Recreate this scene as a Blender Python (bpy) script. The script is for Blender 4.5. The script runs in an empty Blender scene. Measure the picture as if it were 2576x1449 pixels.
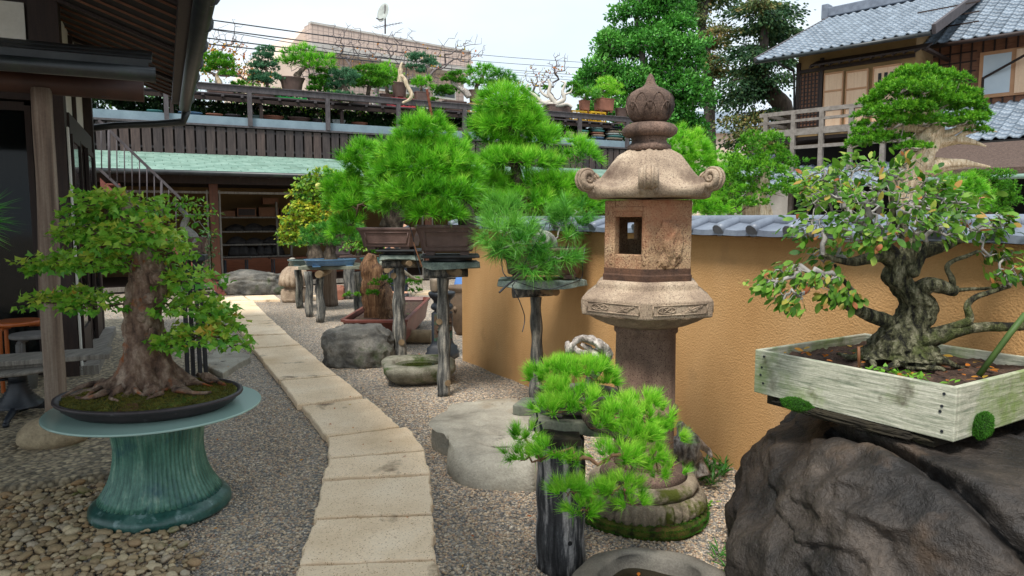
import bpy, bmesh, math, random
import numpy as np
from mathutils import Vector, Matrix

random.seed(7)
RNG = np.random.default_rng(11)
SC = bpy.context.scene
COL = SC.collection

# ------------------------------------------------------------------ camera, world, sun, exposure
FPX, CX, CY, CAMZ, PITCH = 1778.0, 1288.0, 724.5, 1.6, math.radians(5.67)
cam_d = bpy.data.cameras.new("Camera")
cam = bpy.data.objects.new("Camera", cam_d)
COL.objects.link(cam)
cam_d.sensor_width = 36.0
cam_d.lens = 36.0 * FPX / 2576.0
cam_d.clip_start = 0.05
cam_d.clip_end = 2000.0
cam.location = (0, 0, CAMZ)
cam.rotation_euler = (math.radians(90) - PITCH, 0, 0)
SC.camera = cam

SUN_EL, SUN_AZ = math.radians(62), math.radians(150)   # high soft light from behind-left of the camera
world = bpy.data.worlds.new("World")
SC.world = world
world.use_nodes = True
wn, wl = world.node_tree.nodes, world.node_tree.links
for n in list(wn): wn.remove(n)
w_out = wn.new('ShaderNodeOutputWorld')
w_bg = wn.new('ShaderNodeBackground'); w_bg.inputs['Strength'].default_value = 0.1
w_sky = wn.new('ShaderNodeTexSky'); w_sky.sky_type = 'NISHITA'; w_sky.sun_disc = False
w_sky.sun_elevation = SUN_EL; w_sky.sun_rotation = SUN_AZ
w_sky.air_density = 1.0; w_sky.dust_density = 3.0; w_sky.altitude = 20
w_tc = wn.new('ShaderNodeTexCoord')
w_mp = wn.new('ShaderNodeMapping'); w_mp.inputs['Scale'].default_value = (1.2, 1.2, 3.0)
w_no = wn.new('ShaderNodeTexNoise'); w_no.inputs['Scale'].default_value = 1.6; w_no.inputs['Detail'].default_value = 5
w_cr = wn.new('ShaderNodeValToRGB')
w_cr.color_ramp.elements[0].position = 0.32; w_cr.color_ramp.elements[0].color = (5.3, 6.5, 7.6, 1)
w_cr.color_ramp.elements[1].position = 0.66; w_cr.color_ramp.elements[1].color = (7.0, 7.6, 8.1, 1)
w_mx = wn.new('ShaderNodeMix'); w_mx.data_type = 'RGBA'; w_mx.inputs[0].default_value = 0.93
wl.new(w_tc.outputs['Generated'], w_mp.inputs['Vector']); wl.new(w_mp.outputs[0], w_no.inputs['Vector'])
wl.new(w_no.outputs['Fac'], w_cr.inputs[0])
wl.new(w_sky.outputs[0], w_mx.inputs[6]); wl.new(w_cr.outputs[0], w_mx.inputs[7])
wl.new(w_mx.outputs[2], w_bg.inputs['Color']); wl.new(w_bg.outputs[0], w_out.inputs['Surface'])

sun_d = bpy.data.lights.new("Sun", 'SUN'); sun_d.energy = 2.8; sun_d.angle = math.radians(15); sun_d.color = (1.0, 0.96, 0.9)
sun = bpy.data.objects.new("Sun", sun_d); COL.objects.link(sun)
sun.rotation_euler = (math.radians(28), math.radians(-12), 0)
SC.view_settings.view_transform = 'Standard'
SC.view_settings.look = 'None'
SC.view_settings.exposure = 0.62
SC.view_settings.gamma = 1.0
SC.cycles.max_bounces = 6; SC.cycles.diffuse_bounces = 3; SC.cycles.transparent_max_bounces = 8
SC.cycles.use_denoising = True

# ------------------------------------------------------------------ positions read off the photograph's perspective
CP, SP = math.cos(PITCH), math.sin(PITCH)
def ray(px, py):
    u = (px - CX) / FPX; v = (py - CY) / FPX
    return np.array([u, CP - v * SP, -SP - v * CP])
def P(px, py, Y):
    d = ray(px, py); t = Y / d[1]
    return np.array([d[0] * t, Y, CAMZ + d[2] * t])
def G(px, py, z=0.0):
    d = ray(px, py); t = (z - CAMZ) / d[2]
    return np.array([d[0] * t, d[1] * t, z])
def PL(px, py, o, n):
    """hit a vertical plane through o with horizontal normal n"""
    d = ray(px, py); c = np.array([0, 0, CAMZ]); n3 = np.array([n[0], n[1], 0.0]); o3 = np.array([o[0], o[1], 0.0])
    t = ((o3 - c) @ n3) / (d @ n3)
    return c + d * t
def pxm(Y): return Y / FPX      # metres per picture unit at depth Y (about)
def V3(*a): return np.array(a, float)
def unit(a): a = np.asarray(a, float); return a / (np.linalg.norm(a) + 1e-9)

# ------------------------------------------------------------------ numpy noise
_perm = np.random.default_rng(5).permutation(256); _perm = np.concatenate([_perm, _perm, _perm])
_grad = np.random.default_rng(6).normal(size=(256, 3)); _grad /= np.linalg.norm(_grad, axis=1)[:, None]
def perlin(p):
    p = np.asarray(p, float); i = np.floor(p).astype(int); f = p - i; i = i & 255
    w = f * f * f * (f * (f * 6 - 15) + 10); out = 0
    for dx in (0, 1):
        for dy in (0, 1):
            for dz in (0, 1):
                h = _perm[_perm[_perm[(i[:, 0] + dx) & 255] + ((i[:, 1] + dy) & 255)] + ((i[:, 2] + dz) & 255)]
                g = _grad[h & 255]
                d = (g * (f - np.array([dx, dy, dz]))).sum(1)
                out = out + d * (w[:, 0] if dx else 1 - w[:, 0]) * (w[:, 1] if dy else 1 - w[:, 1]) * (w[:, 2] if dz else 1 - w[:, 2])
    return out * 1.5
def fbm(p, s=1.0, oct=4, ridged=False):
    out = 0; a = 1.0; p = np.asarray(p, float) * s
    for k in range(oct):
        n = perlin(p + 17.3 * k)
        out = out + a * ((0.35 - np.abs(n)) if ridged else n); a *= 0.5; p = p * 2.03
    return out

# ------------------------------------------------------------------ mesh builder
class MB:
    def __init__(s): s.v = []; s.f = []; s.t = []; s.n = 0
    def add(s, v, f, mi=0, t=0.5, sm=False):
        v = np.asarray(v, float).reshape(-1, 3)
        if isinstance(f, np.ndarray): groups = [f]
        else:
            d = {}
            for q in f: d.setdefault(len(q), []).append(q)
            groups = [np.array(x) for x in d.values()]
        for g in groups: s.f.append((g + s.n, mi, sm))
        s.v.append(v); s.t.append(np.broadcast_to(np.asarray(t, float), (len(v),)).copy()); s.n += len(v)
        return s
    def par(s, o, a, b, c, mi=0, t=0.5):
        """parallelepiped: corner o, edges a b c"""
        o, a, b, c = map(lambda q: np.asarray(q, float), (o, a, b, c))
        if np.dot(np.cross(a, b), c) < 0: a, b = b, a
        v = [o, o + a, o + a + b, o + b, o + c, o + a + c, o + a + b + c, o + b + c]
        return s.add(v, [(0, 3, 2, 1), (4, 5, 6, 7), (0, 1, 5, 4), (1, 2, 6, 5), (2, 3, 7, 6), (3, 0, 4, 7)], mi, t)
    def box(s, c, sz, ang=0.0, mi=0, t=0.5, tilt=0.0):
        ca, sa = math.cos(ang), math.sin(ang)
        ax, ay, az = V3(ca, sa, 0), V3(-sa, ca, 0), V3(0, 0, 1)
        if tilt: ax = ax * math.cos(tilt) + az * math.sin(tilt); az = np.cross(ax, ay)
        a, b, d = ax * sz[0], ay * sz[1], az * sz[2]
        return s.par(np.asarray(c, float) - (a + b + d) / 2, a, b, d, mi, t)
    def beam(s, p, q, w, h, mi=0, t=0.5, up=(0, 0, 1)):
        p, q = np.asarray(p, float), np.asarray(q, float); d = q - p; a = unit(np.cross(d, up)); b = unit(np.cross(a, d))
        return s.par(p - a * w / 2 - b * h / 2, d, a * w, b * h, mi, t)
    def tube(s, pts, rad, seg=8, mi=0, t=0.5, cap=True, rough=0.0, rs=6.0, sm=True, flute=0, fl=0.0, tw=0.0):
        pts = np.asarray(pts, float); n = len(pts)
        rad = np.full(n, rad, float) if np.isscalar(rad) else np.asarray(rad, float)
        tg = np.gradient(pts, axis=0); tg /= np.linalg.norm(tg, axis=1)[:, None] + 1e-9
        u = unit(np.cross(tg[0], (0.31, 0.2, 0.93) if abs(tg[0][2]) < .9 else (1, 0.1, 0.)))
        fr = []
        for i in range(n):
            u = unit(u - tg[i] * (u @ tg[i])); fr.append((u, np.cross(tg[i], u)))
        th = np.linspace(0, 2 * math.pi, seg, endpoint=False)
        V = []
        for i in range(n):
            a, b = fr[i]; thi = th + tw * i
            rr = rad[i] * (1 + (fl * np.cos(flute * th + tw * i * 2) if flute else 0))
            V.append(pts[i] + (np.cos(thi) * rr)[:, None] * a + (np.sin(thi) * rr)[:, None] * b)
        V = np.array(V).reshape(-1, 3)
        if rough:
            c = np.repeat(pts, seg, 0); dv = V - c
            V = c + dv * (1 + rough * fbm(V, rs, 3))[:, None]
        i = np.arange(n - 1)[:, None] * seg; j = np.arange(seg)[None, :]; k = (j + 1) % seg
        F = np.stack([i + j, i + k, i + seg + k, i + seg + j], -1).reshape(-1, 4)
        s.add(V, F, mi, t, sm)
        if cap:
            s.f.append((np.array([list(range(seg))[::-1]]) + s.n - len(V), mi, False))
            s.f.append((np.array([list(range(len(V) - seg, len(V)))]) + s.n - len(V), mi, False))
        return s
    def lathe(s, prof, c=(0, 0, 0), seg=32, mi=0, t=0.5, rot=0.0, fn=None, sx=1.0, sy=1.0, sm=True, ang=0.0, capt=True, capb=True):
        """prof: list of (r, z); fn(theta, i, r) -> r"""
        th = np.linspace(0, 2 * math.pi, seg, endpoint=False) + rot; V = []
        ca, sa = math.cos(ang), math.sin(ang)
        for i, (r, z) in enumerate(prof):
            rr = fn(th, i, r) if fn else np.full(seg, float(r))
            x, y = rr * np.cos(th) * sx, rr * np.sin(th) * sy
            V.append(np.stack([c[0] + x * ca - y * sa, c[1] + x * sa + y * ca, np.full(seg, c[2] + z)], 1))
        V = np.concatenate(V); n = len(prof)
        i = np.arange(n - 1)[:, None] * seg; j = np.arange(seg)[None, :]; k = (j + 1) % seg
        F = np.stack([i + j, i + k, i + seg + k, i + seg + j], -1).reshape(-1, 4)
        s.add(V, F, mi, t, sm)
        if capb: s.f.append((np.array([list(range(seg))[::-1]]) + s.n - len(V), mi, False))
        if capt: s.f.append((np.array([list(range(len(V) - seg, len(V)))]) + s.n - len(V), mi, False))
        return s
    def prism(s, out, z0, z1, mi=0, t=0.5, taper=1.0, c=None):
        out = np.asarray(out, float); n = len(out)
        c = out.mean(0) if c is None else np.asarray(c)
        top = c + (out - c) * taper
        z0 = np.broadcast_to(z0, (n,)); z1 = np.broadcast_to(z1, (n,))
        V = np.concatenate([np.column_stack([out, z0]), np.column_stack([top, z1])])
        F = [tuple(range(n))[::-1], tuple(range(n, 2 * n))] + [(i, (i + 1) % n, n + (i + 1) % n, n + i) for i in range(n)]
        return s.add(V, F, mi, t)
    def build(s, name, mats, parent=None, org=None, bevel=0.0, smooth=False, sub=0):
        if not isinstance(mats, (list, tuple)): mats = [mats]
        V = np.concatenate(s.v)
        base = np.zeros(3)
        p = parent
        while p is not None: base = base + np.array(p.location); p = p.parent
        if org is None: org = base if parent is not None else np.array([*V.mean(0)[:2], V[:, 2].min()])
        org = np.asarray(org, float)
        V = V - org
        me = bpy.data.meshes.new(name)
        nl = sum(f.size for f, _, _ in s.f); nf = sum(len(f) for f, _, _ in s.f)
        me.vertices.add(len(V)); me.vertices.foreach_set('co', V.ravel())
        me.loops.add(nl); me.loops.foreach_set('vertex_index', np.concatenate([f.ravel() for f, _, _ in s.f]).astype(np.int32))
        me.polygons.add(nf)
        tot = np.concatenate([np.full(len(f), f.shape[1]) for f, _, _ in s.f])
        me.polygons.foreach_set('loop_start', (np.cumsum(tot) - tot).astype(np.int32))
        me.polygons.foreach_set('loop_total', tot.astype(np.int32))
        me.polygons.foreach_set('material_index', np.concatenate([np.full(len(f), m) for f, m, _ in s.f]).astype(np.int32))
        me.polygons.foreach_set('use_smooth', np.concatenate([np.full(len(f), bool(sm or smooth)) for f, _, sm in s.f]))
        at = me.attributes.new('tint', 'FLOAT', 'POINT'); at.data.foreach_set('value', np.concatenate(s.t).astype(np.float32))
        me.update(calc_edges=True); me.validate(clean_customdata=False)
        for m in mats: me.materials.append(m)
        o = bpy.data.objects.new(name, me); COL.objects.link(o)
        if parent is not None: o.parent = parent; o.location = org - base
        else: o.location = org
        if bevel:
            b = o.modifiers.new('edge', 'BEVEL'); b.width = bevel; b.segments = 2; b.limit_method = 'ANGLE'; b.angle_limit = math.radians(40)
        if sub:
            b = o.modifiers.new('sub', 'SUBSURF'); b.levels = sub; b.render_levels = sub
        return o

def tag(o, label=None, cat=None, group=None, kind=None):
    if label: o['label'] = label
    if cat: o['category'] = cat
    if group: o['group'] = group
    if kind: o['kind'] = kind
    return o
def thing(name, loc, label, cat, group=None):
    o = bpy.data.objects.new(name, None); COL.objects.link(o); o.location = [float(q) for q in loc]; o.empty_display_size = .1
    return tag(o, label, cat, group)
def copy_tree(o, parent=None):
    c = o.copy(); COL.objects.link(c)
    if parent is not None: c.parent = parent
    for ch in list(o.children): copy_tree(ch, c)
    return c

# ------------------------------------------------------------------ materials
def L(r, g, b):
    f = lambda c: (c / 255 / 12.92) if c / 255 <= .04045 else ((c / 255 + .055) / 1.055) ** 2.4
    return (f(r), f(g), f(b), 1.0)
def new_mat(name):
    m = bpy.data.materials.new(name); m.use_nodes = True
    nt = m.node_tree; b = nt.nodes['Principled BSDF']
    return m, nt, b
def ramp(nt, cols, pos=None, interp='LINEAR'):
    r = nt.nodes.new('ShaderNodeValToRGB'); r.color_ramp.interpolation = interp; e = r.color_ramp.elements
    n = len(cols); pos = pos or [i / (n - 1) for i in range(n)]
    while len(e) < n: e.new(0.5)
    for i in range(n): e[i].position = pos[i]; e[i].color = cols[i]
    return r
def mapped(nt, scale=(1, 1, 1), rot=(0, 0, 0), coord='Object'):
    tc = nt.nodes.new('ShaderNodeTexCoord'); mp = nt.nodes.new('ShaderNodeMapping')
    mp.inputs['Scale'].default_value = scale; mp.inputs['Rotation'].default_value = rot
    nt.links.new(tc.outputs[coord], mp.inputs['Vector']); return mp.outputs[0]
def noise(nt, vec, scale, detail=6, rough=.6, dist=0.0):
    n = nt.nodes.new('ShaderNodeTexNoise'); n.inputs['Scale'].default_value = scale; n.inputs['Detail'].default_value = detail
    n.inputs['Roughness'].default_value = rough; n.inputs['Distortion'].default_value = dist
    nt.links.new(vec, n.inputs['Vector']); return n.outputs['Fac']
def mixc(nt, fac, a, b, mode='MIX'):
    m = nt.nodes.new('ShaderNodeMix'); m.data_type = 'RGBA'; m.blend_type = mode
    for sock, val in ((m.inputs[0], fac), (m.inputs[6], a), (m.inputs[7], b)):
        if hasattr(val, 'links') or hasattr(val, 'is_linked'): nt.links.new(val, sock)
        else: sock.default_value = val
    return m.outputs[2]
def rmp(nt, sock, a, b, c=0.0, d=1.0):
    m = nt.nodes.new('ShaderNodeMapRange'); m.inputs[1].default_value = a; m.inputs[2].default_value = b
    m.inputs[3].default_value = c; m.inputs[4].default_value = d; nt.links.new(sock, m.inputs[0]); return m.outputs[0]
def bump(nt, b, sock, strength=.4, dist=.02, chain=None):
    n = nt.nodes.new('ShaderNodeBump'); n.inputs['Strength'].default_value = strength; n.inputs['Distance'].default_value = dist
    nt.links.new(sock, n.inputs['Height'])
    if chain is not None: nt.links.new(chain, n.inputs['Normal'])
    nt.links.new(n.outputs[0], b.inputs['Normal']); return n.outputs[0]
def mat(name, cols, scale=8, stretch=(1, 1, 1), rough=.7, bmp=(.3, .01), fine=None, speck=None, moss=None, metal=0.0, spec=.4,
        detail=6, pos=None, rot=(0, 0, 0), dist=0.0, stain=None, tint=None):
    """noise-coloured material. fine=(scale, amount) small value variation; speck=(scale,colour,amount); moss=(colour, scale, lo, hi); stain likewise"""
    m, nt, b = new_mat(name)
    vec = mapped(nt, stretch, rot); plain = mapped(nt)
    nz = noise(nt, vec, scale, detail, .62, dist)
    col = ramp(nt, cols, pos or ([.3, .7] if len(cols) == 2 else [.28 + .44 * i / (len(cols) - 1) for i in range(len(cols))]))
    nt.links.new(nz, col.inputs[0]); c = col.outputs[0]
    if tint:
        a = nt.nodes.new('ShaderNodeAttribute'); a.attribute_name = 'tint'
        tr = ramp(nt, tint); nt.links.new(a.outputs['Fac'], tr.inputs[0])
        c = mixc(nt, 1.0, c, tr.outputs[0], 'MULTIPLY')
    if fine:
        f = noise(nt, plain, fine[0], 3, .7); g = rmp(nt, f, .3, .7, 1 - fine[1], 1 + fine[1])
        cc = nt.nodes.new('ShaderNodeCombineColor'); [nt.links.new(g, cc.inputs[k]) for k in range(3)]
        c = mixc(nt, 1.0, c, cc.outputs[0], 'MULTIPLY')
    if speck:
        v = nt.nodes.new('ShaderNodeTexVoronoi'); v.inputs['Scale'].default_value = speck[0]; nt.links.new(plain, v.inputs['Vector'])
        sp = nt.nodes.new('ShaderNodeSeparateColor'); nt.links.new(v.outputs['Color'], sp.inputs[0])
        c = mixc(nt, rmp(nt, sp.outputs[0], 1 - speck[2], 1 - speck[2] + .02), c, speck[1])
    if stain:
        for st in (stain if isinstance(stain, list) else [stain]):
            c = mixc(nt, rmp(nt, noise(nt, plain, st[1], 5, .6), st[2], st[3]), c, st[0])
    if moss:
        c = mixc(nt, rmp(nt, noise(nt, plain, moss[1], 6, .65), moss[2], moss[3]), c, moss[0])
    nt.links.new(c, b.inputs['Base Color'])
    b.inputs['Roughness'].default_value = rough; b.inputs['Metallic'].default_value = metal; b.inputs['Specular IOR Level'].default_value = spec
    if bmp: bump(nt, b, nz, bmp[0], bmp[1])
    if bmp and fine:
        n1 = b.inputs['Normal'].links[0].from_socket; bump(nt, b, f, min(1, bmp[0]), bmp[1] * .4, n1)
    return m
def leaf_mat(name, cols, trans=.35, rough=.5, pos=None, spec=.35):
    m, nt, b = new_mat(name)
    a = nt.nodes.new('ShaderNodeAttribute'); a.attribute_name = 'tint'
    r = ramp(nt, cols, pos); nt.links.new(a.outputs['Fac'], r.inputs[0])
    nt.links.new(r.outputs[0], b.inputs['Base Color']); b.inputs['Roughness'].default_value = rough; b.inputs['Specular IOR Level'].default_value = spec
    t = nt.nodes.new('ShaderNodeBsdfTranslucent'); nt.links.new(r.outputs[0], t.inputs['Color'])
    mx = nt.nodes.new('ShaderNodeMixShader'); mx.inputs[0].default_value = trans
    nt.links.new(b.outputs[0], mx.inputs[1]); nt.links.new(t.outputs[0], mx.inputs[2])
    nt.links.new(mx.outputs[0], nt.nodes['Material Output'].inputs['Surface'])
    return m

def gravel_mat(name, cols, pos, scale, bscale=1.0, mossy=None, size2=None):
    m, nt, b = new_mat(name)
    vec = mapped(nt)
    dn = nt.nodes.new('ShaderNodeTexNoise'); dn.inputs['Scale'].default_value = scale * .8; nt.links.new(vec, dn.inputs['Vector'])
    vm = nt.nodes.new('ShaderNodeVectorMath'); vm.operation = 'MULTIPLY_ADD'
    nt.links.new(dn.outputs['Color'], vm.inputs[0]); vm.inputs[1].default_value = (.5 / scale,) * 3; nt.links.new(vec, vm.inputs[2])
    v = nt.nodes.new('ShaderNodeTexVoronoi'); v.inputs['Scale'].default_value = scale; nt.links.new(vm.outputs[0], v.inputs['Vector'])
    v.inputs['Randomness'].default_value = .95
    sp = nt.nodes.new('ShaderNodeSeparateColor'); nt.links.new(v.outputs['Color'], sp.inputs[0])
    r = ramp(nt, cols, pos, 'CONSTANT'); nt.links.new(sp.outputs[0], r.inputs[0]); c = r.outputs[0]
    g = rmp(nt, sp.outputs[1], 0, 1, .75, 1.25); cc = nt.nodes.new('ShaderNodeCombineColor'); [nt.links.new(g, cc.inputs[k]) for k in range(3)]
    c = mixc(nt, 1.0, c, cc.outputs[0], 'MULTIPLY')
    big = noise(nt, vec, 1.1, 4, .6); g2 = rmp(nt, big, .3, .7, .82, 1.15); c2 = nt.nodes.new('ShaderNodeCombineColor'); [nt.links.new(g2, c2.inputs[k]) for k in range(3)]
    c = mixc(nt, 1.0, c, c2.outputs[0], 'MULTIPLY')
    e = rmp(nt, v.outputs['Distance'], .45, .8, 1.0, .35)      # each grain's colour darkens towards its edge
    c3 = nt.nodes.new('ShaderNodeCombineColor'); [nt.links.new(e, c3.inputs[k]) for k in range(3)]
    c = mixc(nt, 1.0, c, c3.outputs[0], 'MULTIPLY')
    if mossy: c = mixc(nt, rmp(nt, noise(nt, vec, mossy[1], 5, .6), mossy[2], mossy[3]), c, mossy[0])
    nt.links.new(c, b.inputs['Base Color']); b.inputs['Roughness'].default_value = .75
    inv = rmp(nt, v.outputs['Distance'], 0, .8, 1, 0)
    bump(nt, b, inv, .9, bscale / scale * .7)
    return m

M = {}
M['gravel'] = gravel_mat('gravel', [L(116, 113, 108), L(156, 148, 136), L(188, 168, 142), L(132, 128, 122), L(206, 180, 150), L(168, 160, 150), L(216, 200, 176), L(170, 138, 112)],
                         [0, .16, .3, .44, .56, .7, .84, .94], 72)
M['aggregate'] = gravel_mat('aggregate', [L(150, 136, 112), L(172, 156, 128), L(132, 122, 104), L(186, 170, 140)], [0, .3, .6, .8], 34, .7, (L(86, 96, 50), 1.4, .6, .75))
M['sandstone'] = mat('sandstone', [L(224, 198, 164), L(240, 216, 184), L(248, 228, 200)], 2.5, tint=[(.93, .92, .9, 1), (1.04, 1.03, 1.02, 1)], rough=.85, fine=(90, .1), speck=(220, L(170, 135, 95), .06), bmp=(.35, .006),
                     stain=[(L(140, 118, 96), 2.3, .62, .70), (L(200, 168, 126), .8, .5, .75)])
M['plaster'] = mat('plaster', [L(178, 134, 84), L(194, 150, 98), L(202, 160, 110)], 1.6, (1, 1, .35), rough=.9, fine=(150, .06), bmp=None, stain=[(L(168, 132, 88), 2.6, .6, .8)])
def _plaster():
    m = M['plaster']; nt = m.node_tree; b = nt.nodes['Principled BSDF']
    n = noise(nt, mapped(nt), 95, 3, .55); n2 = rmp(nt, n, .38, .62)
    bump(nt, b, n2, .45, .005)
_plaster()
M['tile'] = mat('tile', [L(92, 99, 112), L(124, 132, 144)], 5, rough=.42, fine=(60, .1), bmp=(.1, .004), spec=.5)
M['darkwood'] = mat('darkwood', [L(38, 28, 25), L(58, 43, 37)], 5, (6, 6, .6), rough=.6, fine=(80, .15), bmp=(.2, .004))
M['brownwood'] = mat('brownwood', [L(78, 46, 32), L(110, 68, 46)], 5, (6, 6, .6), rough=.55, fine=(80, .15), bmp=(.2, .004))
M['barkpost'] = mat('barkpost', [L(40, 40, 40), L(96, 96, 92), L(164, 158, 146)], 9, (3.2, 3.2, .35), rough=.9, fine=(90, .25), bmp=(.8, .02), pos=[.35, .5, .66],
                    stain=(L(58, 66, 40), 3, .6, .75))
M['logend'] = mat('logend', [L(104, 86, 64), L(142, 120, 90)], 12, rough=.8, bmp=(.3, .005))
M['greywood'] = mat('greywood', [L(98, 92, 84), L(150, 144, 134)], 6, (8, .7, .7), rough=.85, fine=(90, .15), bmp=(.4, .006))
M['column'] = mat('column', [L(74, 58, 48), L(118, 100, 86), L(150, 136, 120)], 4, (7, 7, .25), rough=.75, fine=(60, .12), bmp=(.35, .008))
M['plank'] = mat('plank', [L(70, 72, 62), L(124, 126, 110), L(150, 148, 130)], 7, (1, 1, 1), rough=.9, fine=(80, .2), bmp=(.6, .012), stain=(L(66, 78, 40), 2.6, .58, .72))
M['white'] = mat('white_plaster', [L(206, 204, 194), L(224, 222, 214)], 3, rough=.85, fine=(40, .04), bmp=(.1, .004))
M['blackmetal'] = mat('black_metal', [L(22, 26, 32), L(40, 45, 52)], 10, rough=.45, fine=(60, .2), bmp=(.3, .006), spec=.5)
M['copperdark'] = mat('copperdark', [L(26, 30, 32), L(50, 54, 54)], 6, rough=.4, fine=(40, .2), bmp=(.15, .004), spec=.5, stain=(L(44, 62, 48), 7, .6, .75))
M['cable'] = mat('cable', [L(40, 44, 50), L(58, 62, 68)], 6, rough=.6, bmp=None)
# ------------------------------------------------------------------ setting: ground, paving, path
def poly_area_sheet(name, pts, m, z, kind='structure'):
    mb = MB(); pts = [tuple(p[:2]) for p in pts]; mb.add([(x, y, z) for x, y in pts], [tuple(range(len(pts)))])
    return tag(mb.build(name, m, org=(0, 0, 0)), kind=kind)
# one big ground sheet, finer near the garden so it can undulate a little
def ground():
    xs = np.concatenate([[-400, -120, -40, -14], np.linspace(-8, 6, 113), [10, 30, 120, 400]])
    ys = np.concatenate([[-60, -8], np.linspace(0, 16, 129), [22, 40, 90, 250, 900]])
    X, Y = np.meshgrid(xs, ys); p = np.column_stack([X.ravel(), Y.ravel(), np.zeros(X.size)])
    z = 0.012 * perlin(p * 1.7) + 0.006 * perlin(p * 5 + 3)
    far = (np.abs(p[:, 0]) > 9) | (p[:, 1] > 16) | (p[:, 1] < 0); z[far] = 0
    p[:, 2] = z - .006
    nx, ny = len(xs), len(ys); i = np.arange(ny - 1)[:, None] * nx; j = np.arange(nx - 1)[None]
    F = np.stack([i + j, i + j + 1, i + nx + j + 1, i + nx + j], -1).reshape(-1, 4)
    mb = MB(); mb.add(p, F, sm=True)
    return tag(mb.build('gravel_ground', M['gravel'], org=(0, 0, 0)), kind='structure')
ground()

def rough_slab(mb, quad, z1, th=.05, n=9, amp=.010, seed=0, inset=.035):
    """sawn stone slab with broken edges from 4 plan corners (in order)"""
    q = np.array([p[:2] for p in quad], float); c = q.mean(0); q = c + (q - c) * (1 - inset)
    out = []
    for k in range(4):
        a, b = q[k], q[(k + 1) % 4]
        for i in range(n * 2): out.append(a + (b - a) * i / (n * 2))
    out = np.array(out); nn = perlin(np.column_stack([out * 7, np.full(len(out), seed * 3.1)]))[:, None]
    n2 = perlin(np.column_stack([out * 26, np.full(len(out), seed * 1.3)]))[:, None]
    d = out - c; d /= np.linalg.norm(d, axis=1)[:, None]; out = out + d * (nn * amp * 1.6 + n2 * amp)
    inn = c + (out - c) * .975
    m = len(out)
    ring0 = np.column_stack([out + d * .004, np.full(m, z1 - th)]); ring1 = np.column_stack([out, np.full(m, z1 - .008) + n2[:, 0] * .004])
    ring2 = np.column_stack([inn, np.full(m, z1)])
    # top grid filled radially for a gently uneven face
    rings = [ring0, ring1, ring2]
    for f in (.7, .4, .15):
        r = np.column_stack([c + (inn - c) * f, np.full(m, z1)]); r[:, 2] += .003 * perlin(r * 6 + seed); rings.append(r)
    V = np.concatenate(rings); F = []
    for k in range(len(rings) - 1):
        for i in range(m): F.append((k * m + i, k * m + (i + 1) % m, (k + 1) * m + (i + 1) % m, (k + 1) * m + i))
    F.append(tuple(range((len(rings) - 1) * m, len(rings) * m)))
    mb.add(V, F, 0, float((seed * .37) % 1))

def path():
    mb = MB(); z = .045
    quads = [
        [(545, 756), (637, 755), (673, 792), (583, 797)], [(584, 798), (673, 793), (695, 812), (590, 820)],
        [(591, 821), (695, 813), (725, 839), (614, 844)], [(616, 845), (725, 840), (758, 866), (633, 875)],
        [(634, 876), (759, 867), (851, 944), (700, 957)], [(703, 958), (853, 945), (917, 996), (746, 1020)],
        [(758, 1021), (926, 999), (1009, 1071), (819, 1098)], [(820, 1100), (1029, 1073), (1071, 1131), (822, 1152)],
        [(822, 1157), (1072, 1136), (1084, 1190), (806, 1204)], [(806, 1209), (1084, 1194), (1094, 1290), (786, 1301)],
        [(786, 1307), (1094, 1296), (1099, 1405), (745, 1420)], [(743, 1425), (1100, 1411), (1128, 1540), (712, 1560)],
        [(540, 755), (626, 754), (612, 744), (545, 746)], [(628, 754), (706, 753), (690, 742), (614, 744)]]
    for k, q in enumerate(quads):
        rough_slab(mb, [G(x, y, z) for x, y in q], z + (k % 3) * .003, seed=k)
    # the cross path that runs on towards the benches
    for k, q in enumerate([[(762, 751), (840, 747), (835, 740), (765, 743)], [(842, 747), (930, 743), (925, 737), (838, 740)],
                           [(1035, 738), (1140, 735), (1128, 729), (1030, 731)]]):
        rough_slab(mb, [G(x, y, z) for x, y in q], z, seed=20 + k)
    return tag(mb.build('path', M['sandstone'], org=(0, 0, 0)), kind='structure')
M['sandstone']
path()

# house basis (left) and wall / back-building basis
LC = V3(-4.3, 6.9); LE2 = unit([-.44, .898]); LE1 = unit([.898, .44])        # near corner of the left house; along its side; along its front
LN = LE1.copy()                                                                # outward normal of the side face
def lp(a, b, z):  # a along side face (away), b outward from it
    q = LC + LE2 * a + LE1 * b; return V3(q[0], q[1], z)

def paving():
    # the cemented pebble apron under the porch
    o = [G(-300, 1265, .06)[:2], G(0, 1226, .06)[:2], G(300, 1183, .06)[:2], lp(-1.1, 1.25, 0)[:2], lp(2.6, .75, 0)[:2], lp(4.2, .7, 0)[:2], lp(4.2, -.6, 0)[:2], lp(0, -3, 0)[:2], (-9, 4)]
    o = np.array(o)
    pts = []
    for k in range(len(o)):
        a, b = o[k], o[(k + 1) % len(o)]; m = max(2, int(np.linalg.norm(b - a) / .12))
        for i in range(m): pts.append(a + (b - a) * i / m)
    pts = np.array(pts); pts = pts + .012 * np.column_stack([perlin(np.column_stack([pts * 3, np.zeros(len(pts))])), perlin(np.column_stack([pts * 3, np.ones(len(pts))]))])
    mb = MB(); mb.prism(pts, -.05, .06)
    tag(mb.build('pebble_paving', M['aggregate'], org=(0, 0, 0), bevel=.008), kind='structure')
paving()

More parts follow.
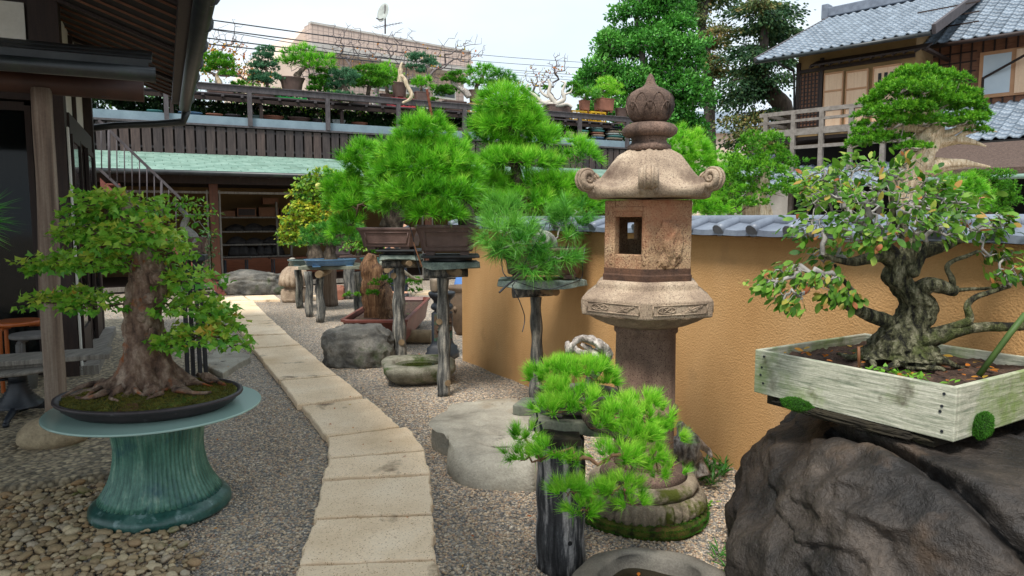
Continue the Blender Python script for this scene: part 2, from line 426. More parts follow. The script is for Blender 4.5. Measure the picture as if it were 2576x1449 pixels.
# loose pebbles: big pale ones in the near left corner, small ones over the near gravel
_ico = None
def pebbles(name, xy, z, size, m, flat=.62, label=None, sub=1):
    bm = bmesh.new(); bmesh.ops.create_icosphere(bm, subdivisions=sub, radius=1)
    tv = np.array([v.co[:] for v in bm.verts]); tf = np.array([[v.index for v in f.verts] for f in bm.faces]); bm.free()
    n = len(xy); k = len(tv)
    ang = RNG.uniform(0, 6.28, n); s = size[:, None] * np.stack([RNG.uniform(.8, 1.25, n), RNG.uniform(.65, 1.0, n), RNG.uniform(.8, 1.1, n) * flat], 1)
    jit = 1 + RNG.normal(0, .12 if sub == 1 else .09, (n, k, 1))
    v = tv[None] * jit * s[:, None, :]
    ca, sa = np.cos(ang)[:, None], np.sin(ang)[:, None]; tl = RNG.normal(0, .35, n)[:, None]
    x = v[..., 0] * ca - v[..., 1] * sa; y = v[..., 0] * sa + v[..., 1] * ca
    zz = v[..., 2] + x * tl * .5
    V = np.stack([x + xy[:, :1], y + xy[:, 1:2], zz + z[:, None]], -1).reshape(-1, 3)
    F = (tf[None] + (np.arange(n) * k)[:, None, None]).reshape(-1, 3)
    mb = MB(); mb.add(V, F, 0, np.repeat(RNG.uniform(0, 1, n), k), True)
    return tag(mb.build(name, m, org=(0, 0, 0)), kind='stuff')
def tint_mat(name, cols, rough=.7, bmpv=.3, interp='LINEAR', mossy=None):
    m, nt, b = new_mat(name)
    a = nt.nodes.new('ShaderNodeAttribute'); a.attribute_name = 'tint'
    r = ramp(nt, cols, interp=interp); nt.links.new(a.outputs['Fac'], r.inputs[0]); c = r.outputs[0]
    nz = noise(nt, mapped(nt), 90, 4, .6); g = rmp(nt, nz, .3, .7, .82, 1.18); cc = nt.nodes.new('ShaderNodeCombineColor'); [nt.links.new(g, cc.inputs[k]) for k in range(3)]
    c = mixc(nt, 1.0, c, cc.outputs[0], 'MULTIPLY')
    if mossy: c = mixc(nt, rmp(nt, noise(nt, mapped(nt), mossy[1], 5, .6), mossy[2], mossy[3]), c, mossy[0])
    nt.links.new(c, b.inputs['Base Color']); b.inputs['Roughness'].default_value = rough
    bump(nt, b, nz, bmpv, .004); return m
M['pebble'] = tint_mat('pebble', [L(150, 128, 96), L(184, 160, 122), L(140, 120, 92), L(202, 182, 146), L(172, 158, 136), L(158, 122, 78)], mossy=(L(98, 104, 44), 5, .6, .72))
M['grit'] = tint_mat('grit', [L(104, 103, 102), L(140, 134, 126), L(176, 158, 134), L(198, 172, 140), L(132, 128, 122), L(214, 194, 166), L(164, 130, 104), L(224, 212, 192)], rough=.65)
def near_stones():
    poly = [G(-260, 1290), G(0, 1240), G(150, 1218), G(255, 1240), G(330, 1330), G(470, 1400), G(430, 1500), G(300, 1560), G(-300, 1600)]
    poly = np.array([p[:2] for p in poly])
    def inside(q):
        c = np.zeros(len(q), bool); j = len(poly) - 1
        for i in range(len(poly)):
            a, b = poly[i], poly[j]; cond = ((a[1] > q[:, 1]) != (b[1] > q[:, 1]))
            with np.errstate(divide='ignore', invalid='ignore'): xx = (b[0] - a[0]) * (q[:, 1] - a[1]) / (b[1] - a[1]) + a[0]
            c ^= cond & (q[:, 0] < xx); j = i
        return c
    lo, hi = poly.min(0), poly.max(0); A = []
    pts = RNG.uniform(lo, hi, (11000, 2)); pts = pts[inside(pts + RNG.normal(0, .05, pts.shape))]
    sz = np.clip(RNG.lognormal(math.log(.021), .32, len(pts)), .009, .038)
    keep = []
    cell = {}
    for i, (p, r) in enumerate(zip(pts, sz)):
        k = (int(p[0] / .06), int(p[1] / .06)); ok = True
        for dx in (-1, 0, 1):
            for dy in (-1, 0, 1):
                for j in cell.get((k[0] + dx, k[1] + dy), ()):
                    if np.hypot(*(pts[j] - p)) < (sz[j] + r) * .66: ok = False
        if ok: keep.append(i); cell.setdefault(k, []).append(i)
    pts, sz = pts[keep], sz[keep]
    pebbles('pebbles', pts, sz * .35 + RNG.uniform(0, .012, len(pts)), sz, M['pebble'], .55, sub=2)
near_stones()
def near_grit():
    n = 60000
    y = 2.7 + (RNG.uniform(0, 1, n) ** 1.5) * 3.6; x = RNG.uniform(-.80, .62, n) * y
    xy = np.column_stack([x, y])
    inpath = np.zeros(n, bool)
    # leave the sandstone path clear: its edges in plan
    Lf = np.array([G(712, 1560)[:2], G(745, 1420)[:2], G(806, 1205)[:2], G(822, 1150)[:2], G(819, 1098)[:2], G(755, 1018)[:2], G(633, 876)[:2], G(545, 755)[:2]])
    Rt = np.array([G(1128, 1540)[:2], G(1099, 1405)[:2], G(1094, 1290)[:2], G(1084, 1190)[:2], G(1071, 1131)[:2], G(1029, 1073)[:2], G(917, 996)[:2], G(758, 866)[:2]])
    inpath = (x > np.interp(y, Lf[:, 1], Lf[:, 0]) - .015) & (x < np.interp(y, Rt[:, 1], Rt[:, 0]) + .015)
    apron = ((xy - lp(-1.1, 1.25, 0)[:2]) @ LE1 < 0) & ((xy - G(0, 1226)[:2]) @ unit([-.44, .9]) > 0)
    xy = xy[~inpath & ~apron]; n = len(xy)
    sz = np.clip(RNG.lognormal(math.log(.0062), .25, n), .003, .012)
    z = 0.012 * perlin(np.column_stack([xy, np.zeros(n)]) * 1.7) + 0.006 * perlin(np.column_stack([xy, np.zeros(n)]) * 5 + 3) - .006 + sz * .35
    pebbles('gravel', xy, z, sz, M['grit'], .7)
near_grit()

# ------------------------------------------------------------------ tan garden wall with tiled coping
W0 = V3(-.56, 7.88); WD = unit([1.87, -3.27]); WN = V3(-WD[1] * -1, WD[0] * -1); WN = unit([WD[1], -WD[0]])   # WN towards the camera side
def wp(s, off, z):
    q = W0 + WD * s + WN * off; return V3(q[0], q[1], z)
def garden_wall():
    root = thing('garden_wall', wp(0, -.09, 0), 'tan stucco garden wall with grey tiled coping behind the stone lantern', 'garden wall')
    mb = MB(); mb.par(wp(0, 0, -.05), wp(9, 0, -.05) - wp(0, 0, -.05), wp(0, -.18, 0) - wp(0, 0, 0), (0, 0, 1.535)); mb.build('plaster_face', M['plaster'], root)
    # coping: sloping pan tiles with a round roll every .27 m and a ridge
    mb = MB(); nn = 34; dx = .265; s0 = -.06
    for k in range(nn):
        s = s0 + k * dx
        for sg in (1, -1):
            # pan: from ridge to eave with concave sag, thick front lip
            a = []
            for i in range(7):
                ss = s + dx * i / 6; sag = -.012 * math.sin(math.pi * i / 6)
                a += [wp(ss, -.09 + sg * .0, 1.585 + sag), wp(ss, -.09 + sg * .19, 1.535 + sag), wp(ss, -.09 + sg * .195, 1.495 + sag * .4), wp(ss, -.09 + sg * .03, 1.495)]
            F = []
            for i in range(6):
                for j in range(3):
                    q = (i * 4 + j, i * 4 + j + 1, i * 4 + 4 + j + 1, i * 4 + 4 + j); F.append(q if sg < 0 else q[::-1])
            mb.add(a, F, 0, .5)
            # roll
            p = [wp(s, -.09 + sg * q, z) for q, z in ((.0, 1.585), (.06, 1.575), (.12, 1.558), (.17, 1.54), (.205, 1.52))]
            mb.tube(p, [.026, .029, .033, .037, .041], 10, 0, .5, True)
    mb.tube([wp(s0, -.09, 1.575), wp(s0 + nn * dx, -.09, 1.575)], .042, 12)
    mb.build('tile_coping', M['tile'], root)
garden_wall()

# ------------------------------------------------------------------ left house (dark timber, porch, sliding doors)
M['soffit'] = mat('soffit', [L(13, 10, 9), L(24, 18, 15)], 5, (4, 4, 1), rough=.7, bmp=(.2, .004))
M['beamwood'] = mat('beam_wood', [L(52, 32, 26), L(74, 48, 38)], 5, rough=.6, bmp=(.1, .004))
M['batten'] = mat('batten', [L(92, 58, 40), L(120, 78, 54)], 7, rough=.6, bmp=None)
M['glassdark'], _nt, _b = new_mat('glass_dark'); _b.inputs['Base Color'].default_value = L(16, 20, 20); _b.inputs['Roughness'].default_value = .06; _b.inputs['Specular IOR Level'].default_value = .3
_b.inputs['Alpha'].default_value = .72
def left_house():
    root = thing('timber_house', lp(0, 0, 0), 'dark timber house with deep eaves and glass sliding doors at the left', 'house')
    gut_z = 3.18
    def roof_z(b): return gut_z + .05 + (1.1 - b) * .36
    # main roof slab: soffit boards + tiles on top
    mb = MB(); a0, a1 = -9.0, 2.95
    mb.add([lp(a0, 1.1, roof_z(1.1)), lp(a1, 1.1, roof_z(1.1)), lp(a1, -6, roof_z(-6)), lp(a0, -6, roof_z(-6)),
            lp(a0, 1.1, roof_z(1.1) + .12), lp(a1, 1.1, roof_z(1.1) + .12), lp(a1, -6, roof_z(-6) + .15), lp(a0, -6, roof_z(-6) + .15)],
           [(0, 3, 2, 1), (4, 5, 6, 7), (0, 1, 5, 4), (1, 2, 6, 5), (2, 3, 7, 6), (3, 0, 4, 7)]); mb.build('roof', M['soffit'], root)
    mb = MB(); k = 0
    a = a0 + .1
    while a < a1:
        mb.beam(lp(a, 1.07, roof_z(1.07) - .012), lp(a, -.12, roof_z(-.12) - .012), .012, .018, 0); a += .3
    mb.build('batten', M['batten'], root)
    mb = MB()
    a = a0 + .3
    while a < a1: mb.beam(lp(a, 1.0, roof_z(1.0) - .02), lp(a, -.1, roof_z(-.1) - .02), .03, .03); a += 1.7
    mb.beam(lp(a0, 1.05, roof_z(1.05) - .01), lp(a1, 1.05, roof_z(1.05) - .01), .12, .14)
    mb.build('rafter', M['darkwood'], root)
    # gutter: half-round, with joints, ending in a pipe that runs back to the wall
    mb = MB(); mb.tube([lp(a0, 1.15, gut_z - .02), lp(a1 - .1, 1.15, gut_z - .06), lp(a1, 1.17, gut_z - .08)], [.075, .075, .06], 14)
    a = a0
    while a < a1: mb.tube([lp(a, 1.17, gut_z - .03), lp(a + .03, 1.17, gut_z - .03)], .083, 14); a += .8
    mb.tube([lp(a1 - .1, 1.17, gut_z - .1), lp(a1 - .02, 1.12, gut_z - .25), lp(a1 - .05, .8, gut_z - .3), lp(a1 - .15, .3, gut_z - .36), lp(a1 - .2, -.1, gut_z - .44)], [.06, .055, .05, .045, .045], 12)
    mb.build('gutter', M['copperdark'], root)
    # side wall: corner pillar, plaster above the lintel, lintel, far post, sill
    mb = MB(); mb.par(lp(-.12, -.22, .06), lp(.1, -.22, .06) - lp(-.12, -.22, .06), lp(-.12, .02, .06) - lp(-.12, -.22, .06), (0, 0, 3.6)); mb.build('corner_pillar', M['darkwood'], root)
    mb = MB(); mb.par(lp(.1, -.1, 2.6), lp(2.56, -.1, 0) - lp(.1, -.1, 0), lp(0, .06, 0) - lp(0, 0, 0), (0, 0, 1.1))
    mb.par(lp(-.1, .03, .06), lp(-.02, .03, 0) - lp(-.1, .03, 0), lp(0, .015, 0) - lp(0, 0, 0), (0, 0, 2.4)); mb.build('plaster_panel', M['white'], root)
    mb = MB(); mb.par(lp(.1, -.12, 2.42), lp(2.56, -.12, 0) - lp(.1, -.12, 0), lp(0, .16, 0) - lp(0, 0, 0), (0, 0, .2))
    mb.par(lp(1.25, -.1, 2.6), lp(1.30, -.1, 0) - lp(1.25, -.1, 0), lp(0, .1, 0) - lp(0, 0, 0), (0, 0, 1.0)); mb.build('lintel', M['darkwood'], root)
    mb = MB(); mb.par(lp(2.5, -.14, .06), lp(2.64, -.14, 0) - lp(2.5, -.14, 0), lp(0, .2, 0) - lp(0, 0, 0), (0, 0, 3.45)); mb.build('post', M['darkwood'], root)
    mb = MB(); mb.par(lp(-.1, -.12, .06), lp(2.7, -.12, 0) - lp(-.1, -.12, 0), lp(0, .3, 0) - lp(0, 0, 0), (0, 0, .09)); mb.build('sill', M['greywood'], root)
    # sliding glass doors along the side
    for k in range(3):
        a = .14 + k * .78; off = -.03 if k % 2 else .02
        fr = MB(); w = .8
        for (x, ww) in ((a, .05), (a + w - .05, .05)): fr.par(lp(x, off, .15), lp(x + ww, off, 0) - lp(x, off, 0), lp(0, .035, 0) - lp(0, 0, 0), (0, 0, 2.27))
        for (z, hh) in ((.15, .32), (2.36, .06), (1.5, .03)): fr.par(lp(a + .05, off + .003, z), lp(a + w - .05, off, 0) - lp(a + .05, off, 0), lp(0, .028, 0) - lp(0, 0, 0), (0, 0, hh))
        d = fr.build('sliding_door', M['darkwood'], root)
        g = MB(); g.par(lp(a + .05, off + .012, .47), lp(a + w - .05, off, 0) - lp(a + .05, off, 0), lp(0, .008, 0) - lp(0, 0, 0), (0, 0, 1.9)); g.build('glass', M['glassdark'], d)
    # front face: wall above porch, glass front, white panel
    mb = MB(); z0 = 2.7
    mb.par(lp(-.02, -6, z0), lp(-.02, -.22, 0) - lp(-.02, -6, 0), lp(.16, 0, 0) - lp(0, 0, 0), (0, 0, 2.6)); mb.build('upper_wall', M['darkwood'], root)
    mb = MB(); mb.par(lp(-.06, -2.0, 3.17), lp(0, -.25, 0) - lp(0, -2.0, 0), lp(.02, 0, 0) - lp(0, 0, 0), (0, 0, .4)); mb.build('plaster_panel', M['white'], root)
    # glass front with dark frames
    for k in range(4):
        b = -.26 - k * .92
        fr = MB()
        for x in (b, b - .86): fr.par(lp(0, x - .05, .15), lp(0, .05, 0) - lp(0, 0, 0), lp(.05, 0, 0) - lp(0, 0, 0), (0, 0, 2.5))
        for z, hh in ((.15, .12), (2.6, .08)): fr.par(lp(.005, b - .86, z), lp(0, .81, 0) - lp(0, 0, 0), lp(.04, 0, 0) - lp(0, 0, 0), (0, 0, hh))
        d = fr.build('glass_door', M['darkwood'], root)
        g = MB(); g.par(lp(.02, b - .86, .27), lp(0, .81, 0) - lp(0, 0, 0), lp(.01, 0, 0) - lp(0, 0, 0), (0, 0, 2.33)); g.build('glass', M['glassdark'], d)
    # room behind: floor, back walls
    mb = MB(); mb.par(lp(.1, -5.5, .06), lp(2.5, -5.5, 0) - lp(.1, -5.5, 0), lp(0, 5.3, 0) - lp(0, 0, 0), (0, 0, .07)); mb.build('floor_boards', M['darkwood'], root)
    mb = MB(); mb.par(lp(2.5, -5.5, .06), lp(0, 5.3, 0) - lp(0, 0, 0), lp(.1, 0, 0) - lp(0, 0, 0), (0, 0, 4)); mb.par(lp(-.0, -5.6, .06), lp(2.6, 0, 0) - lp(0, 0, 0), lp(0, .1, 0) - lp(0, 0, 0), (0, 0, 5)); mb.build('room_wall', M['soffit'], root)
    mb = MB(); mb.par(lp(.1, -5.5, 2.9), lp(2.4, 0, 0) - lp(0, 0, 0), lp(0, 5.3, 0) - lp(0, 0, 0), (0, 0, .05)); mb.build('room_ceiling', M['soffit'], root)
    # porch: column on a round stone, round beam, small copper roof with gutter
    po = V3(-3.17, 4.77); pd = LE1
    def pp(k, o, z): q = po + pd * k + LE2 * o; return V3(q[0], q[1], z)
    mb = MB(); n = 14
    ctr = [V3(po[0] - .05 * (1 - i / (n - 1)) * -1 - .05, po[1], .19 + 2.25 * i / (n - 1)) for i in range(n)]
    ctr = [V3(po[0] + .02 + .05 * i / (n - 1) + .004 * math.sin(i * .9), po[1] + .004 * math.cos(i * .7), .19 + 2.26 * i / (n - 1)) for i in range(n)]
    mb.tube(ctr, [.066 - .006 * i / n for i in range(n)], 24, rough=.01, rs=3); mb.build('column', M['column'], root)
    mb = MB(); mb.lathe([(.02, -.01), (.19, -.0), (.215, .05), (.205, .1), (.16, .15), (.08, .185), (.02, .19)], (po[0], po[1], .05), 24, fn=lambda th, i, r: r * (1 + .04 * np.sin(2 * th + 1) + .02 * np.sin(5 * th))); mb.build('footing_stone', M['aggregate_fine'] if 'aggregate_fine' in M else M['sandstone'], root)
    mb = MB(); mb.tube([pp(-3.6, 0, 2.5), pp(0, 0, 2.49), pp(.66, 0, 2.48)], .075, 16, rough=.02, rs=3); mb.build('porch_beam', M['beamwood'], root)
    mb = MB(); mb.par(pp(-3.6, -.1, 2.6), pd_ := V3(pd[0], pd[1], 0) * 4.1, pp(0, .9, 2.83) - pp(0, -.1, 2.6), (0, 0, .04))
    mb.build('porch_ceiling', M['soffit'], root)
    mb = MB()
    for k in range(5): mb.par(pp(-3.6, -.36 + k * .25, 2.61 + k * .062), V3(pd[0], pd[1], 0) * 4.32, pp(0, .27, .066) - pp(0, 0, 0), (0, 0, .022 + .0012 * (k % 2)))
    mb.build('porch_roof', M['copperdark'], root)
    mb = MB(); mb.tube([pp(-3.6, -.40, 2.53), pp(.74, -.40, 2.53)], .048, 14)
    mb.par(pp(-3.6, -.37, 2.575), V3(pd[0], pd[1], 0) * 4.3, pp(0, .03, 0) - pp(0, 0, 0), (0, 0, .05)); mb.build('porch_gutter', M['copperdark'], root)
    mb = MB(); mb.par(pp(.40, -.04, 2.42), V3(pd[0], pd[1], 0) * .05, pp(0, .03, 0) - pp(0, 0, 0), (0, 0, .16)); mb.build('bracket', M['blackmetal'], root)
M['aggregate_fine'] = mat('footstone', [L(140, 124, 98), L(176, 158, 128)], 14, rough=.85, fine=(60, .2), bmp=(.4, .01))
left_house()
# ------------------------------------------------------------------ back gallery building
F0 = V3(-6.68, 16.0); E1 = unit([.885, .466]); EB = unit([-.466, .885])
def bp(s, off, z): q = F0 + E1 * s + EB * off; return V3(q[0], q[1], z)
def bh(px, py, off):
    q = PL(px, py, F0 + EB * off, EB); s = (q[:2] - F0 - EB * off) @ E1; return s, q[2]
M['verdigris'] = mat('verdigris', [L(106, 134, 122), L(144, 168, 156)], 5, (1, 1, 1), rough=.6, fine=(50, .1), bmp=None, tint=[(.62, .66, .6, 1), (.95, 1, .97, 1), (1.1, 1.12, 1.1, 1)])
M['boards'] = mat('fence_boards', [L(52, 44, 44), L(84, 72, 68)], 5, (5, 5, .5), rough=.8, fine=(60, .15), bmp=(.3, .006), tint=[(.62, .68, .78, 1), (1, 1, 1, 1), (1.25, 1.15, 1.1, 1)])
M['railwood'] = mat('rail_wood', [L(64, 58, 60), L(92, 86, 88)], 5, (3, 3, 1), rough=.75, fine=(50, .12), bmp=(.2, .005))
M['bluebeam'] = mat('blue_beam', [L(112, 130, 140), L(132, 150, 160)], 3, rough=.7, fine=(40, .06), bmp=(.15, .004))
M['beige'] = mat('interior_wall', [L(96, 74, 44), L(112, 88, 54)], 2, rough=.9, fine=(40, .05), bmp=None)
M['orangewood'] = mat('orange_wood', [L(120, 62, 34), L(150, 84, 48)], 4, (1, 1, 8), rough=.5, fine=(40, .08), bmp=None)
M['boxwood'] = mat('box_wood', [L(104, 66, 40), L(124, 82, 52)], 4, rough=.6, bmp=None)
M['darkstone'] = mat('dark_stone', [L(30, 28, 28), L(62, 58, 56)], 9, rough=.6, fine=(60, .2), bmp=(.6, .02))
def gallery():
    root = thing('gallery_building', bp(0, 0, 0), 'low open gallery building with green copper roof and shelves inside', 'building')
    S0, S1 = -4.0, 13.2
    se, ze = bh(629, 436, -.75); _, zt = bh(629, 394, 1.25)
    # copper shingle roof, real courses
    mb = MB(); rows = 13; dz = (zt - ze) / rows; do = 2.05 / rows
    mb.par(bp(S0, -.74, ze - .05), bp(S1, -.74, 0) - bp(S0, -.74, 0), bp(0, 1.35, zt - ze) - bp(0, -.74, 0), (0, 0, .03), t=.2)
    for r in range(rows):
        w = .5; s = S0 + (r % 3) * .17
        while s < S1:
            e = min(s + w - .012, S1)
            mb.par(bp(s, -.76 + r * do, ze + r * dz), bp(e, 0, 0) - bp(s, 0, 0), bp(0, do * 1.15, dz) - bp(0, 0, 0), (0, 0, .032), t=float(RNG.beta(2.5, 1.6)))
            s += w
    mb.build('roof', M['verdigris'], root)
    mb = MB(); mb.tube([bp(S0, -.84, ze - .03), bp(S1, -.84, ze - .03)], .055, 12); mb.build('gutter', M['copperdark'], root)
    mb = MB(); mb.par(bp(S0, -.2, ze - .22), bp(S1, 0, 0) - bp(S0, 0, 0), bp(0, .2, 0) - bp(0, 0, 0), (0, 0, .2))
    for k in range(28): mb.beam(bp(S0 + .3 + k * .6, -.72, ze - .07), bp(S0 + .3 + k * .6, 0, ze + .03), .05, .08)
    mb.build('eave_beam', M['darkwood'], root)
    sp, _ = bh(541, 600, 0)
    zsill = bh(541, 706, 0)[1]; ztop = ze - .15
    for s in (sp - 3.1, sp, sp + 5.1, sp + 9.6):
        mb = MB(); mb.par(bp(s - .09, -.09, .02), bp(.18, 0, 0) - bp(0, 0, 0), bp(0, .18, 0) - bp(0, 0, 0), (0, 0, ztop)); mb.build('pillar', M['brownwood'], root)
        mb = MB()
        for q in (-.15, .11): mb.par(bp(s + q, -.03, .1), bp(.035, 0, 0) - bp(0, 0, 0), bp(0, .05, 0) - bp(0, 0, 0), (0, 0, ztop - .3))
        mb.build('frame', M['greywood'], root)
    mb = MB(); mb.par(bp(S0, -.05, ztop - .28), bp(S1, 0, 0) - bp(S0, 0, 0), bp(0, .06, 0) - bp(0, 0, 0), (0, 0, .05)); mb.build('head_rail', M['greywood'], root)
    mb = MB(); mb.par(bp(S0, -.18, .03), bp(S1, 0, 0) - bp(S0, 0, 0), bp(0, .14, 0) - bp(0, 0, 0), (0, 0, .09)); mb.build('sill', M['greywood'], root)
    mb = MB(); mb.par(bp(S0, 0, .02), bp(S1, 0, 0) - bp(S0, 0, 0), bp(0, 3.2, 0) - bp(0, 0, 0), (0, 0, .1)); mb.build('floor_slab', M['darkwood'], root)
    mb = MB(); mb.par(bp(S0, 3.0, .1), bp(S1, 0, 0) - bp(S0, 0, 0), bp(0, .15, 0) - bp(0, 0, 0), (0, 0, 3.0))
    mb.par(bp(S0, 0, .1), bp(.1, 0, 0) - bp(0, 0, 0), bp(0, 3, 0) - bp(0, 0, 0), (0, 0, 2.6)); mb.par(bp(S1 - .1, 0, .1), bp(.1, 0, 0) - bp(0, 0, 0), bp(0, 3, 0) - bp(0, 0, 0), (0, 0, 3.2))
    mb.build('back_wall', M['beige'], root)
    mb = MB(); mb.par(bp(S0, .02, ztop - .03), bp(S1, 0, 0) - bp(S0, 0, 0), bp(0, 3.1, 0) - bp(0, 0, 0), (0, 0, .08)); mb.build('ceiling', M['soffit'], root)
    # deck that carries the roof garden, behind the plank fence
    zf = bh(629, 318, 1.3)[1]
    mb = MB(); mb.par(bp(S0, 1.42, zf - .12), bp(S1, 0, 0) - bp(S0, 0, 0), bp(0, 3.4, 0) - bp(0, 0, 0), (0, 0, .1)); mb.par(bp(S0, 1.44, zt - .1), bp(S1, 0, 0) - bp(S0, 0, 0), bp(0, .1, 0) - bp(0, 0, 0), (0, 0, zf - zt)); mb.build('deck', M['darkwood'], root)
    # --- shelving with stones, inside
    offs = 2.3
    rack = thing('storage_shelf', bp(sp + 1.5, offs, .1), 'long wooden shelf unit inside the gallery holding boxes and dark stones', 'shelf')
    levels = []
    mb = MB()
    sA, sB = bh(553, 600, offs)[0], bh(735, 600, offs)[0]
    for py in (545, 581, 614, 645):
        z = bh(600, py, offs)[1]; levels.append(z)
        mb.par(bp(sA, offs, z - .04), bp(sB, 0, 0) - bp(sA, 0, 0), bp(0, .5, 0) - bp(0, 0, 0), (0, 0, .04))
    mb.build('shelf_board', M['greywood'], rack)
    mb = MB()
    for s in (sA, (sA + sB) / 2 + .5, sB - .05): mb.par(bp(s, offs - .01, .12), bp(.05, 0, 0) - bp(0, 0, 0), bp(0, .05, 0) - bp(0, 0, 0), (0, 0, 1.9))
    mb.build('upright', M['greywood'], rack)
    mb = MB(); mb.par(bp(sA, offs - .02, .12), bp(sB + 3, 0, 0) - bp(sA, 0, 0), bp(0, .5, 0) - bp(0, 0, 0), (0, 0, levels[3] - .17)); mb.build('cabinet', M['orangewood'], rack)
    kk = 0
    for x0, x1, y0, y1 in ((554, 594, 528, 543), (597, 647, 521, 543), (652, 704, 520, 543), (662, 704, 504, 519), (707, 732, 523, 543)):
        s0, z0 = bh(x0, y1, offs + .05); s1, z1 = bh(x1, y0, offs + .05); h = max(.1, z1 - z0); zb = levels[0] if kk != 3 else levels[0] + .33
        b = MB(); b.par(bp(s0, offs + .05, zb), bp(s1 - .03, 0, 0) - bp(s0, 0, 0), bp(0, .3, 0) - bp(0, 0, 0), (0, 0, min(h, .32)))
        b.par(bp(s0 + .03, offs + .043, zb + .03), bp(s1 - .09, 0, 0) - bp(s0, 0, 0), bp(0, .01, 0) - bp(0, 0, 0), (0, 0, min(h, .32) - .06), 1)
        lab = ['flat wooden box at the left end of the top shelf', 'open fronted wooden box second along the top shelf', 'wide wooden box in the middle of the top shelf', 'small wooden box standing on top of the wide box', 'narrow wooden box at the right end of the top shelf'][kk]
        tag(b.build('wooden_box', [M['boxwood'], M['darkwood'] if kk in (1, 4) else M['boxwood']]), lab, 'box', 'wooden boxes on the gallery shelf'); kk += 1
    names = ['second', 'third', 'bottom']
    for lv, (py, n) in enumerate(((581, 3), (614, 3), (645, 6))):
        for k in range(n):
            s = sA + .3 + (sB - sA - .5) * (k + .3) / n; w = RNG.uniform(.7, .95) * (.62 * (3 / n) ** .6); hh = RNG.uniform(.14, .2) if lv < 2 else RNG.uniform(.22, .42)
            b = MB(); th = None
            prof = [(w / 2, 0), (w / 2 * .96, hh * .25), (w / 2 * .7, hh * .55), (w / 2 * .4, hh * .85), (.03, hh)]
            sd = lv * 7 + k
            b.lathe(prof, bp(s, offs + .22, levels[lv + 1]), 18, fn=lambda t_, i, r: r * (1 + .22 * np.sin(2 * t_ + sd) + .12 * np.sin(5 * t_ + i)), sx=1, sy=.5, ang=math.atan2(E1[1], E1[0]))
            tag(b.build('viewing_stone', M['darkstone']), '%s dark viewing stone, %s from the left on the %s gallery shelf' % (['low', 'low', 'upright'][lv], ['first', 'second', 'third', 'fourth', 'fifth', 'sixth'][k], names[lv]), 'stone', 'dark stones on the %s shelf' % names[lv])
    # low tables in front of the shelves
    for k, (x0, x1, py, lab) in enumerate(((557, 634, 655, 'low dark folding table by the brown pillar in the gallery'), (680, 745, 652, 'low dark folding table behind the small mushroom lantern'))):
        off = 1.2; s0, z = bh(x0, py, off); s1, _ = bh(x1, py, off)
        t = thing('folding_table', bp((s0 + s1) / 2, off, .12), lab, 'table', 'folding tables in the gallery')
        b = MB(); b.par(bp(s0, off, z), bp(s1 - s0, 0, 0) - bp(0, 0, 0), bp(0, .45, 0) - bp(0, 0, 0), (0, 0, .035)); b.build('tabletop', M['brownwood'], t)
        for q in (s0 + .08, s1 - .12):
            for r in (.03, .38):
                b = MB(); b.par(bp(q, off + r, .12), bp(.035, 0, 0) - bp(0, 0, 0), bp(0, .035, 0) - bp(0, 0, 0), (0, 0, z - .12)); b.build('leg', M['blackmetal'], t)
gallery()

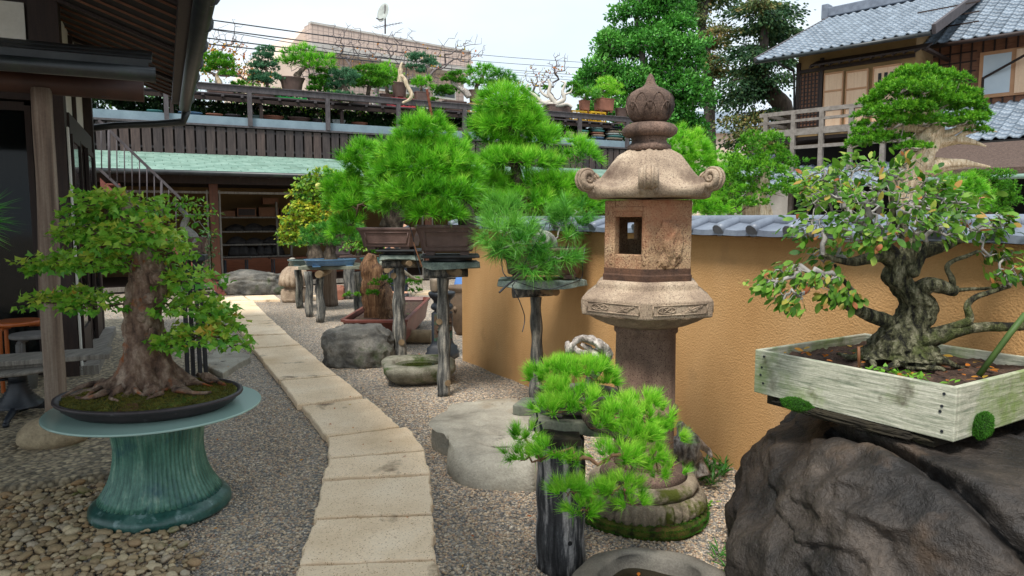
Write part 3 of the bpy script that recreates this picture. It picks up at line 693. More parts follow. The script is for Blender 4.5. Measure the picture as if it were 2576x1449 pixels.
def fence_and_rail():
    S1 = bh(1590, 350, 1.3)[0]; S0 = -3.2
    zb0 = bh(629, 394, 1.3)[1] - .02; zt0 = bh(629, 323, 1.3)[1]
    root = thing('plank_fence', bp(0, 1.3, zb0), 'dark charred plank fence standing above the green copper roof', 'fence')
    mb = MB(); s = S0; 
    while s < S1:
        w = .185; mb.par(bp(s, 1.24 + .004 * RNG.random(), zb0 - .02 * RNG.random()), bp(w, 0, 0) - bp(0, 0, 0), bp(0, .03, 0) - bp(0, 0, 0), (0, 0, zt0 - zb0 - .01), t=float(RNG.random())); s += .228
    mb.build('boards', M['boards'], root)
    mb = MB()
    for z in (zt0 - .12, zb0 + .14): mb.par(bp(S0, 1.275, z), bp(S1, 0, 0) - bp(S0, 0, 0), bp(0, .04, 0) - bp(0, 0, 0), (0, 0, .05))
    mb.build('back_rail', M['railwood'], root)
    mb = MB(); mb.par(bp(S0, 1.20, zt0), bp(S1, 0, 0) - bp(S0, 0, 0), bp(0, .2, 0) - bp(0, 0, 0), (0, 0, .045)); mb.build('cap_rail', M['railwood'], root)
    zbb = zt0 + .045
    mb = MB(); mb.par(bp(S0, 1.27, zbb), bp(S1, 0, 0) - bp(S0, 0, 0), bp(0, .12, 0) - bp(0, 0, 0), (0, 0, .2)); mb.build('blue_beam', M['bluebeam'], root)
    # the shelf rack with front rail and posts
    zr = bh(629, 224, 1.3)[1]
    sh = thing('display_rack', bp(4, 1.6, zbb), 'long dark slatted plant rack with a top rail above the plank fence', 'plant rack')
    mb = MB(); mb.par(bp(S0, 1.22, zr - .10), bp(S1, 0, 0) - bp(S0, 0, 0), bp(0, .1, 0) - bp(0, 0, 0), (0, 0, .13)); mb.par(bp(S0, 1.19, zr + .033), bp(S1, 0, 0) - bp(S0, 0, 0), bp(0, .17, 0) - bp(0, 0, 0), (0, 0, .025)); mb.build('top_rail', M['railwood'], sh)
    for px in (419, 629, 825, 1003, 1169, 1318, 1460, 1580):
        s, _ = bh(px, 280, 1.2); mb = MB(); mb.par(bp(s - .05, 1.18, zt0 + .05), bp(.1, 0, 0) - bp(0, 0, 0), bp(0, .09, 0) - bp(0, 0, 0), (0, 0, zr - .1 - zt0 - .05)); mb.build('post', M['railwood'], sh)
    zs = bh(629, 245, 1.9)[1]
    mb = MB(); s = S0
    for o0 in np.arange(1.75, 2.75, .17):
        mb.par(bp(S0, o0, zs), bp(S1, 0, 0) - bp(S0, 0, 0), bp(0, .14, 0) - bp(0, 0, 0), (0, 0, .03))
    while s < S1: mb.par(bp(s, 1.7, zs - .055), bp(.06, 0, 0) - bp(0, 0, 0), bp(0, 1.1, 0) - bp(0, 0, 0), (0, 0, .05)); s += .45
    mb.build('shelf_slats', M['railwood'], sh)
    mb = MB()
    for o in (1.76, 2.7): mb.par(bp(S0, o, zs - .15), bp(S1, 0, 0) - bp(S0, 0, 0), bp(0, .05, 0) - bp(0, 0, 0), (0, 0, .09))
    mb.build('shelf_beam', M['darkwood'], sh)
    s = S0 + .4
    while s < S1:
        mb = MB(); mb.par(bp(s, 1.8, zt0 - .02), bp(.08, 0, 0) - bp(0, 0, 0), bp(0, .08, 0) - bp(0, 0, 0), (0, 0, zs - .16 - zt0)); mb.beam(bp(s + .04, 1.9, zs - .16), bp(s + .04, 2.7, zs - .16), .06, .08); mb.build('rack_leg', M['darkwood'], sh); s += 2.05
    # second, lower tier behind
    zl = bh(629, 300, 2.1)[1]
    mb = MB(); mb.par(bp(S0, 1.95, zl - .04), bp(S1, 0, 0) - bp(S0, 0, 0), bp(0, .5, 0) - bp(0, 0, 0), (0, 0, .04)); mb.build('lower_shelf', M['darkwood'], sh)
    return zs, zl, zbb, zr
ZS, ZLOW, ZBEAM, ZRAIL = fence_and_rail()

def stairs():
    off = -1.6
    root = thing('metal_staircase', bp(-.9, off, 0), 'brown metal staircase with handrail rising beside the gallery roof', 'staircase')
    a = bp(*([bh(248, 302, off)[0]] + [off]) , bh(248, 302, off)[1]); b = bp(bh(455, 500, off)[0], off, bh(455, 500, off)[1])
    dirv = b - a
    mb = MB(); mb.beam(a, b, .04, .05); mb.build('handrail', M['railwood'], root)
    a2, b2 = bp(bh(250, 425, off)[0], off, bh(250, 425, off)[1]), bp(bh(345, 512, off)[0], off, bh(345, 512, off)[1])
    low = a2 - a
    mb = MB(); mb.beam(a + low, b + low, .04, .05); mb.build('lower_rail', M['railwood'], root)
    mb = MB()
    for k in range(11):
        q = a + dirv * (k + .3) / 11; mb.tube([q, q + low], .011 if k not in (1, 8) else .025, 6)
    mb.build('baluster', M['railwood'], root)
    mb = MB(); off2 = V3(0, 0, -.25)
    mb.par(a + low + off2 * 1.3, dirv * 1.6, bp(0, .05, 0) - bp(0, 0, 0), (0, 0, .16)); mb.par(a + low + off2 * 1.3 + (bp(0, .75, 0) - bp(0, 0, 0)), dirv * 1.6, bp(0, .05, 0) - bp(0, 0, 0), (0, 0, .16)); mb.build('stringer', M['stairred'], root)
    mb = MB()
    for k in range(13):
        q = a + low + off2 * .9 + dirv * 1.6 * (k + .4) / 13; mb.par(q, bp(.26, 0, 0) - bp(0, 0, 0), bp(0, .75, 0) - bp(0, 0, 0), (0, 0, .03))
    mb.build('tread', M['stairred'], root)
M['stairred'] = mat('stair_red', [L(112, 62, 54), L(140, 84, 72)], 4, rough=.6, bmp=None)
stairs()

# ------------------------------------------------------------------ right house
HD = unit([.69, -.72]); HN = unit([-.72, -.69])
H0 = P(2003, 300, 23.5)[:2]
def hp(s, off, z): q = H0 + HD * s + HN * off; return V3(q[0], q[1], z)
def hh(px, py, off):
    q = PL(px, py, H0 + HN * off, HN); return (q[:2] - H0 - HN * off) @ HD, q[2]
def hpx(px, py, off): s, z = hh(px, py, off); return hp(s, off, z)
M['rooftile'] = mat('roof_tile', [L(92, 104, 116), L(136, 148, 160)], 3, rough=.45, fine=(20, .12), bmp=None, spec=.5, tint=[(.75, .78, .8, 1), (1, 1, 1, 1), (1.15, 1.15, 1.15, 1)])
M['tan'] = mat('tan_render', [L(136, 110, 74), L(154, 126, 86)], 2, rough=.9, fine=(30, .05), bmp=None)
M['palewood'] = mat('pale_wood', [L(220, 182, 148), L(236, 204, 172)], 3, (5, 5, .4), rough=.6, fine=(30, .06), bmp=None)
M['palewood2'] = mat('pale_wood_trim', [L(178, 130, 92), L(196, 148, 110)], 3, rough=.6, bmp=None)
M['redlattice'] = mat('lattice_wood', [L(108, 72, 54), L(140, 98, 74)], 4, (1, 1, 6), rough=.7, bmp=None)
M['railgrey'] = mat('weathered_rail', [L(106, 99, 92), L(142, 135, 128)], 4, (2, 2, 2), rough=.8, fine=(30, .1), bmp=None)
M['bark_roof'] = mat('bark_roof', [L(66, 52, 46), L(104, 86, 76)], 6, (3, 3, 10), rough=.95, fine=(30, .3), bmp=(.7, .03))
M['shoji'] = mat('shoji', [L(188, 200, 208), L(200, 210, 216)], 2, rough=.8, bmp=None)
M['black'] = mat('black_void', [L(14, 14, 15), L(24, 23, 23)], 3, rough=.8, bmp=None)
def wave_roof(mb, p0, p1, up, wl=.29, rl=.27):
    """tiles: p0-p1 along the eave, 'up' vector from eave to ridge"""
    a = p1 - p0; la = np.linalg.norm(a); ah = a / la; lu = np.linalg.norm(up); uh = up / lu; nrm = unit(np.cross(a, up)); nrm = nrm if nrm[2] > 0 else -nrm
    nw = int(la / wl); nr = int(lu / rl); k = 8
    xs = np.linspace(0, nw, nw * k + 1); prof = .03 * np.cos(2 * math.pi * xs) + .018 * np.cos(4 * math.pi * xs + .6)
    for r in range(nr):
        row = []
        for (f, h) in ((0.0, .0), (0.02, .045), (1.05, .005)):
            row.append(p0 + ah * (xs / nw * la)[:, None] + uh * ((r + f) * lu / nr) + nrm * (h + prof)[:, None])
        V = np.concatenate(row); m = len(xs); j = np.arange(m - 1)
        F = np.concatenate([np.stack([q * m + j, q * m + j + 1, (q + 1) * m + j + 1, (q + 1) * m + j], 1) for q in range(2)])
        tt = np.repeat(RNG.uniform(0, 1, nw + 1), k)[:m]
        mb.add(V, F, 0, np.tile(tt, 3), True)
def right_house():
    root = thing('tiled_house', hp(3, 0, 0), 'two storey timber house with grey wave tiled roof and wooden balcony', 'house')
    # main roof: choose the ridge run so that the verge is square to the eave
    se, ze = hh(1904, 152, 1.0); best = min(np.arange(2.0, 9.0, .1), key=lambda r: abs(hh(2092, 45, 1.0 - r)[0] - se)); run = best
    zr = hh(2092, 45, 1.0 - run)[1]
    s1 = hh(2344, 80, 1.0)[0]
    up = hp(0, -run, zr - ze) - hp(0, 0, 0)
    mb = MB(); wave_roof(mb, hp(se, 1.0, ze), hp(s1, 1.0, ze), up); mb.build('roof', M['rooftile'], root)
    mb = MB(); mb.par(hp(se, 1.0, ze - .08), hp(s1, 0, 0) - hp(se, 0, 0), up, (0, 0, .06))
    mb.par(hp(se, 1.0 - 2 * run, ze - .08), hp(s1, 0, 0) - hp(se, 0, 0), hp(0, run, zr - ze) - hp(0, 0, 0), (0, 0, .1)); mb.build('soffit', M['darkwood'], root)
    mb = MB(); mb.par(hp(se - .12, 1.0 - run - .18, zr + .02), hp(s1 + .3, 0, 0) - hp(se, 0, 0), hp(0, .36, 0) - hp(0, 0, 0), (0, 0, .34)); mb.par(hp(se - .3, 1.0 - run - .22, zr - .05), hp(.25, 0, 0) - hp(0, 0, 0), hp(0, .44, 0) - hp(0, 0, 0), (0, 0, .55)); mb.build('ridge', M['tile'], root, bevel=.03)
    mb = MB(); mb.beam(hp(s1 + .06, 1.05, ze + .02), hp(s1 + .06, 1.0 - run, zr + .02), .1, .26); mb.beam(hp(se - .04, 1.05, ze), hp(se - .04, 1.0 - run, zr), .08, .16); mb.build('bargeboard', M['railwood'], root)
    mb = MB(); mb.tube([hp(se, 1.08, ze - .08), hp(s1, 1.08, ze - .08)], .06, 10)
    mb.tube([hpx(1958, 152, .95), hpx(1962, 162, .9), hpx(1995, 178, .2), hpx(1998, 190, .1), hpx(1998, 330, .1)], .035, 8); mb.build('gutter', M['copperdark'], root)
    # walls
    sw1 = hh(2300, 200, 0)[0]; zfl = hh(2003, 330, 0)[1]
    mb = MB(); mb.par(hp(0, 0, .0), hp(sw1, 0, 0) - hp(0, 0, 0), hp(0, -7, 0) - hp(0, 0, 0), (0, 0, ze + .3))
    # gable ends
    for s in (0.0, sw1): mb.add([hp(s, 0, ze + .28), hp(s, 1 - run, zr - .1), hp(s, -7, ze + .28)], [(0, 1, 2)])
    mb.build('wall', M['tan'], root)
    # lattice shutter, pale doors
    def face(x0, x1, ytl, ybl, off, th, m, name, par=root, bv=0):
        sa, za = hh(x0, ytl, off); sa, zb = hh(x0, ybl, off); sb = hh(x1, ytl, off)[0]
        b = MB(); b.par(hp(sa, off - th, zb), hp(sb, 0, 0) - hp(sa, 0, 0), hp(0, th, 0) - hp(0, 0, 0), (0, 0, za - zb)); return b.build(name, m, par, bevel=bv), sa, sb, zb, za
    o, sa, sb, zb, za = face(2001, 2062, 190, 322, .06, .05, M['redlattice'], 'lattice_shutter')
    b = MB()
    for k in range(7): b.par(hp(sa + (sb - sa) * k / 6.3, .062, zb), hp(.035, 0, 0) - hp(0, 0, 0), hp(0, .03, 0) - hp(0, 0, 0), (0, 0, za - zb))
    for k in range(14): b.par(hp(sa, .063, zb + (za - zb) * k / 14), hp(sb - sa, 0, 0) - hp(0, 0, 0), hp(0, .022, 0) - hp(0, 0, 0), (0, 0, .03))
    b.build('lattice', M['darkwood'], o)
    for x0, x1, y0 in ((2068, 2123, 186), (2123, 2186, 181), (2190, 2268, 170)):
        o, sa, sb, zb, za = face(x0, x1 - 1, y0, y0 + 140, .07 if x0 != 2190 else .12, .05, M['palewood'], 'wooden_door')
        b = MB(); w = sb - sa
        for f in (.0, .33, .66, .97): b.par(hp(sa, .075 if x0 != 2190 else .125, zb + (za - zb) * f), hp(w, 0, 0) - hp(0, 0, 0), hp(0, .02, 0) - hp(0, 0, 0), (0, 0, .05))
        for f in (0, .96): b.par(hp(sa + w * f, .078 if x0 != 2190 else .128, zb), hp(w * .04, 0, 0) - hp(0, 0, 0), hp(0, .02, 0) - hp(0, 0, 0), (0, 0, za - zb))
        b.build('batten', M['palewood2'], o)
        if x0 == 2190:
            b = MB()
            for f in (.2, .42, .62): b.par(hp(sa + w * f, .13, zb + (za - zb) * .62), hp(.09, 0, 0) - hp(0, 0, 0), hp(0, .01, 0) - hp(0, 0, 0), (0, 0, .42))
            b.build('window_slot', M['glassdark'], o)
    b = MB(); sa, za = hh(2037, 168, .5); sb, zb = hh(2330, 121, .5)
    b.par(hp(sa, .5, za), hp(sb, 0, 0) - hp(sa, 0, 0), hp(0, -.55, .22) - hp(0, 0, 0), (0, 0, .05))
    k = sa
    while k < sb: b.beam(hp(k, .5, za - .02), hp(k, 0, za + .16), .05, .06); k += .3
    b.beam(hp(sb, .5, za), hp(sb, -3, za), .12, .07); b.build('awning', M['darkwood'], root)
    b = MB(); b.par(hp(-.02, .005, zfl - .1), hp(.12, 0, 0) - hp(0, 0, 0), hp(0, .08, 0) - hp(0, 0, 0), (0, 0, ze - zfl)); s_, z_ = hh(2064, 200, .0)
    b.par(hp(s_, .005, zfl - .1), hp(.1, 0, 0) - hp(0, 0, 0), hp(0, .08, 0) - hp(0, 0, 0), (0, 0, 2.3)); b.par(hp(0, .01, hh(2003, 188, 0)[1]), hp(sw1, 0, 0) - hp(0, 0, 0), hp(0, .07, 0) - hp(0, 0, 0), (0, 0, .1)); b.build('timber_post', M['darkwood'], root)
    # balcony
    ro = 1.35; bal = MB(); sL = hh(1912, 290, ro)[0]; sR = hh(2330, 270, ro)[0]
    def rail(yl, th, off=ro, s0=sL, xl=1921):
        z = hh(xl, yl, off)[1]; bal.par(hp(s0, off - .05, z - th / 2), hp(sR, 0, 0) - hp(s0, 0, 0), hp(0, .09, 0) - hp(0, 0, 0), (0, 0, th)); return z
    z1 = rail(291, .12); z2 = rail(312, .08); z3 = rail(340, .2); z4 = rail(377, .1, ro, hh(1995, 340, ro)[0])
    for z in (z1, z2, z3): bal.par(hp(sL + .1, ro - .1, z - .05), hp(.09, 0, 0) - hp(0, 0, 0), hp(0, -1.4, 0) - hp(0, 0, 0), (0, 0, .1))
    bal.build('balcony_rail', M['railgrey'], root)
    for px in (1926, 1995, 2066, 2140, 2222, 2310):
        b = MB(); s = hh(px, 330, ro)[0]; zbot = 0 if px > 1990 else z3 - .1; b.par(hp(s - .06, ro - .08, zbot), hp(.13, 0, 0) - hp(0, 0, 0), hp(0, .13, 0) - hp(0, 0, 0), (0, 0, z1 - zbot)); b.build('balcony_post', M['railgrey'], root)
    b = MB(); b.par(hp(0, .03, z3 - .25), hp(sR, 0, 0) - hp(0, 0, 0), hp(0, ro - .1, 0) - hp(0, 0, 0), (0, 0, .1)); b.build('balcony_floor', M['darkwood'], root)
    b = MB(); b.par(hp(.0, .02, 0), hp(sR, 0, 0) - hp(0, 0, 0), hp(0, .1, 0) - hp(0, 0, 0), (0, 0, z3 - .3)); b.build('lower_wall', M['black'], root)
    # low tiled roof under the balcony
    b = MB(); zz = hh(2030, 398, 1.8)[1]; wave_roof(b, hp(-3, 2.6, zz - .9), hp(sR, 2.6, zz - .9), hp(0, -1.9, .75) - hp(0, 0, 0)); b.build('low_roof', M['rooftile'], root)
    # ---- right wing, set back
    wo = -1.6
    sA, zA = hh(2357, 110, wo + 1.0); sB = hh(2700, 80, wo + 1.0)[0]
    b = MB(); wave_roof(b, hp(sA - .6, wo + 1.0, zA), hp(sB, wo + 1.0, zA), hp(0, -4.5, 2.6) - hp(0, 0, 0)); b.build('wing_roof', M['rooftile'], root)
    b = MB(); b.par(hp(sA - .6, wo + 1.0, zA - .08), hp(sB - sA, 0, 0) - hp(0, 0, 0), hp(0, -4.5, 2.6) - hp(0, 0, 0), (0, 0, .06)); b.tube([hp(sA - .5, wo + 1.07, zA - .08), hp(sB, wo + 1.07, zA - .08)], .06, 8)
    b.tube([hp(sA + 2.2, wo + .95, zA - .1), hp(sA + 2.2, wo + .5, zA - .5), hp(sA + 1.0, wo + .1, zA - 1.0), hp(sA + 1.0, wo + .1, zA - 2.4)], .04, 8); b.build('wing_soffit', M['darkwood'], root)
    b = MB(); b.par(hp(sw1 - .5, wo, 0), hp(sB, 0, 0) - hp(sw1, 0, 0), hp(0, -5, 0) - hp(0, 0, 0), (0, 0, zA + .3)); b.build('wing_wall', M['redlattice'], root)
    sa, za = hh(2466, 133, wo + .08); sb = hh(2546, 130, wo + .08)[0]; zb = hh(2466, 248, wo + .08)[1]
    b = MB(); b.par(hp(sa, wo, zb), hp(sb + 2.6, 0, 0) - hp(sa, 0, 0), hp(0, .09, 0) - hp(0, 0, 0), (0, 0, za - zb)); w = b.build('window_frame', M['palewood2'], root)
    b = MB(); b.par(hp(sa + .1, wo + .02, zb + .1), hp(sb - .1, 0, 0) - hp(sa, 0, 0), hp(0, .08, 0) - hp(0, 0, 0), (0, 0, za - zb - .2)); b.build('paper_screen', M['shoji'], w)
    b = MB(); b.par(hp(sb + .12, wo + .05, zb + .05), hp(1.0, 0, 0) - hp(0, 0, 0), hp(0, .09, 0) - hp(0, 0, 0), (0, 0, za - zb - .1)); b.build('shutter', M['palewood'], w)
    b = MB()
    for k in range(10): b.par(hp(sw1 - .4 + k * .28, wo + .005, zb - .3), hp(.04, 0, 0) - hp(0, 0, 0), hp(0, .03, 0) - hp(0, 0, 0), (0, 0, za - zb + 1))
    for k in range(12): b.par(hp(sw1 - .5, wo + .004, zb - .3 + k * .28), hp(sa - sw1 + .4, 0, 0) - hp(0, 0, 0), hp(0, .02, 0) - hp(0, 0, 0), (0, 0, .04))
    b.build('wing_lattice', M['darkwood'], root)
    # skirt roof under the wing window
    s0 = hh(2440, 350, 1.2)[0]; z0 = hh(2459, 352, 1.2)[1]; ztp = hh(2480, 262, wo)[1]
    b = MB(); wave_roof(b, hp(s0 - 1.5, 1.2, z0), hp(s0 + 8, 1.2, z0), hp(0, wo - 1.2, ztp - z0) - hp(0, 0, 0)); b.build('skirt_roof', M['rooftile'], root)
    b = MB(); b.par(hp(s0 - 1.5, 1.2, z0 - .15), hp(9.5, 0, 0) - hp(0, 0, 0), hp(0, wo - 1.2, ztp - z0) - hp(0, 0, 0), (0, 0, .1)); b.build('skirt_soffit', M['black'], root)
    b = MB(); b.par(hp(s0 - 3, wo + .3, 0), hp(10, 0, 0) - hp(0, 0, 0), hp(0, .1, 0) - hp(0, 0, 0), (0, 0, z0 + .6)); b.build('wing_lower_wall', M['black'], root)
    # brown bark roof of the entrance
    s2, z2_ = hh(2350, 446, 4.0); zt2 = hh(2480, 375, 1.6)[1]
    b = MB(); q = hp(s2 - .5, 4.0, z2_); b.par(q, hp(9, 0, 0) - hp(0, 0, 0), hp(0, -2.4, zt2 - z2_) - hp(0, 0, 0), (0, 0, .16)); b.build('bark_roof', M['bark_roof'], root)
    b = MB(); b.tube([hp(s2 - .5, 4.06, z2_ - .05), hp(s2 + 8.5, 4.06, z2_ - .05)], .06, 8); b.build('entrance_gutter', M['verdigris'], root)
    for k in (2.2, 4.4, 5.6):
        b = MB(); b.par(hp(s2 + k, 3.7, 0), hp(.14, 0, 0) - hp(0, 0, 0), hp(0, .14, 0) - hp(0, 0, 0), (0, 0, z2_)); b.build('entrance_post', M['brownwood'], root)
    b = MB(); b.par(hp(s2 + 2.5, 3.4, 0), hp(1.6, 0, 0) - hp(0, 0, 0), hp(0, .04, 0) - hp(0, 0, 0), (0, 0, z2_ - .35)); b.build('entrance_glass', M['glassgrey'], root)
M['glassgrey'] = mat('glass_grey', [L(70, 76, 80), L(96, 102, 104)], 1.2, rough=.15, bmp=None)
right_house()

# ------------------------------------------------------------------ far buildings, dish, aerial, wires
M['pinktile'], _nt, _b = new_mat('pink_tile')
def _pt():
    nt, b = _nt, _b; vec = mapped(nt, (1, 1, 1)); sep = nt.nodes.new('ShaderNodeSeparateXYZ'); nt.links.new(vec, sep.inputs[0])
    ln = []
    for k, sc in ((0, 1 / .26), (2, 1 / .26)):
        mm = nt.nodes.new('ShaderNodeMath'); mm.operation = 'MULTIPLY'; mm.inputs[1].default_value = sc; nt.links.new(sep.outputs[k], mm.inputs[0])
        fr = nt.nodes.new('ShaderNodeMath'); fr.operation = 'FRACT'; nt.links.new(mm.outputs[0], fr.inputs[0])
        lt = nt.nodes.new('ShaderNodeMath'); lt.operation = 'LESS_THAN'; lt.inputs[1].default_value = .16; nt.links.new(fr.outputs[0], lt.inputs[0]); ln.append(lt.outputs[0])
    mx = nt.nodes.new('ShaderNodeMath'); mx.operation = 'MAXIMUM'; nt.links.new(ln[0], mx.inputs[0]); nt.links.new(ln[1], mx.inputs[1])
    sc = nt.nodes.new('ShaderNodeMath'); sc.operation = 'MULTIPLY'; sc.inputs[1].default_value = .55; nt.links.new(mx.outputs[0], sc.inputs[0])
    nzs = noise(nt, vec, .6, 3, .6); rr = ramp(nt, [L(190, 168, 156), L(206, 186, 172)]); nt.links.new(nzs, rr.inputs[0])
    nt.links.new(mixc(nt, sc.outputs[0], rr.outputs[0], L(120, 108, 104)), b.inputs['Base Color']); b.inputs['Roughness'].default_value = .7
_pt()
M['pinkwall'] = mat('pink_wall', [L(206, 184, 168), L(218, 198, 182)], 1, rough=.9, bmp=None)
M['concrete'] = mat('concrete', [L(170, 166, 160), L(196, 192, 186)], 1.5, rough=.9, fine=(8, .06), bmp=None)
M['dish'] = mat('dish_grey', [L(150, 156, 150), L(176, 180, 174)], 3, rough=.6, bmp=None)
def far_buildings():
    # tiled apartment block behind the rack
    Y = 44.0; a = P(765, 67, Y); b = P(1166, 112, Y + 7.5); d = b - a; z = (a[2] + b[2]) / 2; d[2] = 0; a[2] = 0; back = unit([-d[1], d[0], 0]) * 9
    root = thing('apartment_block', a + d / 2, 'beige tiled apartment block far behind the rack of bonsai', 'building')
    z = P(765, 67, Y)[2]; band = z - P(765, 113, Y)[2]
    u = d / np.linalg.norm(d); n_ = -unit(back)
    m = MB(); m.par(a + V3(0, 0, z - band), d, n_ * -.3 + n_ * 1.2, (0, 0, band)); m.build('parapet', M['pinktile'], root)
    m = MB(); m.par(a + V3(0, 0, 0), d, back, (0, 0, z - .3)); m.build('wall', M['pinktile'], root)
    m = MB(); m.par(a + n_ * 1.25 + V3(0, 0, z - band - .5) - u * .1, d, -n_ * 1.2, (0, 0, .45)); m.par(a + n_ * .95 + V3(0, 0, z), d, -n_ * .4, (0, 0, .12)); m.build('concrete_ledge', M['concrete'], root)
    # sloping stair wing at the left end
    w = MB(); zl = P(690, 147, Y)[2]; wl = P(672, 147, Y - 1)[:2] - a[:2]; wl = V3(wl[0], wl[1], 0)
    pts = [a + wl, a + V3(0, 0, 0), a + V3(0, 0, z - .1), a + wl + V3(0, 0, zl - 1.0)]; q = back * .9
    w.add(pts + [p + q for p in pts], [(0, 1, 2, 3), (7, 6, 5, 4), (0, 4, 5, 1), (1, 5, 6, 2), (2, 6, 7, 3), (3, 7, 4, 0)]); w.build('side_wing', M['pinkwall'], root)
    for k, (x0, x1) in enumerate(((915, 990), (1000, 1060), (1075, 1140))):
        s0 = (P(x0, 180, Y + 3)[0] - a[0]); f0 = (x0 - 765) / 401; f1 = (x1 - 765) / 401
        for fl, (ya, yb) in enumerate(((178, 205), (232, 262))):
            zt_, zb_ = P(900, ya, Y)[2], P(900, yb, Y)[2]
            m = MB(); m.par(a + d * f0 + n_ * .04 + V3(0, 0, zb_), d * (f1 - f0), n_ * .08, (0, 0, zt_ - zb_)); fr = m.build('window', M['white'], root)
            m = MB(); m.par(a + d * (f0 + .01) + n_ * .1 + V3(0, 0, zb_ + .12), d * (f1 - f0 - .02), n_ * .04, (0, 0, zt_ - zb_ - .25)); m.build('pane', M['glassgrey'], fr)
    # satellite dish on a pole, and a yagi aerial
    c = P(967, 34, Y + 5); base = P(969, 85, Y + 5)
    t = thing('satellite_dish', base, 'grey round satellite dish on a pole above the apartment block', 'satellite dish')
    m = MB(); m.tube([base, P(969, 12, Y + 5)], .05, 8); m.tube([P(969, 45, Y + 5), P(955, 50, Y + 4.6), P(947, 46, Y + 4.2)], .04, 6); m.build('mast', M['railwood'], t)
    m = MB(); R_ = .52; ax = unit([-.55, -.8, .25]); e_ = unit(np.cross(ax, (0, 0, 1))); f_ = np.cross(e_, ax)
    th = np.linspace(0, 2 * math.pi, 28, endpoint=False); V = []
    for r in (.02, .35, .7, 1.0):
        V.append(c + (np.cos(th) * r * R_ * .95)[:, None] * e_ + (np.sin(th) * r * R_ * 1.25)[:, None] * f_ + ax * (r * r * .16))
    V = np.concatenate(V); F = [(k * 28 + j, k * 28 + (j + 1) % 28, (k + 1) * 28 + (j + 1) % 28, (k + 1) * 28 + j) for k in range(3) for j in range(28)]
    m.add(V, F, 0, .5, True); o = m.build('dish', M['dish'], t); sol = o.modifiers.new('s', 'SOLIDIFY'); sol.thickness = .02
    m = MB(); bs = P(969, 66, Y + 5)
    m.beam(P(942, 70, Y + 5), P(1011, 57, Y + 5), .03, .03)
    for k in range(9):
        q = P(945, 69.5, Y + 5) + (P(1008, 57.5, Y + 5) - P(945, 69.5, Y + 5)) * k / 8; m.beam(q - V3(.1, .6 - k * .04, .05), q + V3(.1, .6 - k * .04, .05), .015, .015)
    m.build('aerial', M['railwood'], t)
    # pink house glimpsed between the cedar and the balcony, with its own grey roof
    Y = 62
    t = thing('pink_house', P(1850, 540, Y), 'pale pink house far behind the cedar tree', 'house')
    m = MB(); A = P(1778, 380, Y); B_ = P(1912, 330, Y); m.par(V3(A[0] - 2, Y, 0), (B_[0] - A[0] + 4, 0, 0), (0, 6, 0), (0, 0, B_[2])); m.build('wall', M['pinkwall'], t)
    m = MB(); zb_ = B_[2] - .1; xm = (A[0] + B_[0]) / 2; m.add([(A[0] - 2.5, Y - .6, zb_), (B_[0] + 3, Y - .6, zb_), (B_[0] + 3, Y + 3, zb_ + 2.2), (A[0] - 2.5, Y + 3, zb_ + 2.2), (A[0] - 2.5, Y - .6, zb_ - .15), (B_[0] + 3, Y - .6, zb_ - .15), (B_[0] + 3, Y + 3, zb_ + 2.0), (A[0] - 2.5, Y + 3, zb_ + 2.0)],
        [(0, 1, 2, 3), (7, 6, 5, 4), (0, 4, 5, 1), (1, 5, 6, 2), (2, 6, 7, 3), (3, 7, 4, 0)]); m.build('roof', M['rooftile'], t)
    m = MB(); p0 = P(1838, 396, Y - .05); p1 = P(1863, 372, Y - .05); m.par((p0[0], Y - .12, p0[2]), (p1[0] - p0[0], 0, 0), (0, .1, 0), (0, 0, p1[2] - p0[2])); f = m.build('window', M['white'], t)
    m = MB(); m.par((p0[0] + .1, Y - .16, p0[2] + .1), ((p1[0] - p0[0]) * .4, 0, 0), (0, .06, 0), (0, 0, p1[2] - p0[2] - .2)); m.build('pane', M['glassgrey'], f)
    # low hipped roof in front of it (dark grey), right of the lantern roof
    Y = 30
    t = thing('garden_shed', P(1950, 548, Y), 'low shed with dark grey roof behind the junipers', 'shed')
    a_, b2 = P(1820, 425, Y), P(2080, 425, Y); tp = P(1960, 382, Y + 2)
    m = MB(); m.add([a_, b2, (b2[0] - 1, Y + 2, tp[2]), (a_[0] + 1.8, Y + 2, tp[2]), (b2[0], Y + 4, a_[2]), (a_[0], Y + 4, a_[2])], [(0, 1, 2, 3), (1, 4, 2), (4, 5, 3, 2), (5, 0, 3), (0, 5, 4, 1)]); m.build('roof', M['rooftile'], t)
    m = MB(); m.par((a_[0] + .4, Y + .4, 0), (b2[0] - a_[0] - .8, 0, 0), (0, 3.2, 0), (0, 0, a_[2] + .05)); m.build('wall', M['concrete'], t)
far_buildings()
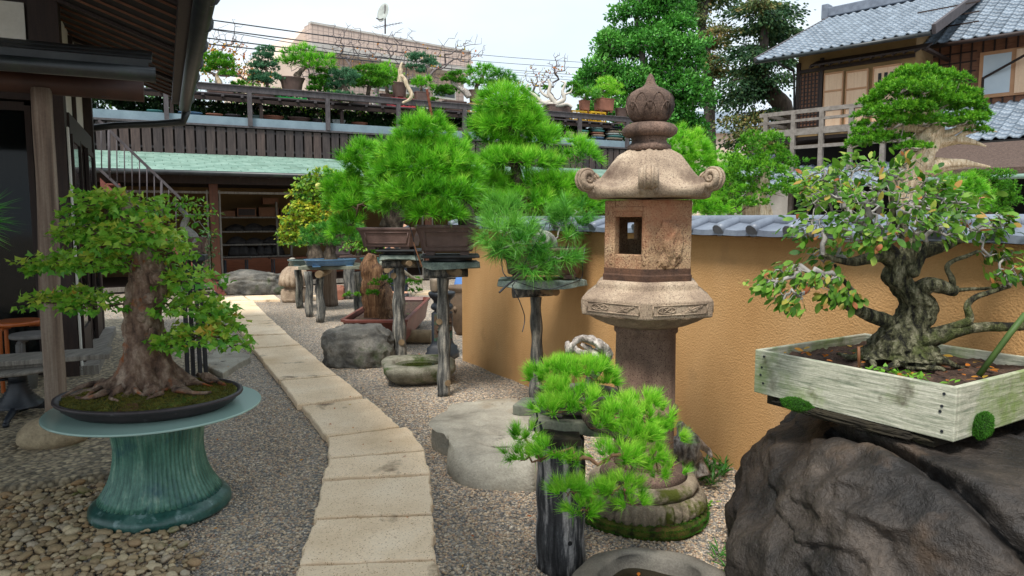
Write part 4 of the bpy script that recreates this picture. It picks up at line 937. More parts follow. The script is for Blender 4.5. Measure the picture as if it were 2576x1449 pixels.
def wires():
    specs = [((500, 46), (800, 88), (1235, 142), (1700, 172)), ((500, 68), (800, 108), (1240, 158), (1720, 186)), ((490, 92), (800, 130), (1160, 166), (1750, 212)), ((480, 106), (850, 146), (1250, 184), (1760, 232)), ((520, 72), (900, 136), (1180, 172), (1760, 222))]
    lab = ['topmost', 'second highest', 'third highest', 'lowest', 'thin slanting']
    for k, sp in enumerate(specs):
        Ys = [24, 27, 32, 40]; pts = []
        ctrl = [P(x, y, Y) for (x, y), Y in zip(sp, Ys)]; ctrl = [ctrl[0] - (ctrl[1] - ctrl[0]) * .8] + ctrl + [ctrl[-1] + (ctrl[-1] - ctrl[-2]) * .3]
        ctrl = np.array(ctrl); tt = np.linspace(0, len(ctrl) - 1, 40); pts = np.column_stack([np.interp(tt, range(len(ctrl)), ctrl[:, i]) for i in range(3)])
        for _ in range(3): pts[1:-1] = (pts[:-2] + pts[1:-1] * 2 + pts[2:]) / 4
        m = MB(); r = .022 if k != 4 else .014; rad = np.where(np.arange(40) < 22, r, r * .5); m.tube(pts, rad, 5)
        tag(m.build('overhead_wire', M['cable']), '%s black overhead wire crossing the sky in front of the apartment block' % lab[k], 'wire', 'overhead wires')
wires()
# ------------------------------------------------------------------ plant tools
def runit(n, rng=RNG):
    v = rng.normal(size=(n, 3)); return v / np.linalg.norm(v, axis=1)[:, None]
def nrm(v): return v / (np.linalg.norm(v, axis=-1, keepdims=True) + 1e-9)
def needles(mb, C, D, n, Ln, w, spread, tint, tw=.12, mi=0):
    C = np.asarray(C); N = len(C)
    if N == 0: return
    d = nrm(D[:, None, :] + spread * RNG.normal(size=(N, n, 3)))
    ln = Ln * RNG.uniform(.7, 1.1, (N, n, 1))
    st = C[:, None, :] + d * (ln * .06) + RNG.normal(size=(N, n, 3)) * Ln * .05
    tip = st + d * ln; tip[..., 2] -= .04 * ln[..., 0]
    sd = nrm(np.cross(d, RNG.normal(size=(N, n, 3)))) * (w / 2)
    V = np.stack([st - sd, st + sd, tip], 2).reshape(-1, 3)
    k = N * n; F = np.arange(k * 3).reshape(k, 3)
    t = np.repeat(np.clip(np.asarray(tint) + RNG.normal(0, .13, N), 0, 1), n); t = np.clip(t + RNG.normal(0, tw, k), 0, 1)
    T = np.stack([t * .8, t * .8, np.clip(t + .1, 0, 1)], 1).ravel()
    mb.add(V, F, mi, T)
LEAF = {
    'oval': np.array([(0, 0, 0), (.25, .2, .03), (.55, .27, .03), (.85, .15, 0), (1, 0, -.06), (.85, -.15, 0), (.55, -.27, .03), (.25, -.2, .03)]),
    'small': np.array([(0, 0, 0), (.5, .3, .06), (1, 0, 0), (.5, -.3, .06)]),
    'maple': np.array([(0, 0, 0), (.12, .2, .02), (.30, .62, -.06), (.52, .26, .03), (1.02, 0, -.08), (.52, -.26, .03), (.30, -.62, -.06), (.12, -.2, .02)]),
    'grass': np.array([(0, .04, 0), (.5, .07, .05), (1, 0, -.05), (.5, -.07, .05), (0, -.04, 0)]),
}
def leaves(mb, C, D, Nn, size, shape='oval', tint=.5, tipd=0.0, mi=0):
    C = np.asarray(C); N = len(C)
    if N == 0: return
    T = LEAF[shape]; k = len(T); D = nrm(D); W = nrm(np.cross(Nn, D)); U = np.cross(D, W)
    size = np.broadcast_to(size, (N,))[:, None, None]
    V = C[:, None, :] + size * (T[None, :, 0:1] * D[:, None, :] + T[None, :, 1:2] * W[:, None, :] + T[None, :, 2:3] * U[:, None, :])
    t = np.clip(np.broadcast_to(tint, (N,)), 0, 1)[:, None] + tipd * (T[:, 0] ** 2)[None, :] * RNG.uniform(-.2, 1, (N, 1))
    mb.add(V.reshape(-1, 3), np.arange(N * k).reshape(N, k), mi, np.clip(t, 0, 1).ravel())

def ellipsoid_pts(c, r, n, low=-.25, inner=.25, lump=.18, seed=0):
    v = runit(n * 6 + 20); v = v[v[:, 2] > low][:n]; m = len(v)
    rad = 1 + lump * perlin(v * 2.2 + seed * 5.1) * 2
    rad = rad * np.where(RNG.uniform(0, 1, m) < inner, RNG.uniform(.45, .95, m), RNG.uniform(.9, 1.02, m))
    flat = np.where(v[:, 2] < 0, .55, 1.0)
    p = c + v * r * rad[:, None]; p[:, 2] = c[2] + (p[:, 2] - c[2]) * flat
    nn = nrm(v / r); return p, nn
def pads_px(pads, Y, dz=.8, wander=.0):
    """(px, py, rx, ry[, dY]) -> centre, radii in metres"""
    out = []
    for p in pads:
        dY = p[4] if len(p) > 4 else 0; y = Y + dY; c = P(p[0], p[1], y); s = y / FPX
        out.append((c, np.array([p[2] * s, p[2] * s * dz, p[3] * s])))
    return out
def grow(seed_pts, seed_r, targets, step, jit=.25, p=2.2, rt=.002, seed_par=None, sort_c=None, bias=0.0):
    """connect every target to the nearest node: natural limbs. Returns nodes, parents, radii"""
    pos = [np.asarray(q, float) for q in seed_pts]; par = [-1] + list(range(len(pos) - 1)) if seed_par is None else list(seed_par)
    ns = len(pos); cap = ns + len(targets) * 8 + 10
    A = np.zeros((cap, 3)); A[:ns] = pos; n = ns
    tg = np.asarray(targets); o = sort_c if sort_c is not None else A[ns - 1]
    dd = np.min(np.linalg.norm(tg[:, None] - A[None, :ns], axis=2), axis=1); order = np.argsort(dd)
    for ti in order:
        t = tg[ti]; dv = A[:n] - t; cost = np.linalg.norm(dv, axis=1) + bias * np.maximum(0, dv[:, 2])
        cost[0] += .2 * step
        k = int(np.argmin(cost)); a = A[k]; d = t - a; L_ = np.linalg.norm(d)
        m = max(1, min(7, int(round(L_ / step)))); prev = k
        for i in range(1, m + 1):
            if n >= cap: break
            q = a + d * i / m
            if i < m: q = q + RNG.normal(0, jit * L_ / m, 3) + V3(0, 0, -.12 * L_ * math.sin(math.pi * i / m) * 0)
            A[n] = q; par.append(prev); prev = n; n += 1
    A = A[:n]; par = np.array(par); R = np.zeros(n); kids = [[] for _ in range(n)]
    for i in range(n):
        if par[i] >= 0: kids[par[i]].append(i)
    for i in range(n - 1, -1, -1):
        R[i] = rt if not kids[i] else (sum(R[k] ** p for k in kids[i])) ** (1 / p)
    if seed_r is not None:
        for i in range(ns): R[i] = seed_r[i]
    return A, par, R, kids, ns
def tubes_from(mb, A, par, R, kids, ns, seg=5, skip_seed=True, rmax=None, t=.5, rough=0.0):
    done = set(); heads = []
    def main_child(i): return max(kids[i], key=lambda k: R[k]) if kids[i] else None
    n = len(A); is_cont = np.zeros(n, bool)
    for i in range(n):
        mc = main_child(i)
        if mc is not None and not (skip_seed and i < ns): is_cont[mc] = True
    for i in range(n):
        if i < ns and skip_seed: continue
        if is_cont[i] or par[i] < 0: continue
        ch = [par[i], i]; 
        while True:
            mc = main_child(ch[-1])
            if mc is None: break
            ch.append(mc)
        rr = R[ch].copy(); rr[0] = min(rr[0], rr[1] * 1.25); rr[-1] *= .5
        if rmax: rr = np.minimum(rr, rmax)
        mb.tube(A[ch], rr, seg if rr.max() > .004 else 3, 0, t, cap=False, rough=rough)
def smooth_path(pts, n):
    pts = np.asarray(pts, float); t = np.linspace(0, len(pts) - 1, n); out = np.zeros((n, pts.shape[1]))
    for k, tk in enumerate(t):
        i = int(min(tk, len(pts) - 2)); f = tk - i
        p0, p1, p2, p3 = pts[max(i - 1, 0)], pts[i], pts[i + 1], pts[min(i + 2, len(pts) - 1)]
        out[k] = .5 * (2 * p1 + (p2 - p0) * f + (2 * p0 - 5 * p1 + 4 * p2 - p3) * f * f + (3 * p1 - p0 - 3 * p2 + p3) * f ** 3)
    return out
def trunk_px(pts, Y):
    """(px, py, r_px[, dY])"""
    a = np.array([[*P(q[0], q[1], Y + (q[3] if len(q) > 3 else 0)), q[2] * Y / FPX] for q in pts]); return a
def bark_tube(mb, path4, n=24, seg=14, rough=.25, rs=9, flute=0, fl=0.0, tw=0.0, t=.5):
    q = smooth_path(path4, n); mb.tube(q[:, :3], np.maximum(q[:, 3], .002), seg, 0, t, True, rough, rs, flute=flute, fl=fl, tw=tw); return q

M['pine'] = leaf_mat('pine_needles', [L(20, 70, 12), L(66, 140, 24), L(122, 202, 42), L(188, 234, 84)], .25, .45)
M['pinedark'] = leaf_mat('pine_needles_dark', [L(22, 74, 26), L(62, 134, 42), L(122, 188, 66)], .2, .4)
M['juniper'] = leaf_mat('juniper_foliage', [L(28, 78, 14), L(78, 146, 26), L(136, 194, 44)], .25, .6)
M['juniperblue'] = leaf_mat('juniper_blue', [L(30, 70, 48), L(70, 124, 86), L(120, 164, 120)], .25, .6)
M['maple'] = leaf_mat('maple_leaves', [L(40, 104, 34), L(88, 156, 46), L(140, 188, 62), L(192, 198, 78), L(206, 150, 64)], .35, .45, [0, .35, .65, .88, 1])
M['quinceleaf'] = leaf_mat('quince_leaves', [L(40, 84, 22), L(92, 142, 38), L(142, 178, 76), L(164, 172, 70), L(186, 122, 74), L(146, 74, 42)], .35, .55, [0, .3, .55, .7, .86, 1])
M['yellowleaf'] = leaf_mat('yellowing_leaves', [L(40, 100, 28), L(120, 162, 40), L(200, 196, 60), L(222, 160, 50)], .35, .5)
M['broadleaf'] = leaf_mat('broad_leaves', [L(14, 46, 12), L(38, 92, 26), L(70, 136, 42), L(120, 172, 80)], .25, .45)
M['evergreen'] = leaf_mat('evergreen_leaves', [L(16, 56, 18), L(50, 114, 38), L(90, 162, 58), L(134, 190, 96)], .25, .45)
M['cedar'] = leaf_mat('cedar_sprays', [L(20, 44, 28), L(44, 82, 46), L(86, 106, 54), L(150, 124, 72)], .2, .6)
M['autumnleaf'] = leaf_mat('autumn_leaves', [L(110, 132, 50), L(190, 160, 60), L(214, 130, 50), L(170, 90, 44)], .4, .5)
M['autumnleaf2'] = leaf_mat('mixed_leaves', [L(46, 90, 34), L(96, 136, 48), L(196, 176, 80), L(206, 140, 60)], .35, .5)
M['hedge'] = leaf_mat('hedge_leaves', [L(20, 40, 24), L(40, 74, 38), L(70, 108, 54)], .15, .5)
M['bark'] = mat('bark', [L(46, 38, 32), L(92, 80, 68), L(124, 112, 98)], 18, (1, 1, .5), rough=.9, fine=(90, .25), bmp=(.9, .02), pos=[.32, .52, .7])
M['twig'] = mat('twig', [L(72, 56, 46), L(112, 92, 76)], 20, rough=.85, bmp=None)
M['palebark'] = mat('pale_bark', [L(120, 116, 112), L(168, 164, 158)], 22, rough=.8, fine=(90, .15), bmp=(.4, .008))
M['deadwood'] = mat('deadwood', [L(138, 112, 84), L(196, 176, 146), L(222, 208, 184)], 7, (7, 7, .8), rough=.75, fine=(70, .15), bmp=(.7, .012), pos=[.3, .5, .7])
M['deadwhite'] = mat('white_deadwood', [L(176, 168, 156), L(214, 206, 194)], 6, rough=.8, bmp=None)
M['driftgrey'] = mat('drift_grey', [L(92, 84, 78), L(160, 150, 140), L(208, 200, 190)], 10, (4, 4, 1.2), rough=.8, fine=(80, .2), bmp=(.9, .015), pos=[.34, .5, .66])
M['redwood'] = mat('red_brown_trunk', [L(62, 40, 26), L(116, 82, 54), L(160, 124, 88)], 7, (6, 6, .5), rough=.7, fine=(70, .15), bmp=(.9, .02), pos=[.33, .5, .68])
M['moss'] = mat('moss', [L(42, 46, 16), L(84, 92, 28), L(112, 104, 44)], 16, rough=.95, fine=(160, .4), bmp=(1, .02), pos=[.35, .52, .68], stain=[(L(96, 70, 42), 9, .58, .66), (L(66, 110, 26), 5, .62, .74)])
M['soil'] = mat('soil', [L(36, 28, 24), L(70, 52, 42), L(98, 76, 60)], 26, rough=.95, fine=(120, .4), bmp=(1, .015), stain=(L(66, 90, 36), 6, .62, .7))
def pot_mat(name, a, b, rough=.5): M[name] = mat(name, [a, b], 5, rough=rough, fine=(50, .12), bmp=(.1, .003), spec=.45, stain=(tuple(.55 * q + .25 for q in b[:3]) + (1,), 8, .66, .85))
pot_mat('pot_brown', L(84, 64, 58), L(112, 88, 80)); pot_mat('pot_terra', L(132, 84, 66), L(158, 104, 82), .7); pot_mat('pot_dark', L(44, 38, 40), L(62, 54, 56)); pot_mat('pot_blue', L(70, 104, 136), L(100, 134, 164), .25)
pot_mat('pot_teal', L(60, 120, 120), L(84, 146, 142), .3); pot_mat('pot_white', L(160, 170, 170), L(190, 196, 192), .4); pot_mat('pot_beige', L(150, 134, 116), L(178, 162, 142), .6); pot_mat('pot_red', L(92, 48, 40), L(124, 70, 58), .45)
pot_mat('pot_greygreen', L(86, 104, 104), L(112, 132, 130), .35); pot_mat('pot_navy', L(26, 34, 48), L(40, 50, 66), .3)

def pine_crown(pads, dens, Ln, w, n, spread=.55, t0=.5, upb=.45, low=-.3, seed=0, inner=.3, gap=0.0):
    mb = MB()
    for k, (c, r) in enumerate(pads):
        area = 4 * math.pi * ((r[0] * r[1]) ** 1.6 / 3 + (r[0] * r[2]) ** 1.6 / 3 + (r[1] * r[2]) ** 1.6 / 3) ** (1 / 1.6)
        m = max(6, int(area * dens)); r2 = np.maximum(r - Ln * .02, r * .7)
        p, nn = ellipsoid_pts(c, r2, m, low, inner, .2, seed + k)
        if gap: 
            keep = perlin(p / (Ln * 2.2) + seed) > -gap; p, nn = p[keep], nn[keep]
        D = nrm(nn + V3(0, 0, upb) + RNG.normal(0, .15, p.shape))
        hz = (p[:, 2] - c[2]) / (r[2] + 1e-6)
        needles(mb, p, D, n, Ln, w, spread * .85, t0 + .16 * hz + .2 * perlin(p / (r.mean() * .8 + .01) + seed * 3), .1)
    return mb
def juniper_crown(pads, dens, sz, n=9, t0=.55, low=-.2, seed=0):
    """cloud pads made of many little upright sprays"""
    mb = MB()
    for k, (c, r) in enumerate(pads):
        # sub-lumps on the pad
        m = max(5, int(12 * (r[0] * r[1]) ** .5 / .2)); sp, sn = ellipsoid_pts(c, r * .8, m, -.1, .2, .1, seed + k)
        for j in range(len(sp)):
            rr = np.array([1, 1, .75]) * r.mean() * RNG.uniform(.26, .42); a = int(rr[0] ** 2 * 9 * dens) + 6
            p, nn = ellipsoid_pts(sp[j], rr, a, low, .25, .15, seed + k + j)
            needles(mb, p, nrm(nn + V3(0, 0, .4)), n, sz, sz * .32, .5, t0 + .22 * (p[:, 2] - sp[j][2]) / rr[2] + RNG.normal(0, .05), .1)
    return mb
def leaf_crown(pads, dens, size, shape='oval', t0=.5, tv=.15, droop=.2, low=-.5, seed=0, tipd=0.0, inner=.5, flat=.6):
    mb = MB()
    for k, (c, r) in enumerate(pads):
        area = 4 * math.pi * ((r[0] * r[1] + r[0] * r[2] + r[1] * r[2]) / 3)
        m = max(6, int(area * dens)); p, nn = ellipsoid_pts(c, r, m, low, inner, .3, seed + k)
        D = nrm(nn * .7 + RNG.normal(0, .5, p.shape) + V3(0, 0, -droop)); Nn = nrm(V3(0, 0, 1) * flat + nn * .6 + RNG.normal(0, .35, p.shape))
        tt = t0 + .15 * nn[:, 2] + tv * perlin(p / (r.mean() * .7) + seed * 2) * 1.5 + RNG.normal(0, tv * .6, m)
        leaves(mb, p, D, Nn, size * RNG.uniform(.65, 1.15, m), shape, tt, tipd)
    return mb
def limb_mesh(trunk4, pads, Y, per=6, rt=.003, step=.05, jit=.3, seg=6, rough=.15, inside=.7, n=22, tr_seg=14, trough=.22, rs=9, flute=0, fl=0.0, tw=0.0, low=-.8, rmax=None):
    """trunk part and twig part meshes"""
    tm = MB(); q = bark_tube(tm, trunk4, n, tr_seg, trough, rs, flute, fl, tw)
    T = []
    for c, r in pads:
        v = runit(per); v[:, 2] = v[:, 2] * .5 - .15; T.append(c + v * r * inside * RNG.uniform(.4, 1, (per, 1)))
    T = np.concatenate(T); A, par, R, kids, ns = grow(q[:, :3], q[:, 3], T, step, jit, rt=rt)
    bm_ = MB(); tubes_from(bm_, A, par, R, kids, ns, seg, True, rmax or q[:, 3].max() * .55, rough=rough); return tm, bm_, (A, par, R, kids, ns)

def pot_mesh(mb, c, w, d, h, kind='rect', ang=0.0, flare=.86, rim=.02, wall=.02, feet=True):
    """c: centre of the foot, w,d outer rim size"""
    c = np.asarray(c, float); ca, sa = math.cos(ang), math.sin(ang); f0 = .12 * h if feet else 0.0
    def ring(s, z, wd=None):
        ww, dd = (w * s, d * s) if wd is None else wd
        if kind == 'rect':
            q = []; k = min(ww, dd) * .10
            for sx, sy in ((1, -1), (1, 1), (-1, 1), (-1, -1)):
                x, y = sx * ww / 2, sy * dd / 2
                if sx * sy < 0: q += [(x - sx * k, y), (x, y - sy * k)] if sx > 0 else [(x + k, y), (x, y - sy * k)][::1]
                else: q += [(x, y - sy * k), (x - sx * k, y)] if sx > 0 else [(x, y - sy * k), (x - sx * k, y)]
            q = sorted(q, key=lambda p: math.atan2(p[1] / dd, p[0] / ww))
            q = np.array(q)
        else:
            th = np.linspace(0, 2 * math.pi, 36, endpoint=False); e = 1.0 if kind == 'oval' else .8
            q = np.column_stack([np.sign(np.cos(th)) * np.abs(np.cos(th)) ** e * ww / 2, np.sign(np.sin(th)) * np.abs(np.sin(th)) ** e * dd / 2])
        return np.column_stack([c[0] + q[:, 0] * ca - q[:, 1] * sa, c[1] + q[:, 0] * sa + q[:, 1] * ca, np.full(len(q), c[2] + z)])
    iw = lambda s: (w * s - 2 * wall, d * s - 2 * wall)
    R_ = [ring(flare * .96, f0), ring(flare, f0 + .04 * h), ring(flare + (1 - flare) * .35, f0 + h * .5), ring(.955, h - rim * 1.6), ring(.975, h - rim * 1.3), ring(1, h - rim), ring(1, h - .003), ring(.99, h), ring(1, h, iw(.985)), ring(1, h - rim * 1.5, iw(.965))]
    m = len(R_[0]); V = np.concatenate(R_); F = [(k * m + j, k * m + (j + 1) % m, (k + 1) * m + (j + 1) % m, (k + 1) * m + j) for k in range(len(R_) - 1) for j in range(m)]
    F.append(tuple(range(m))[::-1]); mb.add(V, F, 0, .5, kind != 'rect')
    if feet:
        for sx in (-1, 1):
            for sy in (-1, 1):
                x, y = sx * w * flare * .34, sy * d * flare * .34; mb.box((c[0] + x * ca - y * sa, c[1] + x * sa + y * ca, c[2] + f0 / 2 + .002), (w * .14, d * .14, f0 + .004), ang)
    return iw(.965), h - rim * 1.5
def soil_mesh(mb, c, wd, z, ang=0.0, hump=.03, kind='oval', n=10):
    """gently mounded soil / moss filling the pot"""
    c = np.asarray(c, float); ca, sa = math.cos(ang), math.sin(ang); th = np.linspace(0, 2 * math.pi, 40, endpoint=False); V = []
    for k in range(n + 1):
        f = 1 - k / n
        x, y = np.cos(th), np.sin(th)
        if kind == 'rect': s = 1 / np.maximum(np.abs(x), np.abs(y)) * .5; s = np.minimum(s, .66)
        else: s = .5
        x, y = x * s * wd[0] * f, y * s * wd[1] * f
        zz = z + hump * (1 - f * f); P3 = np.column_stack([x, y, np.full(40, zz)])
        P3[:, 2] += (hump * .25 + .002) * perlin(np.column_stack([P3[:, :2] * 14, np.full(40, c[0] * 7)])) * (f < .99)
        V.append(np.column_stack([c[0] + P3[:, 0] * ca - P3[:, 1] * sa, c[1] + P3[:, 0] * sa + P3[:, 1] * ca, c[2] + P3[:, 2]]))
    V = np.concatenate(V); F = [(k * 40 + j, k * 40 + (j + 1) % 40, (k + 1) * 40 + (j + 1) % 40, (k + 1) * 40 + j) for k in range(n) for j in range(40)]
    mb.add(V, F, 0, .5, True)

def bonsai(label, Y, trunk, pads, kind='pine', pot=None, potm='pot_brown', potk='rect', group=None, name='bonsai', cat='bonsai', dens=160, Ln=.09, w=.006, n=26, t0=.5, barkm='bark', leafm=None,
           per=6, rt=.003, depth=.45, spread=.55, gap=0.0, leaf=.05, shape='oval', soilm='soil', flute=0, fl=0.0, tw=0.0, dz=.8, ang=None, trough=.22, seed=None, potflare=.86, tv=.15, low=None, droop=.2, upb=.45, psc=1.1):
    """trunk: (px,py,r_px[,dY]); pads: (px,py,rx,ry[,dY]); pot: (x0,x1,ytop,ybot) in picture units at depth Y"""
    seed = seed if seed is not None else int(RNG.integers(1, 900)); ang = math.atan2(E1[1], E1[0]) if ang is None else ang
    t4 = trunk_px(trunk, Y); pd = pads_px(pads, Y, dz); pdc = [(c, r * psc) for c, r in pd]
    if pot:
        x0, x1, yt, yb = pot; a, b = P((x0 + x1) / 2, yb, Y), P((x0 + x1) / 2, yt, Y); wd = (x1 - x0) * Y / FPX / max(math.cos(ang), .8); base = a
    else: base = t4[0, :3].copy()
    root = thing(name, base, label, cat, group)
    if pot:
        m = MB(); iw, zs = pot_mesh(m, base, wd, wd * depth * 1.3, b[2] - a[2], potk, ang, potflare, min(.02, (b[2] - a[2]) * .16))
        if potk == 'rect' and Y < 8:
            W_, D_, H_ = wd, wd * depth * 1.3, b[2] - a[2]; ax, ay = V3(math.cos(ang), math.sin(ang), 0), V3(-math.sin(ang), math.cos(ang), 0); q4 = []
            for sx, fz in ((-1, .3), (1, .3), (1, .78), (-1, .78)): s_ = potflare + (1 - potflare) * (.35 * min(1, fz * 2) + max(0, fz - .5) * .9); q4.append(base + ax * sx * W_ * s_ * .38 - ay * D_ * s_ * .5 + V3(0, 0, H_ * fz))
            for i in range(4): m.tube([q4[i], q4[(i + 1) % 4]], .006, 6)
        m.build('pot', M[potm], root)
        m = MB(); soil_mesh(m, base, (iw[0], iw[1]), zs, ang, .02, 'rect' if potk == 'rect' else 'oval'); m.build('soil', M[soilm], root)
    tm, bm_, _ = limb_mesh(t4, pd, Y, per, rt, step=np.mean([r[0] for _, r in pd]) * .45, flute=flute, fl=fl, tw=tw, trough=trough)
    tm.build('trunk', M[barkm], root); bm_.build('branches', M['twig' if barkm != 'palebark' else 'palebark'], root)
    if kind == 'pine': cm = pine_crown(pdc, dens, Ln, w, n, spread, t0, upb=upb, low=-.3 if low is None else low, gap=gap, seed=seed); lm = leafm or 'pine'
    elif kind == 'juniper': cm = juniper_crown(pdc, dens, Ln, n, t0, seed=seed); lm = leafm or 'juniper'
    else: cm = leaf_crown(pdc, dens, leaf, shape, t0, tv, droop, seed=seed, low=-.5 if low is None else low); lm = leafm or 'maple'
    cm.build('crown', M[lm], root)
    return root
M['fruit'] = mat('fruit', [L(206, 200, 104), L(224, 216, 130)], 5, rough=.5, bmp=None)
# ------------------------------------------------------------------ wooden post stands in the yard
def post_stand(label, px, Y, ytop, board, cross, topw=1.0, group='log post stands', r=14, knots=((.25, 1),), slab='slate'):
    """round grey log post, a cross log and a board on top. board: (x0,x1,y) top of the board; cross: (x0,x1)"""
    base = P(px, 700, Y); s = Y / FPX; z = P(px, board[2], Y)[2]; root = thing('post_stand', (base[0], Y, 0), label, 'stand', group)
    m = MB(); n = 26; zt = z - .15; rr = r * s
    sd = px * .37
    q = [V3(base[0] + .005 * math.sin(i * .33 + sd) , Y + .005 * math.cos(i * .3 + sd), zt * i / (n - 1)) for i in range(n)]
    rad = [rr * (1.10 - .16 * i / n + .10 * math.sin(i * .9 + sd) * (1 if i > 2 else .3)) for i in range(n)]
    m.tube(q, rad, 18, rough=.05, rs=9, flute=5, fl=.03, tw=.015); m.build('post', M['barkpost'], root)
    m = MB()
    for f, side in knots:
        c = q[int(f * n)] + V3(rr * .7 * side, -rr * .8, 0); m.tube([c + V3(-rr * .1 * side, rr * .4, 0), c + V3(rr * .12 * side, -rr * .25, .0)], rr * .52, 12)
    m.build('knot', M['logend'], root)
    a, b = P(cross[0], board[2] + 20, Y), P(cross[1], board[2] + 20, Y)
    m = MB(); d = V3(LE2[0], LE2[1], 0) * -1
    for o in (.06,):
        c = V3(base[0], Y, z - .09) + V3(E1[0], E1[1], 0) * o; m.tube([c - d * .22, c + d * .22], .032, 14, rough=.06, t=.5)
    lg = m.build('cross_log', M['logend'], root)
    m = MB(); m.tube([V3(a[0], Y + .02, z - .11), V3(b[0], Y + .08, z - .10)], .05, 14, rough=.12); m.build('bearer', M['barkpost'], root)
    x0, x1 = P(board[0], board[2], Y)[0], P(board[1], board[2], Y)[0]; cx = (x0 + x1) / 2; hw = (x1 - x0) / 2; ang = .1
    th = np.linspace(0, 2 * math.pi, 22, endpoint=False)
    o = np.column_stack([np.sign(np.cos(th)) * np.abs(np.cos(th)) ** .45 * hw, np.sign(np.sin(th)) * np.abs(np.sin(th)) ** .45 * hw * .72]); o *= (1 + .05 * np.sin(th * 5 + sd))[:, None]
    o = np.column_stack([cx + o[:, 0] * math.cos(ang) - o[:, 1] * math.sin(ang), Y + o[:, 0] * math.sin(ang) + o[:, 1] * math.cos(ang)])
    m = MB(); m.prism(o, z - .055 + .012 * np.sin(th * 3 + sd), z, taper=.97); m.build('board', M[slab], root, bevel=.006)
    return z
M['slate'] = mat('slate_board', [L(72, 84, 80), L(118, 132, 124), L(160, 168, 156)], 9, rough=.8, fine=(80, .25), bmp=(.8, .015), stain=(L(80, 92, 70), 3, .6, .7))
zA = post_stand('grey log post stand under the left of the two big potted pines', 1003, 7.9, 655, (952, 1062, 640), (960, 1062), r=15, knots=((.22, .5), (.9, -1)))
zB = post_stand('grey log post stand nearest the stone basin, under the right potted pine', 1115, 6.26, 690, (1062, 1207, 657), (1065, 1175), r=15, knots=((.12, 1), (.62, -.8)))
zD = post_stand('single grey log post stand in front of the tan wall', 1350, 5.7, 720, (1250, 1468, 701), (1290, 1390), r=15, knots=((.4, -.7),))
M['blackplastic'] = mat('black_tray', [L(30, 32, 34), L(52, 54, 56)], 8, rough=.5, fine=(60, .2), bmp=(.2, .004))
def turntable(label, x0, x1, y, Y, zb, h=.06):
    a, b = P(x0, y, Y), P(x1, y, Y); c = (a[0] + b[0]) / 2; w = b[0] - a[0]; t = thing('turntable', (c, Y, zb), label, 'turntable')
    m = MB(); m.lathe([(w * .36, 0), (w * .38, .01), (w * .38, h * .55), (w * .3, h * .6)], (c, Y, zb + .001), 24, sy=.9); m.build('base', M['blackplastic'], t)
    m = MB(); m.box((c, Y, zb + h * .82), (w, w * .8, h * .36), .08); m.box((c, Y, zb + h * .66), (w * .86, w * .7, h * .2), .08); m.build('plate', M['blackplastic'], t, bevel=.006)
    return zb + h
zB2 = turntable('black square turntable under the right brown pot', 1062, 1205, 650, 6.26, zB)
zA2 = turntable('black turntable under the left brown pot', 950, 1062, 634, 7.9, zA)
def pz(z, Y, px):  # picture y of height z at depth Y
    d = lambda py: P(px, py, Y)[2] - z
    lo, hi = 0, 1449
    for _ in range(40):
        md = (lo + hi) / 2
        if d(md) > 0: lo = md
        else: hi = md
    return lo
bonsai('big bushy black pine in a panelled brown pot on the stand nearest the basin', 6.26, [(1176, 566, 24), (1168, 535, 24, -.02), (1140, 500, 20), (1110, 450, 15), (1085, 400, 11), (1068, 350, 6)],
       [(1062, 348, 50, 46), (1018, 392, 56, 38), (1112, 398, 55, 42), (1062, 432, 82, 44, -.12), (1150, 445, 45, 40), (985, 452, 42, 36), (1075, 492, 100, 38, -.2), (1168, 492, 36, 36), (1010, 520, 45, 26), (1098, 540, 58, 24, -.32)],
       'pine', (1046, 1206, 566, pz(zB2, 6.26, 1125) + .1), 'pot_brown', 'rect', 'potted pines on log stands', psc=1.2, dens=300, Ln=.105, w=.0055, n=34, per=9, rt=.0035, depth=.5, ang=.07, potflare=.78, name='black_pine_bonsai')
bonsai('black pine with low branch reaching left in the plain brown pot behind the panelled one', 7.9, [(985, 575, 28), (990, 540, 27), (975, 505, 22), (945, 465, 16), (915, 420, 9), (903, 390, 6)],
       [(905, 402, 42, 36), (872, 438, 38, 32), (935, 445, 50, 38), (868, 482, 42, 30), (945, 488, 52, 30), (900, 520, 48, 24, -.2), (855, 520, 30, 20), (882, 562, 34, 16), (860, 590, 24, 12), (1000, 500, 40, 30)],
       'pine', (908, 1062, 572, pz(zA2, 7.9, 985) + .1), 'pot_brown', 'rect', 'potted pines on log stands', psc=1.2, dens=260, Ln=.115, w=.0065, n=30, per=9, rt=.004, depth=.5, ang=-.1, gap=.2, potflare=.8, name='black_pine_bonsai')
# tall tiered pine rising from behind the wall
bonsai('tall tiered pine rising from behind the tan wall beside the stone lantern', 7.5, [(1322, 640, 18), (1318, 560, 17), (1306, 500, 16), (1300, 440, 14), (1288, 380, 11), (1275, 320, 8), (1268, 275, 4)],
       [(1268, 272, 52, 40), (1232, 312, 36, 24), (1310, 300, 46, 30), (1282, 322, 72, 24), (1232, 362, 50, 28), (1365, 358, 52, 30), (1300, 385, 40, 22), (1300, 412, 88, 24, -.2), (1446, 398, 44, 34), (1205, 470, 52, 26), (1250, 455, 30, 18), (1355, 472, 90, 28), (1455, 470, 45, 25),
        (1320, 515, 90, 26, -.2), (1450, 520, 48, 22), (1185, 530, 38, 20), (1400, 540, 40, 18)],
       'pine', (1240, 1400, 640, 700), 'pot_brown', 'rect', None, psc=1.15, dens=230, Ln=.125, w=.006, n=32, per=16, rt=.0035, gap=.28, t0=.56, name='tiered_pine_bonsai')
